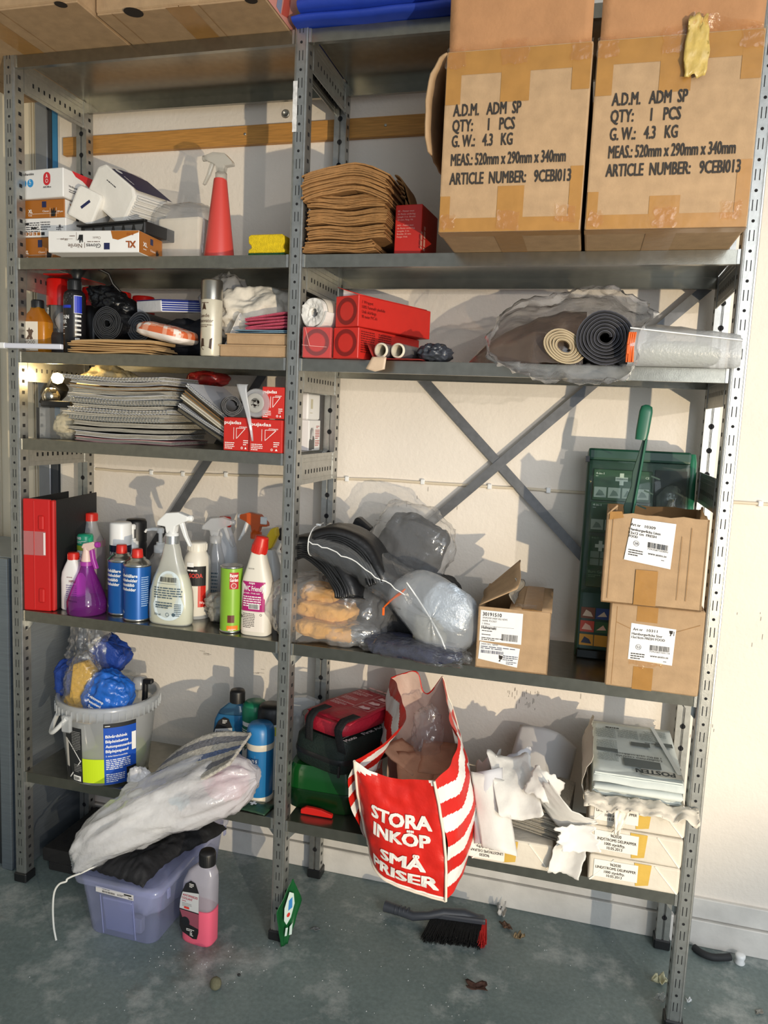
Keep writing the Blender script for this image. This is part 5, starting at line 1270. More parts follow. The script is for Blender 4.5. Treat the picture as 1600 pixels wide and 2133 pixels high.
t = thing('zip_bag', 'clear zip bag lying open over the folded black tarpaulin', 'bag', (0, 0, 0))
mk('bag_film', B().grid(zb, 40, 44), film('zip_bag_film', haze=.12, hcol='#d8dde4', gloss=1, rough=.1, bump=.7, bs=40), t)
rimp = [Vector(zb(0, i / 30)) for i in range(31)]
mk('white_zip_rim', B().tube(rimp, .0015, 5), WHT, t)
edge = [Vector(zb(i / 20, .72)) for i in range(21)]
mk('bag_seam', B().tube([Vector(zb(i / 20, .22)) for i in range(21)], .0016, 5), WHT, t)
mk('zip_end', B().box(-.006, .006, -.004, .004, -.003, .003, X=XF(rimp[0])), WHT, t, bevel=.001)
# black pack at the back in a clear bag
tag(mk('black_pack', B().blob((1.085, .20, z + .245), (.085, .045, .075), .16, 12, 9, 50, 26, 3.4, X=XF(ry=.35)), mat('charcoal_cloth', '#232427', .7, 0, .2, 40, .4, 120)), 'black folded pack in a clear bag, topmost at the back of the heap', 'pack')
tag(mk('clear_bag', B().blob((1.085, .195, z + .250), (.108, .062, .098), .20, 12, 14, 60, 30, 2.6, X=XF(ry=.35)), CLEAR), 'clear bag around the black pack, topmost at the back of the heap', 'bag')
tag(mk('black_pack', B().blob((1.085, .17, z + .09), (.14, .075, .09), .16, 12, 19, 50, 26, 3, z + .0004), mat('charcoal_cloth', '#232427')), 'dark bulk of cloth at the bottom back of the heap behind the zip pouch', 'pack')
tag(mk('black_strap', B().prism([(.905, z + .255), (.955, z + .262), (.975, z + .285), (.94, z + .312), (.93, z + .310)], .17, .20), LEA, bevel=.003), 'stiff black fold sticking up behind the zip bag', 'tarpaulin')
# silver lining parcel
tag(mk('foil_parcel', B().blob((.965, .062, z + .026), (.062, .042, .0255), .26, 14, 10, 44, 22, 2.5, z + .0004), FOIL), 'small crumpled silver parcel on the shelf under the zip pouch', 'parcel')
tag(mk('foil_parcel_bag', B().blob((.960, .058, z + .028), (.072, .047, .0285), .28, 14, 16, 44, 22, 2.4, z + .0004), CLEAR), 'clear wrapper around the small silver parcel', 'wrapper')
# navy cloth in a film sleeve at the edge
tag(mk('navy_cloth', B().blob((1.135, .022, z + .022), (.118, .055, .0215), .20, 16, 12, 60, 20, 3, z + .0004, X=XF(rz=-.16)), mat('navy_cloth', '#1d2440', .9, 0, .3, 80, .7, 200)), 'dark navy cloth bundled in film along the shelf edge', 'cloth')
tag(mk('film_sleeve', B().blob((1.140, .014, z + .022), (.140, .056, .0228), .24, 16, 22, 70, 20, 2.8, z + .0003, X=XF(rz=-.16)), film('sleeve_film', haze=.07, gloss=1, rough=.08, bump=.9, bs=70)), 'shiny clear film sleeve around the navy cloth, its end hanging over the edge', 'wrapper')
# zip pouch standing on its corner
t = thing('zip_pouch', 'milky zip pouch with orange zip standing tilted in front of the heap', 'pouch', (1.155, .02, z), 0)
OUT = [(.030, .0), (-.005, .030), (-.030, .060), (-.088, .128), (-.078, .175), (-.022, .212), (.035, .203), (.090, .172), (.126, .150), (.138, .100), (.130, .048), (.075, .006)]
OUT = [(x, q) for x, q in OUT]
P = resample([(x, 0, q) for x, q in OUT], 60)
cx, cz = .028, .105
def prow(s, yo):
    return [Vector((cx + (p.x - cx) * s, yo + .008 * (abs(noise.noise(Vector((p.x * 22, s * 3, p.z * 22)))) - .2), cz + (p.z - cz) * s)) for p in P]
rows = [prow(.02, -.036), prow(.35, -.035), prow(.62, -.031), prow(.85, -.020), prow(1.0, .0), prow(.95, .022), prow(.7, .045), prow(.3, .055), prow(.02, .057)]
rows = [[Vector((p.x, p.y + .10 * p.z, max(p.z, .0008))) for p in r_] for r_ in rows]
mk('pouch_film', B().rings(rows, 0, True, (0, 0)), film('milky_pouch_film', haze=.42, hcol='#dde3ea', gloss=1, rough=.15, bump=.6, bs=60), t)
seam = [(-.040, .185), (-.010, .150), (.025, .105), (.055, .060), (.078, .010)]
mk('pouch_seam', B().tube([(x, -.033 + .1 * q + .003, q) for x, q in seam], .0022, 5), WHT, t)
b = B()
for i in range(4): b.tube([(-.094 + .004 * i, -.008 + .002 * i, .118 + .004 * i), (-.075 + .004 * i, -.016, .140 + .004 * i), (-.050 + .003 * i, -.018, .158 + .004 * i)], .0022, 5)
mk('zip_tape', b, ORZ, t)['kind'] = 'stuff'
mk('zip_puller', B().box(-.097, -.091, -.016, -.013, .098, .118), ORZ, t, bevel=.001)
tag(mk('silver_lining', B().blob((1.215, .040, z + .128), (.062, .022, .052), .16, 12, 31, 44, 22, 3, X=XF(ry=.6, rx=-.1)), mat('woven_silver', '#b8c4d2', .4, .5, .12, 30, .5, 200)), 'woven silver fabric inside the tilted zip pouch, upper half', 'fabric')
tag(mk('grey_lining', B().blob((1.175, .030, z + .062), (.040, .020, .046), .26, 13, 33, 44, 22, 2.6), mat('khaki_grey_fabric', '#7b7a70', .6, 0, .3, 40, .5, 100)), 'khaki grey fabric inside the tilted zip pouch, lower half', 'fabric')
# small carton with shipping labels
t = thing('cardboard_box', 'small open carton with two white shipping labels at the shelf edge', 'box', (1.378, .0, z), .03)
w_, d, h = .168, .27, .148
b = B(); tt = .003
b.box(-w_/2, w_/2, 0, d, 0, tt).box(-w_/2, w_/2, 0, tt, 0, h).box(-w_/2, w_/2, d - tt, d, 0, h).box(-w_/2, -w_/2 + tt, 0, d, 0, h).box(w_/2 - tt, w_/2, 0, d, 0, h)
mk('body', b, CARD, t)
mk('top_flap', B().grid(lambda u, v: (lerp(-.012, w_/2 + .001, u), lerp(.002, d, v), h + .001 + .003 * N3(u * 3, v * 3)), 4, 6, t=.003), CARD, t)
mk('top_tape', B().box(.018, .062, .0, d, h + .0018, h + .0026), TAPE, t)
mk('raised_flap', B().grid(lambda u, v: (-w_/2 + .002 + .085 * v + .004 * math.sin(u * 5), lerp(.0, .17, u), h + .002 + .085 * v * (.55 + .45 * u)), 8, 6, t=.003), CARD, t)
mk('crumpled_paper', B().grid(lambda u, v: (-.010 + .018 * u + .008 * math.sin(v * 9), .05 + .09 * u, h - .02 + .085 * v - .02 * u), 8, 10, t=.0008), mat('grey_paper', '#8f8a80', .8, 0, .3, 90, .3, 100), t)
mk('loose_tape', B().grid(lambda u, v: (-.0 + .05 * u, -.002 + .05 * v, h + .004 + .012 * abs(N3(u * 5, v * 5)) * (1 - v)), 8, 6), film('wrinkled_tape'), t)
f = plane((0, 0, 0))
pr(t, 'shipping_label', [('r', -.078, .066, .098, .074)], LABW, f, .0008)
pr(t, 'shipping_label', [('p', [(-.078, .022), (.014, .010), (.018, .056), (-.076, .064)])], LABW, f, .0014)
pr(t, 'lettering', [('t', '30191510', -.073, .127, .044, .0085, 1.4), ('t', 'SPAPICKER SHEEP DELI NEWS', -.073, .120, .058, .0042), ('t', 'HAMB. POCKET', -.073, .113, .034, .0042), ('t', '1 000st', -.073, .106, .018, .0042), ('t', 'Huhtamaki', -.074, .0955, .034, .007, 1.6), ('ln', -.073, .090, .03, .004, 1), ('ln', -.073, .081, .026, .004, 1), ('ln', -.073, .073, .05, .004, 2), ('r', -.074, .1025, .075, .0005), ('bar', -.026, .071, .038, .016)], INK, f, .0012)
pr(t, 'lettering', [('t', '24000 DELI  NEWS', -.073, .057, .04, .0042), ('ln', -.073, .052, .08, .004, 2), ('bar', -.072, .037, .054, .0075), ('ln', -.02, .034, .034, .0045, 3), ('ln', -.012, .020, .024, .004, 2)], mat('blue_black_ink', '#2c3350'), f, .0018)
pr(t, 'glass_mark', [('p', [(-.030, .036), (-.020, .034), (-.022, .026), (-.025, .0255), (-.0255, .020), (-.030, .021), (-.0265, .0255), (-.029, .027)])], INK, f, .0018)
# stacked cartons at the right post
def open_carton(label, loc, w_, d, h, rz):
    t = thing('cardboard_box', label, 'box', loc, rz, 'small labelled cartons at the right post'); b = B(); tt = .003
    def wall(x0, y0, x1, y1):
        n = 8; R = []
        nx, ny = (y1 - y0), -(x1 - x0); L_ = math.hypot(nx, ny); nx, ny = nx / L_ * tt, ny / L_ * tt
        for i in range(n + 1):
            u = i / n; x, y = lerp(x0, x1, u), lerp(y0, y1, u); wob = .002 * N3(u * 4 + x0 * 9, y0 * 7)
            top = h + .006 * N3(u * 6 + x0, y0 * 5 + 2)
            R.append([(x + wob, y, 0), (x + wob, y, top), (x + nx + wob, y + ny, top), (x + nx + wob, y + ny, 0)])
        return B().rings(R, 0, False)
    mk('front_wall', wall(w_/2, 0, -w_/2, 0), CARD, t); mk('back_wall', wall(-w_/2, d, w_/2, d), CARDD, t); mk('side_wall', wall(-w_/2, 0, -w_/2, d), CARD, t); mk('side_wall', wall(w_/2, d, w_/2, 0), CARD, t)
    mk('bottom', B().box(-w_/2, w_/2, 0, d, 0, .003), CARDD, t)
    return t
LG = 'small labelled cartons at the right post'
t = carton('cardboard_box', 'lower carton with label 10311 at the right post', 'box', (1.689, -.018, z), .197, .20, .192, -.03, CARD, LG, .003)
f = plane((0, 0, 0))
pr(t, 'parcel_tape', [('r', -.040, .0, .042, .052)], TAPE, f, .0006); pr(t, 'parcel_tape', [('r', -.042, .155, .044, .035)], TAPE, f, .0006)
pr(t, 'crease_line', [('r', -.085, .004, .0012, .18), ('p', [(-.085, .150), (-.085, .148), (-.05, .135), (-.05, .1365)]), ('p', [(.04, .140), (.04, .1385), (.09, .16), (.09, .162)])], CARDD, f)
pr(t, 'shipping_label', [('p', [(-.053, .067), (.040, .064), (.042, .146), (-.052, .150)])], LABW, f, .0008)
def dlabel(t, f, x, y, num, l1, l2, l3=None, mark=None):
    its = [('t', 'Art nr', x + .004, y + .067, .020, .0062, .7), ('t', num, x + .033, y + .067, .022, .0062, .5), ('t', l1, x + .002, y + .057, .064, .0055, .9), ('t', l2, x + .002, y + .049, .070 if not l3 else .056, .0055, .9), ('bar', x + .042, y + .026, .042, .012), ('t', '7393587103091' if l3 else '7393587103114', x + .042, y + .0215, .042, .0036), ('t', 'www.ansto.se', x + .044, y + .011, .038, .0052, .5), ('ln', x + .003, y + .013, .03, .0052, 3), ('ln', x + .072, y + .003, .01, .003, 1)]
    if l3: its.append(('t', l3, x + .002, y + .0415, .018, .0055, .9))
    pr(t, 'lettering', its, INK, f, .0013)
    pr(t, 'pen_number', [('o', x + .018, y + .030, .0052, .0060), ('t', mark, x + .0145, y + .0275, .007, .005, .5)], mat('pen_ink', '#3d3d48'), f, .0013)
dlabel(t, f, -.051, .067, '10311', 'Hamburgerficka Stor', '15x16cm FRESH FOOD', None, '52')
pr(t, 'glass_mark', [('p', [(.028, .142), (.036, .142), (.035, .135), (.0325, .134), (.0325, .130), (.030, .130), (.031, .134), (.029, .136)]), ('r', .0375, .131, .0012, .010)], INK, f, .0013)
mk('loose_tape', B().grid(lambda u, v: (-.05 + .07 * u, -.002 - .003 * abs(N3(u * 9, v * 9)), .055 + .02 * N3(u * 4, 3) * (1 - v) + .012 * v), 8, 4), film('wrinkled_tape'), t)
t = open_carton('upper open carton with label 10309 and torn top edge at the right post', (1.672, -.030, z + .1935), .208, .215, .200, -.02)
f = plane((0, 0, 0))
pr(t, 'parcel_tape', [('r', -.036, .002, .046, .078)], TAPE, f, .0028); pr(t, 'parcel_tape', [('p', [(-.10, .185), (-.07, .192), (-.075, .205), (-.10, .203)])], TAPE, f, .0028)
pr(t, 'crease_line', [('r', -.092, .01, .0012, .18), ('r', .070, .02, .0012, .16), ('r', .052, .02, .001, .14)], CARDD, f, .0028)
pr(t, 'shipping_label', [('p', [(-.063, .100), (.034, .087), (.038, .186), (-.052, .192)])], LABW, f, .003)
f2 = (lambda g: (lambda x, y, h=0: g(x + .0 , y - .11 * x * 1.0, h)))(f)
dlabel(t, f2, -.058, .103, '10309', 'Hamburgerficka Liten', '12x12 cm  FRESH', 'FOOD', '28')
for c in t.children:
    if c.name.startswith(('lettering', 'pen')): c.location = (0, -.0026, 0)
mk('torn_flap', B().grid(lambda u, v: (-.104 + .02 * v + .002 * N3(u * 9, v), lerp(-.002, .05, u), .195 + .022 * v * (1 - u)), 5, 4, t=.003), CARD, t)
mk('torn_flap', B().grid(lambda u, v: (.104 - .030 * v * (1 - u) + .01 * v, lerp(.0, .20, u), .198 + .018 * v * math.sin(u * 3)), 6, 4, t=.003), CARDD, t)
# green plastic handle standing in the upper carton
t = thing('brush_handle', 'dark green ribbed plastic handle standing in the open carton', 'handle', (1.606, .055, z + .3), 0, None, (0, .09, 0))
DG = mat('bottle_green_plastic', '#1c5a43', .35); DG2 = mat('dark_green_plastic', '#123a2c', .45)
mk('grip', B().sbox([(.013, .008, .255), (.0145, .009, .275), (.0145, .009, .318), (.012, .008, .330), (.004, .003, .334)], k=3), DG, t)
mk('rib_plate', B().prism([(-.004, -.08), (.010, -.08), (.014, .258), (.004, .258), (-.002, .21), (-.006, .18), (-.003, .15), (-.012, .10), (-.004, .07), (-.014, .01), (-.005, -.02)], -.003, .003), DG2, t, bevel=.001)
for i in range(6): mk('rib', B().box(-.010, .010, -.008, .002, .0 + .036 * i, .003 + .036 * i, X=XF(ry=.25)), DG2, t)
mk('front_rail', B().box(.008, .013, -.010, .004, -.08, .258), DG, t, bevel=.001)
# wall first aid cabinet standing on the shelf
t = thing('first_aid_station', 'tall dark green first aid station with clear front behind the labelled cartons', 'first aid station', (1.520, .17, z), .0, None, (-.14, 0, .03))
G1 = mat('station_green', '#12402f', .35); G2_ = mat('station_rim', '#1d6a4c', .3); G3 = mat('pack_green', '#1d5030', .45, 0, .05, 20)
w_, h = .250, .530
mk('back_shell', B().box(0, w_, .015, .085, 0, h), G1, t, bevel=.012, seg=3)
mk('side_rim', B().sbox([(.012, .030, 0), (.013, .032, .02), (.013, .032, h - .02), (.010, .026, h)], c=(w_ + .002, .050, 0), k=3), G2_, t)
mk('top_rim', B().box(0, w_ - .004, .002, .07, h - .028, h + .002), G1, t, bevel=.006, seg=2)
for zz in (h - .034,): mk('hinge', B().box(-.006, .004, .0, .012, zz, zz + .014), BLK, t)
f = plane((0, .0145, 0))
def pack(x, zz, ww, hh, nm='dressing_pack'):
    o = mk(nm, B().box(x, x + ww, .006, .016, zz, zz + hh), G3, t, bevel=.002); return o
p1 = pack(.016, .400, .142, .080); p2 = pack(.014, .318, .142, .078); p3 = pack(.016, .180, .09, .130)
ff = plane((0, .0055, 0))
def cross(x, zz, s): return [('r', x - s, zz - s / 3, 2 * s, s * 2 / 3), ('r', x - s / 3, zz - s, s * 2 / 3, 2 * s)]
pr(p1, 'white_cross', cross(.085, .456, .015), WINK, ff); pr(p2, 'white_cross', cross(.082, .376, .015), WINK, ff); pr(p3, 'white_cross', cross(.045, .285, .013), WINK, ff)
pr(p1, 'lettering', [('t', '4-in-1', .022, .466, .020, .005, 1), ('ln', .022, .461, .01, .003, 1), ('t', 'CE', .142, .460, .009, .005, .5)], WINK, ff); pr(p2, 'lettering', [('t', '4-in-1', .020, .386, .020, .005, 1), ('ln', .02, .381, .01, .003, 1)], WINK, ff)
pr(p1, 'lettering', [('t', 'CEDERROTH', .071, .4545, .028, .004, .6)], mat('dark_green_ink', '#1d4a30'), ff, .0009); pr(p2, 'lettering', [('t', 'CEDERROTH', .068, .3745, .028, .004, .6)], mat('dark_green_ink', '#1d4a30'), ff, .0009)
for k in range(4):
    for (pp, x0, zz) in ((p1, .020, .408), (p2, .018, .326)):
        pr(pp, 'picture_panel', [('r', x0 + .034 * k, zz, .030, .026)], mat('picture_pale', '#c5cac6'), ff); pr(pp, 'picture_sketch', [('p', [(x0 + .004 + .034 * k, zz + .004), (x0 + .026 + .034 * k, zz + .006), (x0 + .020 + .034 * k, zz + .016), (x0 + .012 + .034 * k, zz + .020)])], mat('picture_grey', '#7b8a84'), ff, .0009)
for k in range(4): pr(p3, 'picture_panel', [('r', .022 + .024 * (k % 2), .236 + .019 * (k // 2), .021, .016)], mat('picture_grey2', '#8b9a92'), ff)
pr(p3, 'lettering', [('t', '4-in-1', .022, .303, .016, .004, .8), ('t', 'Burn Gel', .020, .216, .034, .007, 1), ('ln', .02, .210, .03, .004, 2)], mat('pale_green_ink', '#8aa68c'), ff)
for i, (zz, c1, c2) in enumerate(((.100, '#7a4b35', '#2f4a86'), (.066, '#c24a36', '#35603a'), (.032, '#d09a2e', '#d09a2e'))):
    pr(t, 'instruction_panel', [('r', .010, zz, .034, .028)], mat('panel' + c1, c1), f, .0012); pr(t, 'instruction_panel', [('r', .046, zz, .034, .028)], mat('panel' + c2, c2), f, .0012)
    pr(t, 'figure_print', [('p', [(.014, zz + .006), (.040, zz + .005), (.034, zz + .016), (.022, zz + .022)])] + ([('p', [(.050, zz + .006), (.074, zz + .008), (.066, zz + .020)])] if i < 2 else []), mat('figure' + str(i), ('#d8cbb8', '#e8c3b0', '#2a3550')[i]), f, .0016)
mk('dark_niche', B().box(.165, .240, .010, .0146, .30, .485), mat('niche_black', '#0e1512', .5), t)
mk('foil_bottle', B().lathe([(.0, 0), (.018, .002), (.018, .045), (.010, .055), (.009, .068), (0, .069)], 18, c=(.205, -.004, .345)), mat('gold_foil', '#b8a888', .25, .7, .15, 60, .6, 80), t)
mk('bottle_bubble_wrap', B().blob((.203, -.003, .385), (.034, .014, .055), .25, 14, 3, 36, 18, 2.6), CLEAR, t)
mk('white_plate', B().box(.108, .160, -.004, .0, .345, .392), WHT, t, bevel=.003)
mk('clear_door', B().grid(lambda u, v: (lerp(.006, w_ - .006, u), -.018 + .030 * (abs(v - .5) * 2) ** 6, lerp(.165, h - .02, v)), 2, 14, t=.002), film('door_clear', '#eef4f0', .02, gloss=.5, rough=.06, bump=0), t)
mk('lower_tray', B().box(.004, w_ - .004, .0, .02, .0, .024), film('tray_smoke', '#5a6a62', .3, '#2a3a32', .8, .1, 0), t, bevel=.003)
# ================================================================= bottom left shelf
z = ZS[5] + .0005
# big milky bucket
t = thing('bucket', 'big milky plastic bucket with blue, lime and black label wrap', 'bucket', (.229, .098, z), .0)
BK = film('bucket_plastic', haze=.50, hcol='#dfe3e6', gloss=1, rough=.2, bump=.05)
H_ = .232; rb = lambda q: .112 + .022 * (q / H_)
mk('bucket_wall', B().lathe([(.104, .0), (.111, .004), (rb(.1), .1), (rb(H_), H_)], 48, cap=(1, 0)), BK, t)
mk('bucket_rim', B().lathe([(rb(.20) + .002, .196), (rb(.2) + .010, .198), (rb(H_) + .010, .226), (rb(H_) + .008, H_ + .004), (rb(H_) - .002, H_ + .004), (rb(H_) - .003, .20)], 48, cap=(0, 0)), BK, t)
b = B()
for i in range(48): b.box(-.0008, .0008, -.1455, -.134, .199, .223, X=rotz(2 * PI * i / 48))
mk('rim_rib', b, BK, t)['kind'] = 'stuff'
f = cyl(lambda q: rb(q) + .0008, .40)
A = .62
LIME = mat('neon_lime_print', '#c6e322', .45); BLU = mat('bucket_blue', '#1d50b4', .4); CHA = mat('bucket_charcoal', '#2a2b2d', .4)
pr(t, 'charcoal_panel', [('r', -.113, .008, .064, .165)], CHA, f, .0006)
pr(t, 'lime_panel', [('r', -.049, .012, .062, .072)], LIME, f, .0006)
pr(t, 'blue_panel', [('r', .012, .006, .090, .172)], BLU, f, .0007)
pr(t, 'charcoal_top', [('r', .012, .178, .090, .012)], CHA, f, .0006)
pr(t, 'photo_print', [('r', .072, .006, .03, .045)], INKB, f, .0010)
pr(t, 'photo_print', [('r', .088, .10, .013, .055)], WINK, f, .0010)
pr(t, 'white_diamond', [('p', [(-.113, .135), (-.105, .135), (-.052, .075), (-.105, .018), (-.113, .018)])], mat('pale_tan_print', '#cfcac2', .4), f, .0012)
pr(t, 'dark_wedge', [('r', -.113, .012, .018, .035)], CHA, f, .0022)
pr(t, 'diamond_edge', [('p', [(-.098, .128), (-.095, .130), (-.052, .075), (-.055, .075)]), ('p', [(-.052, .075), (-.055, .075), (-.098, .018), (-.095, .016)])], WINK, f, .0024)
pr(t, 'lettering', [('t', s, .017, .148 - .0148 * i, l, .0085, 1.5) for i, (s, l) in enumerate((('Bilvårdshink', .058), ('Bilpleiebøtte', .060), ('Autonpesusanko', .070), ('Bilplejespand', .060)))] + [('t', '5 delar/deler/osaa/dele', .017, .091, .058, .0045, .6), ('ln', .017, .080, .066, .0055, 6), ('ln', .017, .036, .05, .0055, 5), ('ln', .016, .182, .018, .005, 1)], WINK, f, .0012)
pr(t, 'lettering', [('ln', -.083, .160, .030, .005, 12), ('ln', -.078, .060, .026, .005, 5)], GREYI, f, .0012)
pr(t, 'barcode_field', [('r', -.082, .012, .027, .016)], WINK, f, .0012)
pr(t, 'barcode', [('bar', -.079, .016, .020, .008), ('ln', -.079, .014, .02, .003, 1)], INKB, f, .0016)
hp = []
for i in range(25):
    q = i / 24; a = PI * (.98 - .60 * q) + .15
    hp.append((-.142 * math.cos(a * .0) * (1 - q) + (-.03) * q - .02 * math.sin(PI * q), -.02 * (1 - q) - .148 * q - .03 * math.sin(PI * q), .185 + .02 * q - .052 * math.sin(PI * q)))
mk('carry_handle', B().tube(hp, [.0065] * 25, 8), WHT, t)
mk('handle_lug', B().box(-.046, -.016, -.152, -.139, .165, .212), BK, t, bevel=.004)
tag(mk('spray_bottle', B().sbox([(.03, .025, 0), (.032, .027, .01), (.03, .025, .08), (.018, .016, .115), (.013, .013, .13)], c=(.180, .05, z + .02), k=2.6), MILKP), 'pale spray bottle seen through the bucket wall', 'bottle')
tag(mk('lime_cloth', B().blob((.235, .10, z + .046), (.082, .082, .040), .2, 12, 5, 44, 22, 3), mat('lime_cloth', '#b9cf3c', .9, 0, .2, 40, .5, 200)), 'lime coloured cloth lying in the bottom of the bucket', 'cloth')
SPO = mat('ochre_sponge', '#dcae3e', .95, 0, .2, 120, .7, 500)
t = thing('car_sponge', 'upright ochre sponge with one slanted corner sticking out of the bucket', 'sponge', (.190, .020, z + .262), .15, None, (-.1, .10, .12))
mk('sponge_foam', B().prism([(-.028, -.05), (.018, -.055), (.034, .02), (.026, .052), (-.004, .078), (-.032, .066)], 0, .045), SPO, t, bevel=.005, seg=2)
t = thing('car_sponge', 'ochre sponge lying flat just inside the bucket rim', 'sponge', (.188, .06, z + .205))
mk('sponge_foam', B().box(-.05, .04, -.045, .06, -.04, .032), SPO, t, bevel=.008, seg=2)
NAV = mat('royal_blue_fabric', '#1b3f92', .55, 0, .2, 40, .5, 120)
BMF = mat('bright_blue_film', '#2263c0', .3, 0, .25, 50, .8, 60)
t = thing('blue_mitt', 'bright blue crumpled wash mitt pack with white print sticking out of the bucket', 'mitt', (.265, .045, z + .248))
mk('mitt_film', B().blob((0, 0, 0), (.064, .048, .066), .20, 15, 4, 56, 32, 2.6, X=XF(ry=.55)), BMF, t)
fm = (lambda x, y, h=0: XF(ry=.35) @ Vector((x, -.058 - .3 * (.0016 - x * x) * 10 * .1 - h, y)))
pr(t, 'lettering', [('t', 'Tvättsvamp', -.030, .004, .052, .008, 1), ('t', 'Pesusieni', -.026, -.010, .044, .008, 1), ('t', 'Svamp', -.018, -.024, .034, .008, 1)], WINK, fm)
tag(mk('navy_packet', B().blob((.128, .085, z + .270), (.046, .05, .052), .18, 13, 8, 44, 24, 3.2, X=XF(ry=.1)), NAV), 'dark blue packet left of the upright sponge in the bucket', 'packet')
tag(mk('navy_packet', B().blob((.215, .130, z + .335), (.050, .036, .040), .20, 15, 17, 44, 24, 4.5, X=XF(ry=.6)), NAV), 'small dark blue packet high behind the upright sponge', 'packet')
def sb(u, v):
    a = u * 2 * PI; k = v
    r_ = lerp(.100, .046, k ** .7) * (1 + .20 * N3(math.cos(a) * 2 + 3, math.sin(a) * 2 + v * 4))
    p = Vector((.168 - .01 * k + r_ * math.cos(a), .085 + .03 * k + r_ * math.sin(a) * .8, z + .215 + .235 * k))
    return p + Vector((1, 1, 0)) * .016 * (abs(noise.noise(p * 26)) + .5 * noise.noise(p * 60) - .2)
SHB = film('crinkled_clear_film', haze=.08, gloss=1.3, rough=.07, bump=1, bs=70)
tag(mk('clear_bag', B().grid(sb, 70, 50), SHB), 'tall crinkled clear bag rising from the bucket of sponges', 'bag')
tag(mk('sponge_wrapper', B().blob((.195, .035, z + .272), (.052, .045, .085), .28, 15, 21, 50, 30, 2.3), SHB), 'clear crinkled wrapper around the upright sponge', 'wrapper')
t = thing('window_squeegee', 'black plastic brush handle peeking over the right rim of the bucket', 'handle', (.322, .14, z + .22))
mk('handle_end', B().prism([(-.010, -.03), (.004, -.03), (.006, .038), (.024, .040), (.024, .054), (-.006, .052)], -.008, .008), BLK, t, bevel=.003)
mk('pale_head', B().lathe([(.022, 0), (.024, .02), (.018, .032), (0, .034)], 20, c=(-.03, .02, .015)), MILKP, t)
# antifreeze bottle shape shared by two
def antifreeze(label, loc, rz, liq, cmain, level, text_on):
    t = thing('antifreeze_bottle', label, 'bottle', loc, rz)
    P = [(-.046, .0), (.046, .0), (.047, .195), (.040, .212), (.017, .222), (.014, .222), (-.004, .218), (-.030, .196), (-.044, .165), (-.0475, .13)]
    n = 18
    def hw(zz):
        xs = []
        for i in range(len(P)):
            (x0, z0), (x1, z1) = P[i], P[(i + 1) % len(P)]
            if (z0 - zz) * (z1 - zz) <= 0 and z0 != z1: xs.append(x0 + (x1 - x0) * (zz - z0) / (z1 - z0))
        return (min(xs), max(xs)) if len(xs) > 1 else (-.01, .01)
    def body(z0, z1, sc):
        R = []; k = 3.4
        for i in range(25):
            zz = lerp(z0, z1, i / 24); a, c_ = hw(min(max(zz, .001), .2215)); cx_, ax = (a + c_) / 2, (c_ - a) / 2 * sc
            ay = .029 * sc * (1 - .45 * max(0, (zz - .17) / .052)); 
            if i == 0: ax *= .94; ay *= .92
            R.append([(cx_ + ax * math.copysign(abs(math.cos(q)) ** (2 / k), math.cos(q)), ay * math.copysign(abs(math.sin(q)) ** (2 / k), math.sin(q)), zz) for q in [2 * PI * j / 32 for j in range(32)]])
        return B().rings(R, 0, True)
    mk('bottle_body', body(level, .221, 1), film('jug_' + cmain, tint=liq[1], haze=.55, hcol=liq[2], gloss=1, rough=.2, bump=.05), t)
    mk('filled_body', body(0, level, 1), liq[0], t)
    cap(t, (.0195, 0, .218), .0215, .036, BLK, 26)
    mk('neck', B().lathe([(.018, .212), (.018, .222)], 20, c=(.0195, 0, 0)), film('jug_' + cmain), t)
    f = plane((0, -.0292, 0))
    lab = [(-.044, .045), (-.036, .030), (-.002, .018), (.010, .020), (.015, .04), (.015, .150), (.004, .176), (-.010, .180), (-.026, .168), (-.039, .14), (-.0445, .10)]
    pr(t, 'black_label', [('p', lab)], INKB, f, .0009)
    pr(t, 'grey_label', [('p', [(-.044, .095), (-.042, .118), (-.035, .143), (.015, .150), (.015, .095)])], mat('pale_grey_label', '#c3c6c9', .4), f, .0013)
    pr(t, 'picture_print', [('p', [(-.044, .092), (.015, .092), (.015, .05), (-.03, .06)])], mat('pic_' + cmain, cmain, .4), f, .0013)
    pr(t, 'picture_print', [('d', -.025, .062, .013)], mat('tyre_dark', '#1b1d22', .4), f, .0017)
    pr(t, 'lettering', [('t', 'ANTIFREEZE', -.034, .133, .046, .006, 1.4), ('t', 'COOLANT', -.037, .124, .033, .006, 1.4), ('ln', -.036, .118, .02, .004, 1)], mat('word_' + cmain, text_on), f, .0017)
    pr(t, 'small_print', [('ln', -.036, .112, .03, .004, 3)], GREYI, f, .0017)
    pr(t, 'red_flag', [('r', -.030, .098, .016, .006)], mat('bright_red_ink', '#d2362c'), f, .0017)
    pr(t, 'white_print', [('t', '1L', -.010, .026, .009, .010, 1.4), ('ln', -.022, .042, .024, .004, 2), ('ln', -.014, .170, .014, .004, 3)], WINK, f, .0017)
    return t
antifreeze('blue antifreeze bottle with black cap standing at the back of the bottom shelf', (.566, .198, z), .15, (mat('blue_coolant', '#1d5f8c', .25), '#9cc4dc', '#4d88ac'), '#3b6f96', .185, '#2a3550')
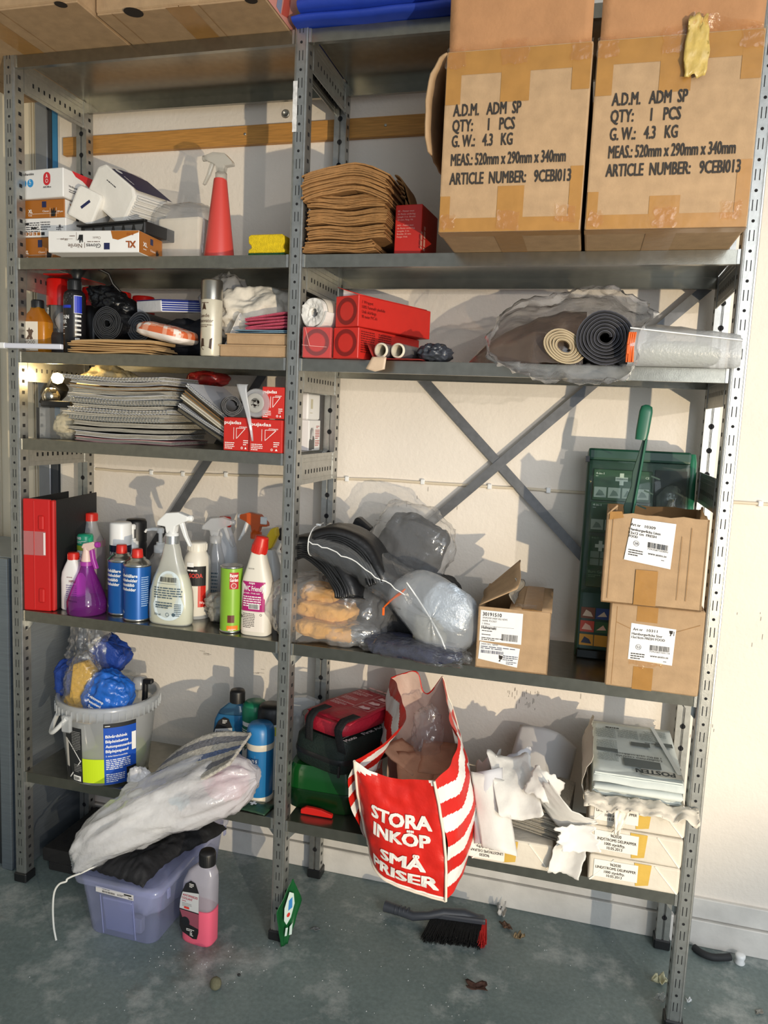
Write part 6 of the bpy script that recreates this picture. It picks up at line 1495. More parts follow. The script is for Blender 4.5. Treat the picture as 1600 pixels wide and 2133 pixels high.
# wipes canisters
def canister(label, x, y, h, r, body, capm, ch, m2=None):
    t = thing('wipes_canister', label, 'canister', (x, y, z))
    mk('canister_body', B().lathe([(r * .97, 0), (r, .004), (r, h)], 32), body, t)
    mk('lid', B().lathe([(r + .0015, h - .002), (r + .0015, h + ch * .6), (r * .94, h + ch * .85), (r * .8, h + ch), (0, h + ch)], 32, cap=(0, 0)), capm, t)
    return t, cyl(r, -.3)
t, f = canister('wipes canister with green lid between antifreeze and the black-lidded one', .640, .205, .175, .036, WHT, mat('lid_green', '#1d7a58', .35), .05)
pr(t, 'green_band', [('r', -.04, .125, .08, .035)], mat('band_green', '#1b6a4e'), f); pr(t, 'lettering', [('t', 'Wipes', -.03, .095, .05, .018, 1.2)], mat('dark_green_ink', '#1d4a30'), f, .0008); pr(t, 'lettering', [('ln', -.03, .148, .04, .006, 2)], WINK, f, .0009)
t, f = canister('wipes canister with black lid and yellow band next to the middle post', .706, .165, .195, .036, mat('canister_grey', '#c9ccc9', .35), BLK, .045)
pr(t, 'yellow_band', [('r', -.05, .160, .1, .026)], mat('band_yellow', '#b7b524', .4), f); pr(t, 'lettering', [('ln', -.036, .145, .06, .012, 1)], INKB, f, .0008)
t, f = canister('tall blue wipes canister with blue lid beside the middle post, in front', .709, .090, .168, .0365, mat('canister_blue', '#1f6da6', .35), mat('lid_blue', '#2b78b4', .35), .046)
mk('cream_collar', B().lathe([(.0372, .148), (.0382, .152), (.0382, .164), (.0372, .167)], 32), mat('cream_collar', '#cfc8b8', .4), t)
mk('foot_ring', B().lathe([(.037, .0), (.0385, .002), (.0385, .014), (.037, .017)], 32), mat('cream_collar', '#cfc8b8'), t)
pr(t, 'cream_panel', [('p', [(-.034, .08), (.012, .07), (.012, .136), (-.034, .140)])] , mat('cream_print', '#d3c7ae', .45), f)
pr(t, 'lettering', [('t', 'IPES', -.033, .108, .026, .012, 1.4)], mat('blue_ink2', '#1c4a77'), f, .0008); pr(t, 'lettering', [('r', .0, .112, .022, .016)], mat('blue_ink2', '#1c4a77'), f, .0007); pr(t, 'lettering', [('t', '70 S', .002, .116, .015, .008, 1)], WINK, f, .001)
# spray bottle just visible past the middle post
t = thing('spray_bottle', 'frosted spray bottle half hidden behind the middle post on the bottom shelf', 'spray bottle', (.762, .235, z), .1)
mk('bottle_body', B().sbox([(.028, .022, 0), (.03, .024, .004), (.03, .024, .11), (.02, .018, .15), (.015, .015, .17)], k=3), MILKP, t)
trigger(t, (0, 0, .168), 1.15, 1, MILKP, MILKP)
# green sachet lying at the shelf edge
t = thing('plaster_sachet', 'flat dark green plaster sachet with white cross lying by the blue canister', 'sachet', (.722, .030, z), -.1)
mk('sachet_film', B().grid(lambda u, v: (lerp(-.048, .044, u), lerp(-.024, .035, v), .004 + .007 * math.sin(PI * u) * math.sin(PI * v) + .002 * N3(u * 8, v * 8)), 14, 10, t=.002), mat('dark_green_sachet', '#2c4a38', .35, 0, .15, 30, .4, 60), t)
pr(t, 'white_cross', cross(-.005, .002, .010), WINK, plane((0, 0, .0135), (1, 0, 0), (0, 1, 0)), 0)
# white plastic carrier with stuff inside, sagging off the shelf
WB = film('white_carrier_film', haze=.72, hcol='#fafbff', gloss=1, rough=.16, bump=.8, bs=55)
t = thing('plastic_bag', 'white translucent carrier bag sagging from the bottom shelf onto the storage box', 'bag', (0, 0, 0))
SP = [(.285, -.115, .195, .030, .030), (.315, -.105, .235, .075, .050), (.375, -.085, .290, .105, .070), (.45, -.070, .335, .120, .090), (.53, -.050, .376, .120, .092), (.61, -.035, .408, .110, .086), (.675, -.020, .430, .085, .074), (.725, -.01, .446, .058, .050), (.745, -.005, .455, .02, .02)]
R = []
NN = 72
def spn(u):
    q = u * (len(SP) - 1); a = min(int(q), len(SP) - 2); k = q - a; k2 = k * k * (3 - 2 * k) * .3 + k * .7
    return [lerp(SP[a][j], SP[a + 1][j], k2) for j in range(5)]
for i in range(64):
    u = i / 63; x, y, zz, rw, rh = spn(u); row = []
    for j in range(NN):
        a = 2 * PI * j / NN
        p = Vector((x + rh * .35 * math.cos(a) * -.6, y + rw * math.sin(a), zz + rh * .86 * math.cos(a)))
        ca, sa = math.cos(a), math.sin(a)
        k = .030 * noise.noise(Vector((u * 3.2, ca * 1.2, sa * 1.2))) + .024 * (.22 - abs(noise.noise(Vector((u * 4.5 + ca * .8, ca * 2.6 + 4, sa * 2.6))))) + .012 * (.2 - abs(noise.noise(Vector((u * 11 + sa * 2, ca * 5.2 + 9, sa * 5.2)))))
        c_ = Vector((x, y, zz)); d_ = (p - c_).normalized(); p = p + d_ * k * min(1, rh / .05)
        fl = z + .0006 if (p.y > .0 and p.x > .06) else (.205 if p.x > .32 else .165)
        if p.y > -.006 and p.z < fl: p.z = fl
        elif p.z < .190: p.z = .190
        row.append(p)
    R.append(row)
mk('bag_film', B().rings(R, 0, True, (1, 1)), WB, t)
mk('bag_ear', B().blob((.405, -.02, .400), (.030, .02, .03), .4, 12, 5, 30, 18, 2), WB, t)
tag(mk('pink_bundle', B().blob((.655, -.012, .430), (.055, .05, .042), .3, 12, 15, 36, 20, 2.4, .352), mat('pink_print_cloth', '#c46c86', .8, 0, .3, 25)), 'pink bundle showing through the white carrier bag', 'cloth')
tag(mk('blue_bundle', B().blob((.535, -.055, .372), (.030, .03, .022), .3, 12, 18, 30, 16, 2.4), mat('aqua_cloth', '#8fc4d8', .8)), 'pale blue bundle showing through the white carrier bag', 'cloth')
tag(mk('white_bundle', B().blob((.47, -.055, .350), (.10, .06, .055), .25, 12, 28, 40, 20, 2.4), mat('dull_white_cloth', '#d9d8d4', .85)), 'white cloth filling the middle of the carrier bag', 'cloth')
# striped microfibre mop cloth lying on the bag
t = thing('mop_cloth', 'grey and white striped mop cloth lying across the white carrier bag', 'cloth', (0, 0, 0))
MC_ = [mat('mop_light', '#c9c4ba', .95, 0, .25, 140, .8, 500), mat('mop_grey', '#7e7f86', .95, 0, .3, 140, .8, 500), mat('mop_blue', '#5f6f93', .95, 0, .3, 140, .8, 500)]
def mop(u, v):
    x = lerp(.425, .700, u); y = lerp(-.075, -.005, v) - .01 * u + .02 * v * u; w_ = (.030 + .075 * math.sin(PI * min(1, u * .9 + .12)))
    c_ = lerp(.428, .552, u ** .9) - .018
    return (x + .03 * v * (1 - u), y + .04 * v, c_ + (v - .5) * w_ * 1.0 + .003 * N3(u * 40, v * 30))
b = B().grid(mop, 48, 26, t=.008)
for i, fc in enumerate(b.f):
    q = i // 48 if i < 48 * 26 else ((i - 48 * 26) // 48 if i < 2 * 48 * 26 else 0)
    k = (q * 7) // 26
    b.m[i] = (0, 1, 0, 2, 0, 1, 0)[k % 7] if q not in (0, 25) else 0
mk('mop_weave', b, MC_, t)

# ================================================================= bottom right shelf
z = ZS[5] + .0005
GC_ = film('green_case_plastic', '#4fa05c', .55, '#17692c', 1, .12, .02)
t = thing('plastic_case', 'dark see-through green plastic case with a red latch at the bottom right bay', 'case', (.892, .062, z), .02)
mk('lower_tray', B().sbox([(.086, .10, .0), (.092, .107, .006), (.095, .112, .060)], c=(0, .112, 0), k=7, n=40), mat('case_green', '#072a10', .25), t)
mk('lid', B().sbox([(.097, .114, .061), (.097, .114, .068), (.095, .112, .112), (.088, .104, .126)], c=(0, .112, 0), k=7, n=40), mat('case_lid_green', '#0c4519', .2), t)
mk('latch_rim', B().sbox([(.0985, .1155, .058), (.0985, .1155, .063)], c=(0, .112, 0), k=7, n=40), mat('case_green', '#0f4a20'), t)
mk('red_handle', B().prism([(-.044, .0), (.044, .0), (.044, .010), (.030, .013), (.012, .018), (-.012, .020), (-.030, .020), (-.044, .012)], -.006, .006), mat('red_handle', '#c3201a', .3), t, bevel=.002, loc=(.0, -.012, .002))
# soft first aid bag on the case
NYL = mat('dark_green_nylon', '#10211c', .6, 0, .2, 30, .4, 200)
t = thing('first_aid_bag', 'dark green soft first aid bag with black zip on the green case', 'first aid bag', (.905, .05, z + .128), .02, None, (-.06, .0, -.38))
mk('bag_body', B().sbox([(.082, .118, .0), (.094, .128, .010), (.097, .130, .040), (.094, .127, .075), (.082, .115, .092)], c=(-.02, .12, 0), k=5, n=44), NYL, t)
mk('zip_band', B().sbox([(.0975, .1305, .030), (.0985, .1315, .034), (.0985, .1315, .040), (.0975, .1305, .044)], c=(-.02, .12, 0), k=5, n=44, cap=(0, 0)), BLK, t)
mk('zip_puller', B().box(.060, .066, -.016, -.010, .005, .036), BLK, t, bevel=.001)
f = plane((0, 0, .0925), (1, 0, 0), (0, 1, 0)); f3 = plane((.052, .03, .0935), (0, 1, 0), (-1, 0, 0))
pr(t, 'lettering', [('t', 'Moto', -.02, -.012, .045, .014, 1), ('t', 'First Aid', .055, -.012, .085, .014, 1), ('r', -.025, .010, .17, .0018)], WINK, f3, .0004)
# red fire blanket pouch on top, held by black straps
t = thing('fire_blanket_pouch', 'red fire blanket pouch with white pictograms strapped on the first aid bag', 'pouch', (.902, .045, z + .224), .02, None, (-.02, .0, -.42))
REDN = mat('red_nylon', '#a81a30', .5, 0, .12, 20, .35, 150)
mk('pouch_body', B().sbox([(.070, .120, 0), (.080, .132, .006), (.082, .134, .026), (.074, .126, .040)], c=(-.02, .14, 0), k=4.5, n=44), REDN, t)
mk('pouch_flap', B().grid(lambda u, v: (lerp(-.088, .066, u), lerp(.03, .30, v), .042 + .006 * math.sin(PI * v) + .004 * N3(u * 5, v * 5) - .030 * max(0, v - .88) / .12), 14, 18, t=.003), REDN, t)
fp = plane((0, 0, .0495), (1, 0, 0), (0, 1, 0)); pk = mat('pale_pink_ink', '#e6bcc0', .6)
pr(t, 'lettering', [('ln', -.07, .264, .12, .022, 1), ('t', 'Size: 1,2x1,2m', -.05, .248, .055, .006, .6), ('t', 'Dra ut nappet', -.075, .222, .055, .008, .8), ('ln', -.075, .212, .048, .006, 3), ('ln', -.075, .17, .048, .006, 4), ('t', 'Håll så brandmannen', -.078, .128, .07, .008, .8), ('ln', -.075, .118, .05, .006, 3)], pk, fp, .0006)
pic = []
for k in range(3):
    y0 = .12 + .042 * k
    pic += [('r', -.004, y0, .056, .001), ('r', -.004, y0 + .038, .056, .001), ('r', -.004, y0, .001, .038), ('r', .051, y0, .001, .039), ('p', [(.008, y0 + .008), (.03, y0 + .006), (.044, y0 + .014), (.036, y0 + .028), (.022, y0 + .022), (.012, y0 + .026)])]
pr(t, 'pictogram', pic, pk, fp, .0006)
for xx, a in ((-.062, 0), (.040, .0)):
    mk('strap', B().grid(lambda u, v: (xx + .015 + .026 * (u - .5) + .03 * max(0, v - .5) * (1 if xx > 0 else 0), lerp(.07, .001, min(1, v * 2.2)) - .002 * math.sin(v * 3), (.0525 if v < .35 else .0525 - .075 * ((v - .35) / .65) ** .8)), 3, 16, t=.002), BLKF, t)
# red and white shopping bag leaning off the shelf
t = thing('shopping_bag', 'red and white woven shopping bag full of paper, its front sagging off the bottom shelf', 'shopping bag', (0, 0, 0))
SR = mat('bag_red', '#d0241b', .38, 0, .08, 14, .35, 60); SW = mat('bag_white', '#ece9e4', .4, 0, .04, 14, .35, 60); SIN = mat('bag_inside', '#c9b0a2', .55, 0, .05, 12, .3, 60); PIP = mat('bag_piping', '#e8dccb', .5)
def spl(P, u):
    q = u * (len(P) - 1); a = min(int(q), len(P) - 2); k = q - a
    p0, p1, p2, p3 = [Vector(P[min(max(a + j, 0), len(P) - 1)]) for j in (-1, 0, 1, 2)]
    return .5 * ((2 * p1) + (p2 - p0) * k + (2 * p0 - 5 * p1 + 4 * p2 - p3) * k ** 2 + (3 * p1 - p0 - 3 * p2 + p3) * k ** 3)
def wr(p, k=1): return p + Vector((.0, -1, .1)) * (.007 * k * (abs(noise.noise(p * 20)) + .4 * noise.noise(p * 45)))
FT = [(1.041, -.120, .597), (1.075, -.113, .575), (1.130, -.105, .563), (1.185, -.112, .572), (1.231, -.122, .581)]
FB = [(1.058, -.018, .336), (1.085, -.075, .318), (1.13, -.108, .306), (1.20, -.118, .300), (1.274, -.124, .297)]
def front(u, v):
    p = spl(FT, u).lerp(spl(FB, u), v); p.y -= .016 * math.sin(PI * v) * math.sin(PI * u); p.x += -.006 * math.sin(PI * v) * (1 - u) + .010 * math.sin(PI * v) * u
    return wr(p)
b = B().grid(front, 44, 44); 
for i in range(len(b.f)):
    u, v = (i % 44) / 44, (i // 44) / 44
    if v < .10 * (1 - u * 3.0) or v < .045 * (1 - abs(u - .95) * 20): b.m[i] = 1
    if v > .965: b.m[i] = 1
mk('front_panel', b, [SR, SW], t)
def fr(x, y, h=0):   # print on the front: x 0..1 across, y 0..1 up
    p = Vector(front(x, 1 - y)); return p + Vector((0, -1, .25)).normalized() * (h + .0032)
fr.curved = True
def bagtext(s, x, y, w_, h_, nm='lettering'):
    vs, fs, wd = glyphs(s, 2.6); b = B(); b.add([fr(x + vx / wd * w_, y + vy * h_, vd) for vx, vy, vd in vs], fs); mk(nm, b, SW, t)
bagtext('STORA', .30, .585, .58, .115); bagtext('INKÖP', .33, .425, .53, .115); bagtext('SMÅ', .42, .215, .40, .105); bagtext('PRISER', .30, .075, .62, .10)
RT = [(1.231, -.122, .581), (1.262, -.060, .605), (1.262, .0, .640), (1.235, .045, .655), (1.222, .09, .670), (1.200, .145, .690), (1.183, .20, .717)]
RBm = [(1.274, -.124, .297), (1.300, -.060, .318), (1.306, -.008, .335), (1.304, .03, .3445), (1.300, .09, .3445), (1.290, .145, .3445), (1.275, .20, .3445)]
def right(u, v):
    p = spl(RT, u).lerp(spl(RBm, u), v); p.x += .030 * math.sin(PI * v) * (.5 + .5 * math.sin(u * PI)); p.x += .006 * noise.noise(p * 24)
    return p
LT = [(1.041, -.120, .597), (1.075, -.06, .605), (1.118, .02, .640), (1.115, .06, .660), (1.090, .11, .680), (1.066, .16, .695), (1.042, .20, .694)]
LB = [(1.058, -.018, .336), (1.050, .0, .3445), (1.045, .03, .3445), (1.043, .06, .3445), (1.042, .11, .3445), (1.042, .16, .3445), (1.043, .20, .3445)]
def left(u, v):
    p = spl(LT, u).lerp(spl(LB, u), v); p.x -= .035 * math.sin(PI * v) * (1 - u * .4); p.x += .006 * noise.noise(p * 24)
    return p
def stripes(b, nu, nv, sd_):
    for i in range(len(b.f)):
        u, v = (i % nu) / nu, (i // nu) / nv
        zg = abs((u * 2.2 + sd_) % 1 - .5) * .16
        b.m[i] = 0 if int((v + zg) * 8.5) % 2 == 0 else 1
    return b
mk('right_gusset', stripes(B().grid(right, 110, 120), 110, 120, .2), [SR, SW], t)
mk('left_gusset', stripes(B().grid(left, 110, 120), 110, 120, .6), [SR, SW], t)
BT = [(1.042, .20, .694), (1.075, .203, .709), (1.112, .205, .717), (1.130, .205, .668), (1.150, .205, .665), (1.183, .20, .717)]
BBm = [(1.043, .20, .3445), (1.09, .21, .3445), (1.13, .212, .3445), (1.18, .212, .3445), (1.23, .21, .3445), (1.275, .20, .3445)]
mk('back_panel', B().grid(lambda u, v: wr(spl(BT, u).lerp(spl(BBm, u), v), .8), 30, 30), SIN, t)
mk('bag_bottom', B().grid(lambda u, v: spl(FB, u).lerp(spl(BBm, u), v) + Vector((0, 0, .001)), 10, 10), SIN, t)
mk('piping', B().tube([Vector(front(0, i / 24)) + Vector((-.001, -.002, 0)) for i in range(25)], .0035, 6), PIP, t)
mk('piping', B().tube([Vector(front(1, i / 24)) + Vector((.001, -.002, 0)) for i in range(25)], .0035, 6), PIP, t)
mk('piping', B().tube([Vector(front(i / 24, 1)) + Vector((0, -.001, -.001)) for i in range(25)], .003, 6), PIP, t)
mk('piping', B().tube([spl(BT, i / 24) for i in range(25)], .002, 6), SR, t)
mk('piping', B().tube([Vector(right(1, i / 20)) for i in range(21)], .003, 6), PIP, t)
for i, (x, y, zz, a) in enumerate([(1.15, .05, .520, .3), (1.19, .02, .505, -.5), (1.12, .09, .53, 1.1), (1.20, .10, .535, .1)]):
    tag(mk('paper_bag', B().grid(lambda u, v: (XF((x, y, zz), rz=a, rx=.3) @ Vector(((u - .5) * .09, (v - .5) * .12, .006 * N3(u * 4, v * 4 + i)))), 8, 8, t=.006), mat('small_kraft', '#b98f74', .8, 0, .12, 30, .3, 80)), ('small tan paper bag lying in the shopping bag, nearest its front', 'small tan paper bag under the others in the shopping bag', 'small tan paper bag turned sideways in the shopping bag', 'small tan paper bag at the back of the shopping bag')[i], 'paper bag')
tag(mk('clear_liner', B().blob((1.165, .12, .585), (.04, .03, .075), .3, 14, 40, 40, 22, 2.2), film('liner_film', haze=.1, gloss=.8, rough=.1, bump=.6, bs=40)), 'clear crumpled liner film standing inside the shopping bag', 'film')
# paper parcels, right stack
PARC = mat('parcel_paper', '#d8d0c1', .6, 0, .06, 12, .5, 30); YT = mat('yellow_tape', '#d2ad50', .4, 0, .12, 20, .3, 40)
PG = 'wrapped paper parcels in the right corner'
def parcel(label, x0, x1, z0, z1, y0, rz, tx, flip=False, group=PG, lbl=True, d=.27):
    w_ = x1 - x0; h = z1 - z0; t = thing('paper_parcel', label, 'parcel', ((x0 + x1) / 2, y0, z0), rz, group)
    nx = 16; R = []
    prof = [(0, 0), (.0, 1)]
    b = B().box(-w_/2, w_/2, 0, d, 0, h); mk('wrapped_block', b, PARC, t, bevel=.007, seg=3)
    f = plane((0, 0, 0))
    # folded triangular ends of the wrapping
    for sx in (-1, 1):
        mk('fold_edge', B().prism([(sx * (w_/2 - .003), .004), (sx * (w_/2 - .055), h - .003), (sx * (w_/2 - .057), h - .003), (sx * (w_/2 - .006), .003)], -.0022, -.0004), mat('fold_white', '#f1ece2', .5), t)
    pr(t, 'yellow_tape', [('p', [(tx - .018, h - .002), (tx + .02, h - .002), (tx + .016, .012), (tx - .012, .006)])], YT, f, .0012)
    if lbl:
        s = -1 if flip else 1
        g = f if not flip else (lambda x, y, h_=0: Vector((-x + 2 * (tx - .045) + .0, -h_, h - y)))
        lx = -w_/2 + .012
        if flip: lx = tx - .08
        pr(t, 'paper_label', [('r', lx, h * .22, .098, h * .66)], mat('label_cream', '#ece8df', .6), f if not flip else g, .0016)
        pr(t, 'lettering', [('t', '962030', lx + .036, h * .70, .024, h * .11, .8), ('t', 'LINDSTROMS DELIPAPPER', lx + .004, h * .55, .090, h * .10, .9), ('t', '1000 styck/frp.', lx + .024, h * .40, .046, h * .10, .8), ('t', '10.05.2013', lx + .030, h * .26, .034, h * .10, .8)], INK, f if not flip else g, .0022)
    return t
parcel('bottom wrapped paper parcel of the stack at the right post', 1.588, 1.790, z, z + .064, -.008, .02, .018)
parcel('middle wrapped paper parcel of the stack at the right post', 1.584, 1.790, z + .0648, z + .134, -.006, -.01, .006)
parcel('top wrapped paper parcel of the stack, its wrapping torn open', 1.580, 1.792, z + .1348, z + .200, -.002, .01, .012)
def torn(name, label, fn, nu=18, nv=12, m=PAPW, cat='paper'):
    return tag(mk(name, B().grid(fn, nu, nv, t=.0008), m), label, cat)
torn('torn_wrapping', 'torn cream wrapping edge curling under the newspaper stack', lambda u, v: (lerp(1.566, 1.815, u), -.004 - .040 * v + .010 * N3(u * 9, v * 3), z + .214 + .012 * N3(u * 7, 3) - (.018 + .014 * N3(u * 11, 9)) * v ** 1.5 + .006 * N3(u * 25, v * 6)), 36, 8, PARC)
torn('torn_wrapping', 'small torn cream flap hanging over the top parcel label', lambda u, v: (1.655 + .045 * (u - .5) * (1 - v * .8) - .012 * v, -.014 - .016 * math.sin(v * 2) - .008 * N3(u * 5, v * 5), z + .205 - .072 * v + .006 * N3(u * 6, v)), 10, 12, mat('flap_cream', '#efe8da', .6, 0, .05, 20, .4, 60))
torn('torn_wrapping', 'torn cream wrapping standing up left of the newspaper stack', lambda u, v: (1.572 - .012 * math.sin(v * 4) + .005 * N3(u * 6, v * 6), lerp(.02, .29, u), z + .17 + .12 * v + .012 * N3(u * 9, 4) * v), 16, 8, PARC)
# newspapers
t = thing('newspaper_stack', 'stack of newspaper print deli sheets with POSTEN headline, on the top parcel', 'newspapers', (1.683, .0, z + .202), 0, None, (.03, 0, .02))
NW = mat('newsprint', '#cdd4d0', .75, 0, .06, 30, .1, 100)
b = B()
for i in range(14):
    a, c_ = .002 * math.sin(i * 2.1), .003 * math.cos(i * 1.3)
    b.box(-.098 + a, .098 + c_, .012 + c_, .295 + a, i * .0042, i * .0042 + .0036)
o = mk('sheet_block', b, NW, t); o['kind'] = 'stuff'
mk('front_fold', B().sbox([(.001, .02, -.098), (.010, .02, -.094), (.010, .02, .094), (.001, .02, .098)], k=2.5, n=20, X=XF((0, .012, .028), ry=PI / 2)), NW, t)
mk('top_sheet', B().grid(lambda u, v: (lerp(-.100, .100, u), lerp(-.004, .30, v), .0600 + .003 * N3(u * 3, v * 3) - .018 * max(0, .08 - v) / .08), 12, 16, t=.001), NW, t)
f = (lambda x, y, h=0: Vector((-x, .30 - y, .0632 + h)))
NI = mat('news_ink', '#3a4040', .8); NG = mat('news_grey', '#8d9694', .8)
pr(t, 'headline', [('t', 'POSTEN', -.082, .256, .086, .020, 2.4), ('t', 'Lindströms centrala', -.060, .196, .105, .010, 1), ('t', 'i BHG-säskonflikten', -.060, .182, .105, .010, 1), ('ln', .030, .035, .045, .016, 1), ('ln', -.070, .105, .06, .007, 1)], NI, f, .0006)
pr(t, 'column_text', [('ln', .040, .26 - .03, .05, .006, 8), ('ln', .040, .10, .05, .006, 10), ('ln', -.015, .09, .05, .006, 9), ('ln', -.070, .09, .05, .006, 8), ('ln', -.085, .06, .055, .006, 6), ('ln', .04, .16, .05, .006, 8)], NG, f, .0006)
pr(t, 'news_photo', [('p', [(-.055, .210), (.030, .206), (.028, .248), (-.055, .246)]), ('r', -.095, .095, .04, .022), ('r', -.04, .110, .045, .022), ('r', .04, .165, .05, .018)], mat('photo_grey', '#5f6664', .8), f, .0005)
pr(t, 'white_strip', [('p', [(-.060, -.0), (-.050, -.0), (-.088, .26), (-.098, .26)])], mat('pale_strip', '#d9dfdd'), f, .0009)
pr(t, 'grey_banner', [('r', -.098, .252, .090, .030)], mat('banner_grey', '#b5b4aa', .8), f, .0004)
# left parcel with opened paper
parcel('wrapped paper parcel lying under the loose sheets beside the shopping bag', 1.312, 1.505, z, z + .066, -.012, .02, -.005, True, PG, True, .25)
OP = mat('open_paper_edges', '#b9b2a3', .85, 0, .35, 400, .8, 600, stretch=(1, 1, 6))
t = thing('open_paper_block', 'thick block of grey edged paper sheets bursting out of its wrapping', 'paper block', (1.440, .025, z + .068), .0, None, (0, .17, -.10))
b = B()
for i in range(24):
    a = .004 * math.sin(i * 1.7); e = .0022 * i
    R = [[(x, .0 + a + .0006 * i, i * .0033 + .010 * math.sin((x + .1) * 9)), (x, .17, i * .0033 + .010 * math.sin((x + .1) * 9)), (x, .17, i * .0033 + .0026 + .010 * math.sin((x + .1) * 9)), (x, a + .0006 * i, i * .0033 + .0026 + .010 * math.sin((x + .1) * 9))] for x in [lerp(-.085 - e * .3, .088 - e * .2, k / 8) for k in range(9)]]
    b.rings(R, 0, False)
o = mk('sheet_edges', b, OP, t); o['kind'] = 'stuff'
PW = 'loose white wrapping sheets over the open paper block'
rs_ = random.Random(8)
def crump(p, k=0, a=.010): return p + Vector((.3, -.6, 1)) * a * (noise.noise(p * 14 + Vector((k, 0, 0))) + .6 * abs(noise.noise(p * 34 + Vector((0, k, 0)))))
def sheet(label, c, ex, ey, bend_, k, m=PAPW, a=.010, nu=18, nv=14, irr=.0):
    c, ex, ey = Vector(c), Vector(ex), Vector(ey); n = ex.cross(ey).normalized()
    def fn(u, v):
        e = 1 + irr * N3(v * 6, k) ; g = 1 + irr * N3(u * 6, k + 4)
        return crump(c + ex * (u - .5) * e + ey * (v - .5) * g + n * bend_ * (math.cos((u - .5) * 3) - .5), k, a)
    return tag(mk('paper_sheet', B().grid(fn, nu, nv, t=.0006), m), label, 'paper', None)
sheet('large pale grey sheet bent up against the wall behind the paper block', (1.465, .215, z + .185), (.155, .02, -.05), (.02, .10, .09), .045, 3, mat('grey_white_sheet', '#c0bebd', .8), .004)
sheet('white sheet hanging down over the parcel beside the shopping bag', (1.362, -.012, z + .125), (.085, .01, -.015), (.045, -.07, -.15), -.02, 6, PAPW, .004)
sheet('second white sheet hanging beside the shopping bag, just behind the first', (1.345, .0, z + .135), (.07, .01, .02), (.02, -.06, -.15), -.025, 8, mat('cool_sheet', '#cacbd0', .7), .005)
sheet('crumpled white wrapping draped over the left half of the paper block', (1.400, .03, z + .185), (.10, .02, .0), (.05, -.11, -.10), .02, 12, PAPW, .016, irr=.15)
sheet('crumpled white wrapping peeled back to the right of the paper block', (1.525, -.005, z + .155), (.12, .01, -.085), (.03, -.05, .075), .022, 17, PAPW, .018, irr=.2)
sheet('small ragged white wrapping end sticking up above the paper block', (1.475, .01, z + .198), (.075, .0, -.03), (.02, .02, .055), .02, 21, PAPW, .014, irr=.25)
sheet('pointed white paper corner lying in front of the parcel stack', (1.560, -.035, z + .110), (.085, .0, .02), (.02, -.02, -.05), .01, 25, mat('bright_sheet', '#e6e5e1', .7), .006, irr=.35)
sheet('torn white wrapping hanging between the parcels over the bare shelf', (1.540, -.022, z + .055), (.07, .0, -.01), (-.02, -.012, -.095), .015, 29, PAPW, .012, irr=.25)
sheet('crumpled white paper standing behind the shopping bag', (1.325, .16, z + .12), (.06, .02, .03), (.0, .03, .13), .03, 33, PAPW, .016, irr=.2)
sheet('white sheet bulging upright at the back between the loose papers', (1.385, .12, z + .165), (.09, .03, .04), (.0, .05, .09), .03, 37, mat('cool_sheet', '#cacbd0'), .012, irr=.1)

# ================================================================= on the floor
t = thing('storage_box', 'clear bluish storage box with lid on the floor under the bottom shelf', 'storage box', (.415, -.125, 0), .0)
SBX = film('blue_clear_box', '#eef0ff', .34, '#cdd4f8', 1, .12, .03)
w0, w1, dd, hh = .098, .122, .36, .160
R = []
def rr(hw, y0, y1, zz, n=6, r_=.028):
    P = []
    for cx_, cy_, a0 in ((hw - r_, y0 + r_, -PI / 2), (hw - r_, y1 - r_, 0), (-hw + r_, y1 - r_, PI / 2), (-hw + r_, y0 + r_, PI)):
        for i in range(n + 1):
            a = a0 + PI / 2 * i / n; P.append((cx_ + r_ * math.cos(a), cy_ + r_ * math.sin(a), zz))
    return P
mk('box_wall', B().rings([rr(w0, .006, dd, .001), rr(w0 + .002, .004, dd + .003, .006), rr(w1 - .004, -.014, dd + .02, hh)], 0, True, (1, 0)), SBX, t)
mk('front_recess', B().rings([[(-.048, .009, .012), (.040, .009, .012), (.040, .014, .05), (-.048, .014, .05)], [(-.046, -.012, .118), (.044, -.012, .118), (.044, -.002, .12), (-.046, -.002, .12)]], 0, False), SBX, t, bevel=.003)
for sx in (-.050, .046): mk('recess_edge', B().tube([(sx, .002, .008), (sx * 1.0, -.012, .125)], .0022, 6), SBX, t)
mk('lid', B().rings([rr(w1 + .006, -.026, dd + .03, hh - .006), rr(w1 + .008, -.028, dd + .032, hh + .006), rr(w1 + .002, -.022, dd + .026, hh + .012), rr(w1 - .012, -.008, dd + .012, hh + .010)], 0, True, (0, 1)), SBX, t)
for y in (.02, .2, .34): mk('lid_clip', B().box(w1 + .004, w1 + .009, y, y + .012, hh - .03, hh - .004), SBX, t, bevel=.001)
f = plane((0, -.0150, 0), (1, 0, .0), (0, -.10, 1))
tl_ = plane((-.058, -.0185, .137), (1, 0, -.03), (.03, -.08, 1))
pr(t, 'paper_label', [('r', 0, 0, .112, .017)], mat('strip_label', '#d4d2d2', .5), tl_, .001)
pr(t, 'lettering', [('bar', .020, .003, .038, .0055), ('ln', .020, .012, .03, .003, 1), ('ln', .064, .007, .025, .003, 2), ('t', 'TALLA', .096, .002, .013, .005, 1), ('r', .084, .010, .022, .004)], INKB, tl_, .0015)
mk('inner_block', B().box(.02, .045, .03, .05, .004, .045), mat('grey_block', '#8d8fa0', .5), t, bevel=.002)
tag(mk('box_contents', B().blob((.41, .10, .055), (.078, .15, .048), .2, 12, 44, 44, 22, 3, .004), mat('grey_contents', '#a4a8bd', .8)), 'grey cloth contents inside the clear storage box', 'cloth')
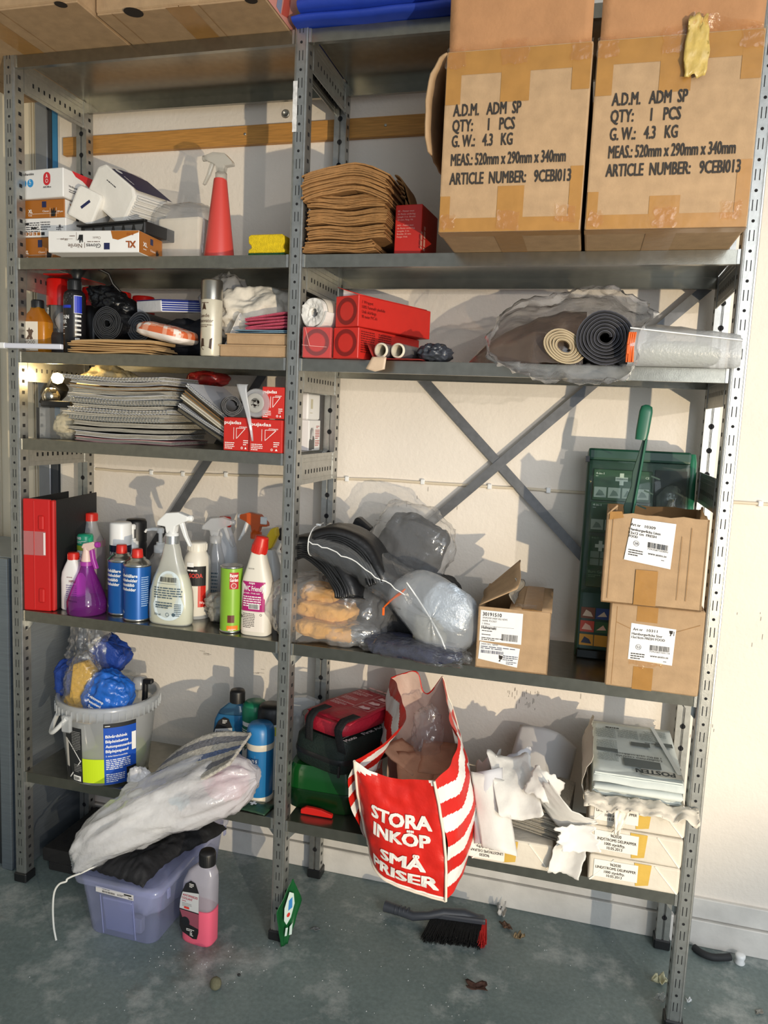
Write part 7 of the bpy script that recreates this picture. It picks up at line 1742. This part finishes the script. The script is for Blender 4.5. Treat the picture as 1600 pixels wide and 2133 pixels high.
# black trousers folded on the lid
t = thing('black_cloth', 'black quilted garment with white drawstring folded on the storage box lid', 'cloth', (0, 0, 0))
lidz = hh + .0125
def clo(u, v):
    x = lerp(.305, .515, u) + .05 * v - .03 * (1 - v) * u + .012 * math.sin(v * 7 + u * 2); y = lerp(-.125, .20, v) - .02 * u
    hgt = .035 * (1 - abs(2 * u - 1) ** 6) * (1 - abs(2 * v - 1) ** 8) + .010 * abs(N3(u * 7, v * 7)) + .006 * N3(u * 18, v * 18)
    return (x, y, lidz + .006 + max(0, hgt))
mk('cloth_body', B().grid(clo, 40, 40, t=.004), mat('black_quilt', '#14151a', .7, 0, .25, 30, .5, 70), t)
tag(mk('green_lining', B().blob((.335, -.085, lidz + .022), (.028, .04, .018), .2, 12, 3, 30, 16, 2.4), mat('forest_nylon', '#1c3428', .6)), 'dark green nylon corner poking from under the black cloth', 'cloth')
# white cord hanging off the bag
cp_ = [(.345, -.135, .200), (.318, -.150, .188), (.295, -.158, .172), (.276, -.168, .164), (.272, -.168, .160), (.262, -.176, .150), (.256, -.180, .11), (.252, -.180, .06), (.254, -.178, .02), (.258, -.180, .004), (.262, -.184, .0035)]
cp_ = [(.355, -.140, .206), (.325, -.156, .190), (.300, -.162, .178), (.288, -.168, .171), (.286, -.170, .165), (.270, -.176, .158), (.258, -.180, .135), (.254, -.181, .09), (.256, -.181, .04), (.262, -.182, .012), (.266, -.184, .004)]
mk('drawstring', B().tube([spl(cp_, i / 50) for i in range(51)], .0026, 8), mat('white_cord', '#e3e3dc', .7), t)['label'] = 'thin white drawstring'
antifreeze('pink antifreeze bottle with black cap standing on the floor by the storage box', (.612, -.055, .0), -.10, (mat('pink_coolant', '#e4627c', .25), '#ffffff', '#dcdae8'), '#8d4a5a', .098, '#a3283e')
# green sachet leaning on the middle post foot
t = thing('seed_packet', 'glossy green plastic packet standing on edge against the middle post foot', 'packet', (.838, -.005, .0), 0, None, (0, .06, 1.12))
mk('packet_film', B().grid(lambda u, v: ((u - .5) * .092 * (min(1, .25 + v * 1.25) if v < .6 else max(.04, (1 - v) / .4)) + .012 * (v - .4), .012 * math.sin(PI * u) * math.sin(PI * v) + .003 * N3(u * 5, v * 6), v * .178), 12, 24, t=.0015), mat('leaf_green_film', '#15572c', .3, 0, .1, 14, .3, 40), t)
f = plane((0, -.0035, 0))
pr(t, 'white_motif', [('p', [(-.018, .075), (-.008, .06), (.006, .075), (.016, .11), (.010, .140), (-.006, .150), (-.02, .11)]), ('p', [(-.012, .03), (-.004, .028), (-.002, .05), (-.010, .052)]), ('p', [(.004, .026), (.014, .024), (.014, .056), (.004, .05)])], mat('motif_white', '#cfe3dc', .4), f)
pr(t, 'blue_motif', [('p', [(-.006, .098), (.008, .102), (.006, .132), (-.006, .126)])], mat('motif_blue', '#3c86c9', .4), f, .0009); pr(t, 'red_motif', [('d', -.004, .086, .006)], mat('bright_red_ink', '#d2362c'), f, .0009)
# dust brush
t = thing('dust_brush', 'black hand brush with red tipped bristles lying on the floor', 'brush', (1.170, .178, .0), 0, None, (0, 0, -.05))
GRYP = mat('charcoal_plastic', '#3a3e46', .45); BR = mat('black_bristle', '#121214', .9, 0, .4, 200, 1, 600)
mk('brush_handle', B().tube([(-.118, .020, .022), (-.075, .018, .020), (-.030, .012, .018), (.01, .018, .026), (.05, .035, .034), (.105, .050, .032), (.150, .052, .026)], [.0155, .0135, .0125, .011, .013, .016, .012], 14), GRYP, t)
for i in range(4): mk('grip_ring', B().lathe([(.0142, 0), (.0148, .002), (.0142, .004)], 16, X=XF((-.086 + .012 * i, .018, .0205), ry=PI / 2)), GRYP, t)
mk('handle_hole', B().lathe([(.0108, 0), (0, .002)], 16, X=XF((-.1184, .020, .022), ry=PI / 2), cap=(0, 0)), STEELD, t)
mk('brush_head', B().prism([(.018, .040), (.160, .066), (.168, .040), (.020, .016)], .016, .038, ax='xy'), GRYP, t, bevel=.006, seg=2)
rs_ = random.Random(5); b = B(); br = B()
for i in range(1700):
    u, v = rs_.random(), rs_.random()
    p0 = Vector((lerp(.022, .166, u), lerp(.048, .020, v) + .02 * u, .022)); p1 = p0 + Vector((rs_.uniform(-.006, .008) + .016 * (u - .5), -.078 - .012 * rs_.random() + .012 * u, -.020 + rs_.uniform(0, .018)))
    red = u > .93
    (br if red else b).tube([p0, (p0 + p1) / 2 + Vector((0, 0, .002)), p1], [.0017, .0016, .0011], 3, cap=(0, 1))
mk('bristles', b, BR, t)['kind'] = 'stuff'; mk('red_bristles', br, mat('red_bristle', '#c22420', .8), t)['kind'] = 'stuff'
# small litter
LEAF = mat('dry_leaf', '#4a3026', .8, 0, .3, 60, .5, 120)
def leaf(label, x, y, s, rz, m=LEAF, irr=.3, hgt=.006, name='dry_leaf', cat='leaf'):
    b = B(); n = 22
    rim_ = [(s * (1 + irr * math.sin(i * 1.15 + x * 50)) * math.cos(2 * PI * i / n), s * .55 * (1 + irr * math.sin(i * 1.15 + x * 50)) * math.sin(2 * PI * i / n)) for i in range(n)]
    R = [[(q[0] * k, q[1] * k, .002 + hgt * k * k * (1 + .6 * math.sin(i * 1.3 + k * 3))) for i, q in enumerate(rim_)] for k in (.05, .4, .75, 1.0)]
    R += [[(p[0] * .98, p[1] * .98, p[2] - .0012) for p in r_] for r_ in R[::-1]]
    b.rings(R, 0, True, (0, 0)); return tag(mk(name, b, m, loc=(x, y, 0), rot=(0, 0, rz)), label, cat)
leaf('curled dark brown dead leaf alone on the open floor', 1.346, -.004, .028, .1)
leaf('small pale dead leaf on the floor right of the brush', 1.432, .214, .014, .6, mat('tan_leaf', '#8f7a5a', .8, 0, .2, 60), .3, .012)
leaf('brown leaf scrap below the white paper scrap by the baseboard', 1.392, .250, .018, -.6, mat('rust_leaf', '#6f5442', .85, 0, .3, 60), .3, .008)
leaf('white folded paper scrap on the floor near the baseboard', 1.374, .300, .022, 1.9, PAPW, .35, .022, 'paper_scrap', 'paper')
leaf('cream paper scrap on the floor left of the right front post', 1.795, .158, .020, .3, mat('cream_scrap', '#c9c6a6', .7), .35, .016, 'paper_scrap', 'paper')
leaf('crumpled clear film scrap on the floor beside the right front post', 1.792, .095, .016, .3, SHB, .4, .012, 'film_scrap', 'scrap')
leaf('tiny bright white paint flake right of the right front post', 1.855, .110, .007, .3, WHT, .3, .008, 'paint_flake', 'flake')
leaf('grey flake on the floor right of the green packet', .892, .075, .012, .2, mat('grey_flake', '#6f7273', .8), .3, .002, 'paint_flake', 'flake')
leaf('flat pale flake on the floor at the far right', 2.02, .13, .012, .8, mat('grey_flake2', '#8b8a84', .8), .3, .002, 'paint_flake', 'flake')
tag(mk('hose_piece', B().tube([spl([(1.893, .318, .010), (1.91, .300, .010), (1.935, .292, .010), (1.965, .300, .0105), (1.982, .308, .0105)], i / 16) for i in range(17)], .0095, 10), mat('black_rubber', '#26282a', .7, 0, .2, 40)), 'short curved piece of black hose on the floor by the baseboard', 'hose')
t = thing('porcelain_insulator', 'small round white insulator on the floor in the right corner', 'insulator', (2.006, .305, 0), 0, None, (0, 0, 0))
mk('knob_body', B().lathe([(.012, 0), (.0135, .003), (.010, .010), (.013, .018), (.013, .024), (.008, .027), (0, .027)], 20), WHT, t)
tag(mk('dusty_ball', B().lathe([(0, 0), (.008, .001), (.0135, .007), (.0145, .0145), (.0125, .022), (.007, .028), (0, .029)], 18), mat('dusty_ball', '#6e6c55', .9, 0, .3, 60, .5, 100), loc=(.735, -.205, 0)), 'small dusty khaki ball on the open floor', 'ball')
tag(mk('rubber_crumb', B().lathe([(0, 0), (.0035, .001), (.004, .004), (0, .006)], 8), BLK, loc=(.770, -.148, 0)), 'tiny black crumb on the floor near the dusty ball', 'crumb')
rs_ = random.Random(21); b = B()
for i in range(230):
    cx_, cy_, s_ = rs_.choice(((.75, -.10, .12), (.55, -.13, .1), (.9, -.2, .3), (1.5, .05, .3), (1.3, .1, .3), (1.0, .1, .3), (.55, -.4, .3)))
    x, y = cx_ + rs_.gauss(0, s_), cy_ + rs_.gauss(0, s_ * .5); q = rs_.uniform(.0005, .0014)
    if y > .32 or abs(x - .612) < .06 and abs(y + .055) < .05 or (.28 < x < .54 and y > -.16): continue
    b.add([(x - q, y - q, .0003), (x + q, y - q * .6, .0003), (x + q * .5, y + q, .0003), (x, y, .0003 + q * 1.3)], [(0, 1, 3), (1, 2, 3), (2, 0, 3)])
o = mk('paint_crumbs', b, mat('crumb_white', '#d5d8d8', .8)); o['kind'] = 'stuff'; tag(o, 'scattered tiny white paint crumbs over the green floor', 'crumbs')
# dark timbers stacked under the left bay
TIM = mat('tarred_timber', '#1e1e1f', .8, 0, .3, 20, .4, 60)
TG = 'dark timbers under the left bay'
for lb, x0, x1, y0, y1, z0, z1 in (('lower dark timber lying on the floor behind the storage box', .035, .165, .075, .33, 0, .030), ('upper dark timber with a bolt hole, lying on another under the left bay', .018, .150, .070, .33, .0305, .072)):
    t = thing('dark_timber', lb, 'timber', ((x0 + x1) / 2, y0, z0), .0, TG)
    mk('timber_beam', B().box(-(x1 - x0) / 2, (x1 - x0) / 2, 0, y1 - y0, 0, z1 - z0), TIM, t, bevel=.004)
    if z0 > 0: pr(t, 'bolt_hole', [('d', -.02, .05, .008)], STEELD, plane((0, 0, z1 - z0), (1, 0, 0), (0, 1, 0)))
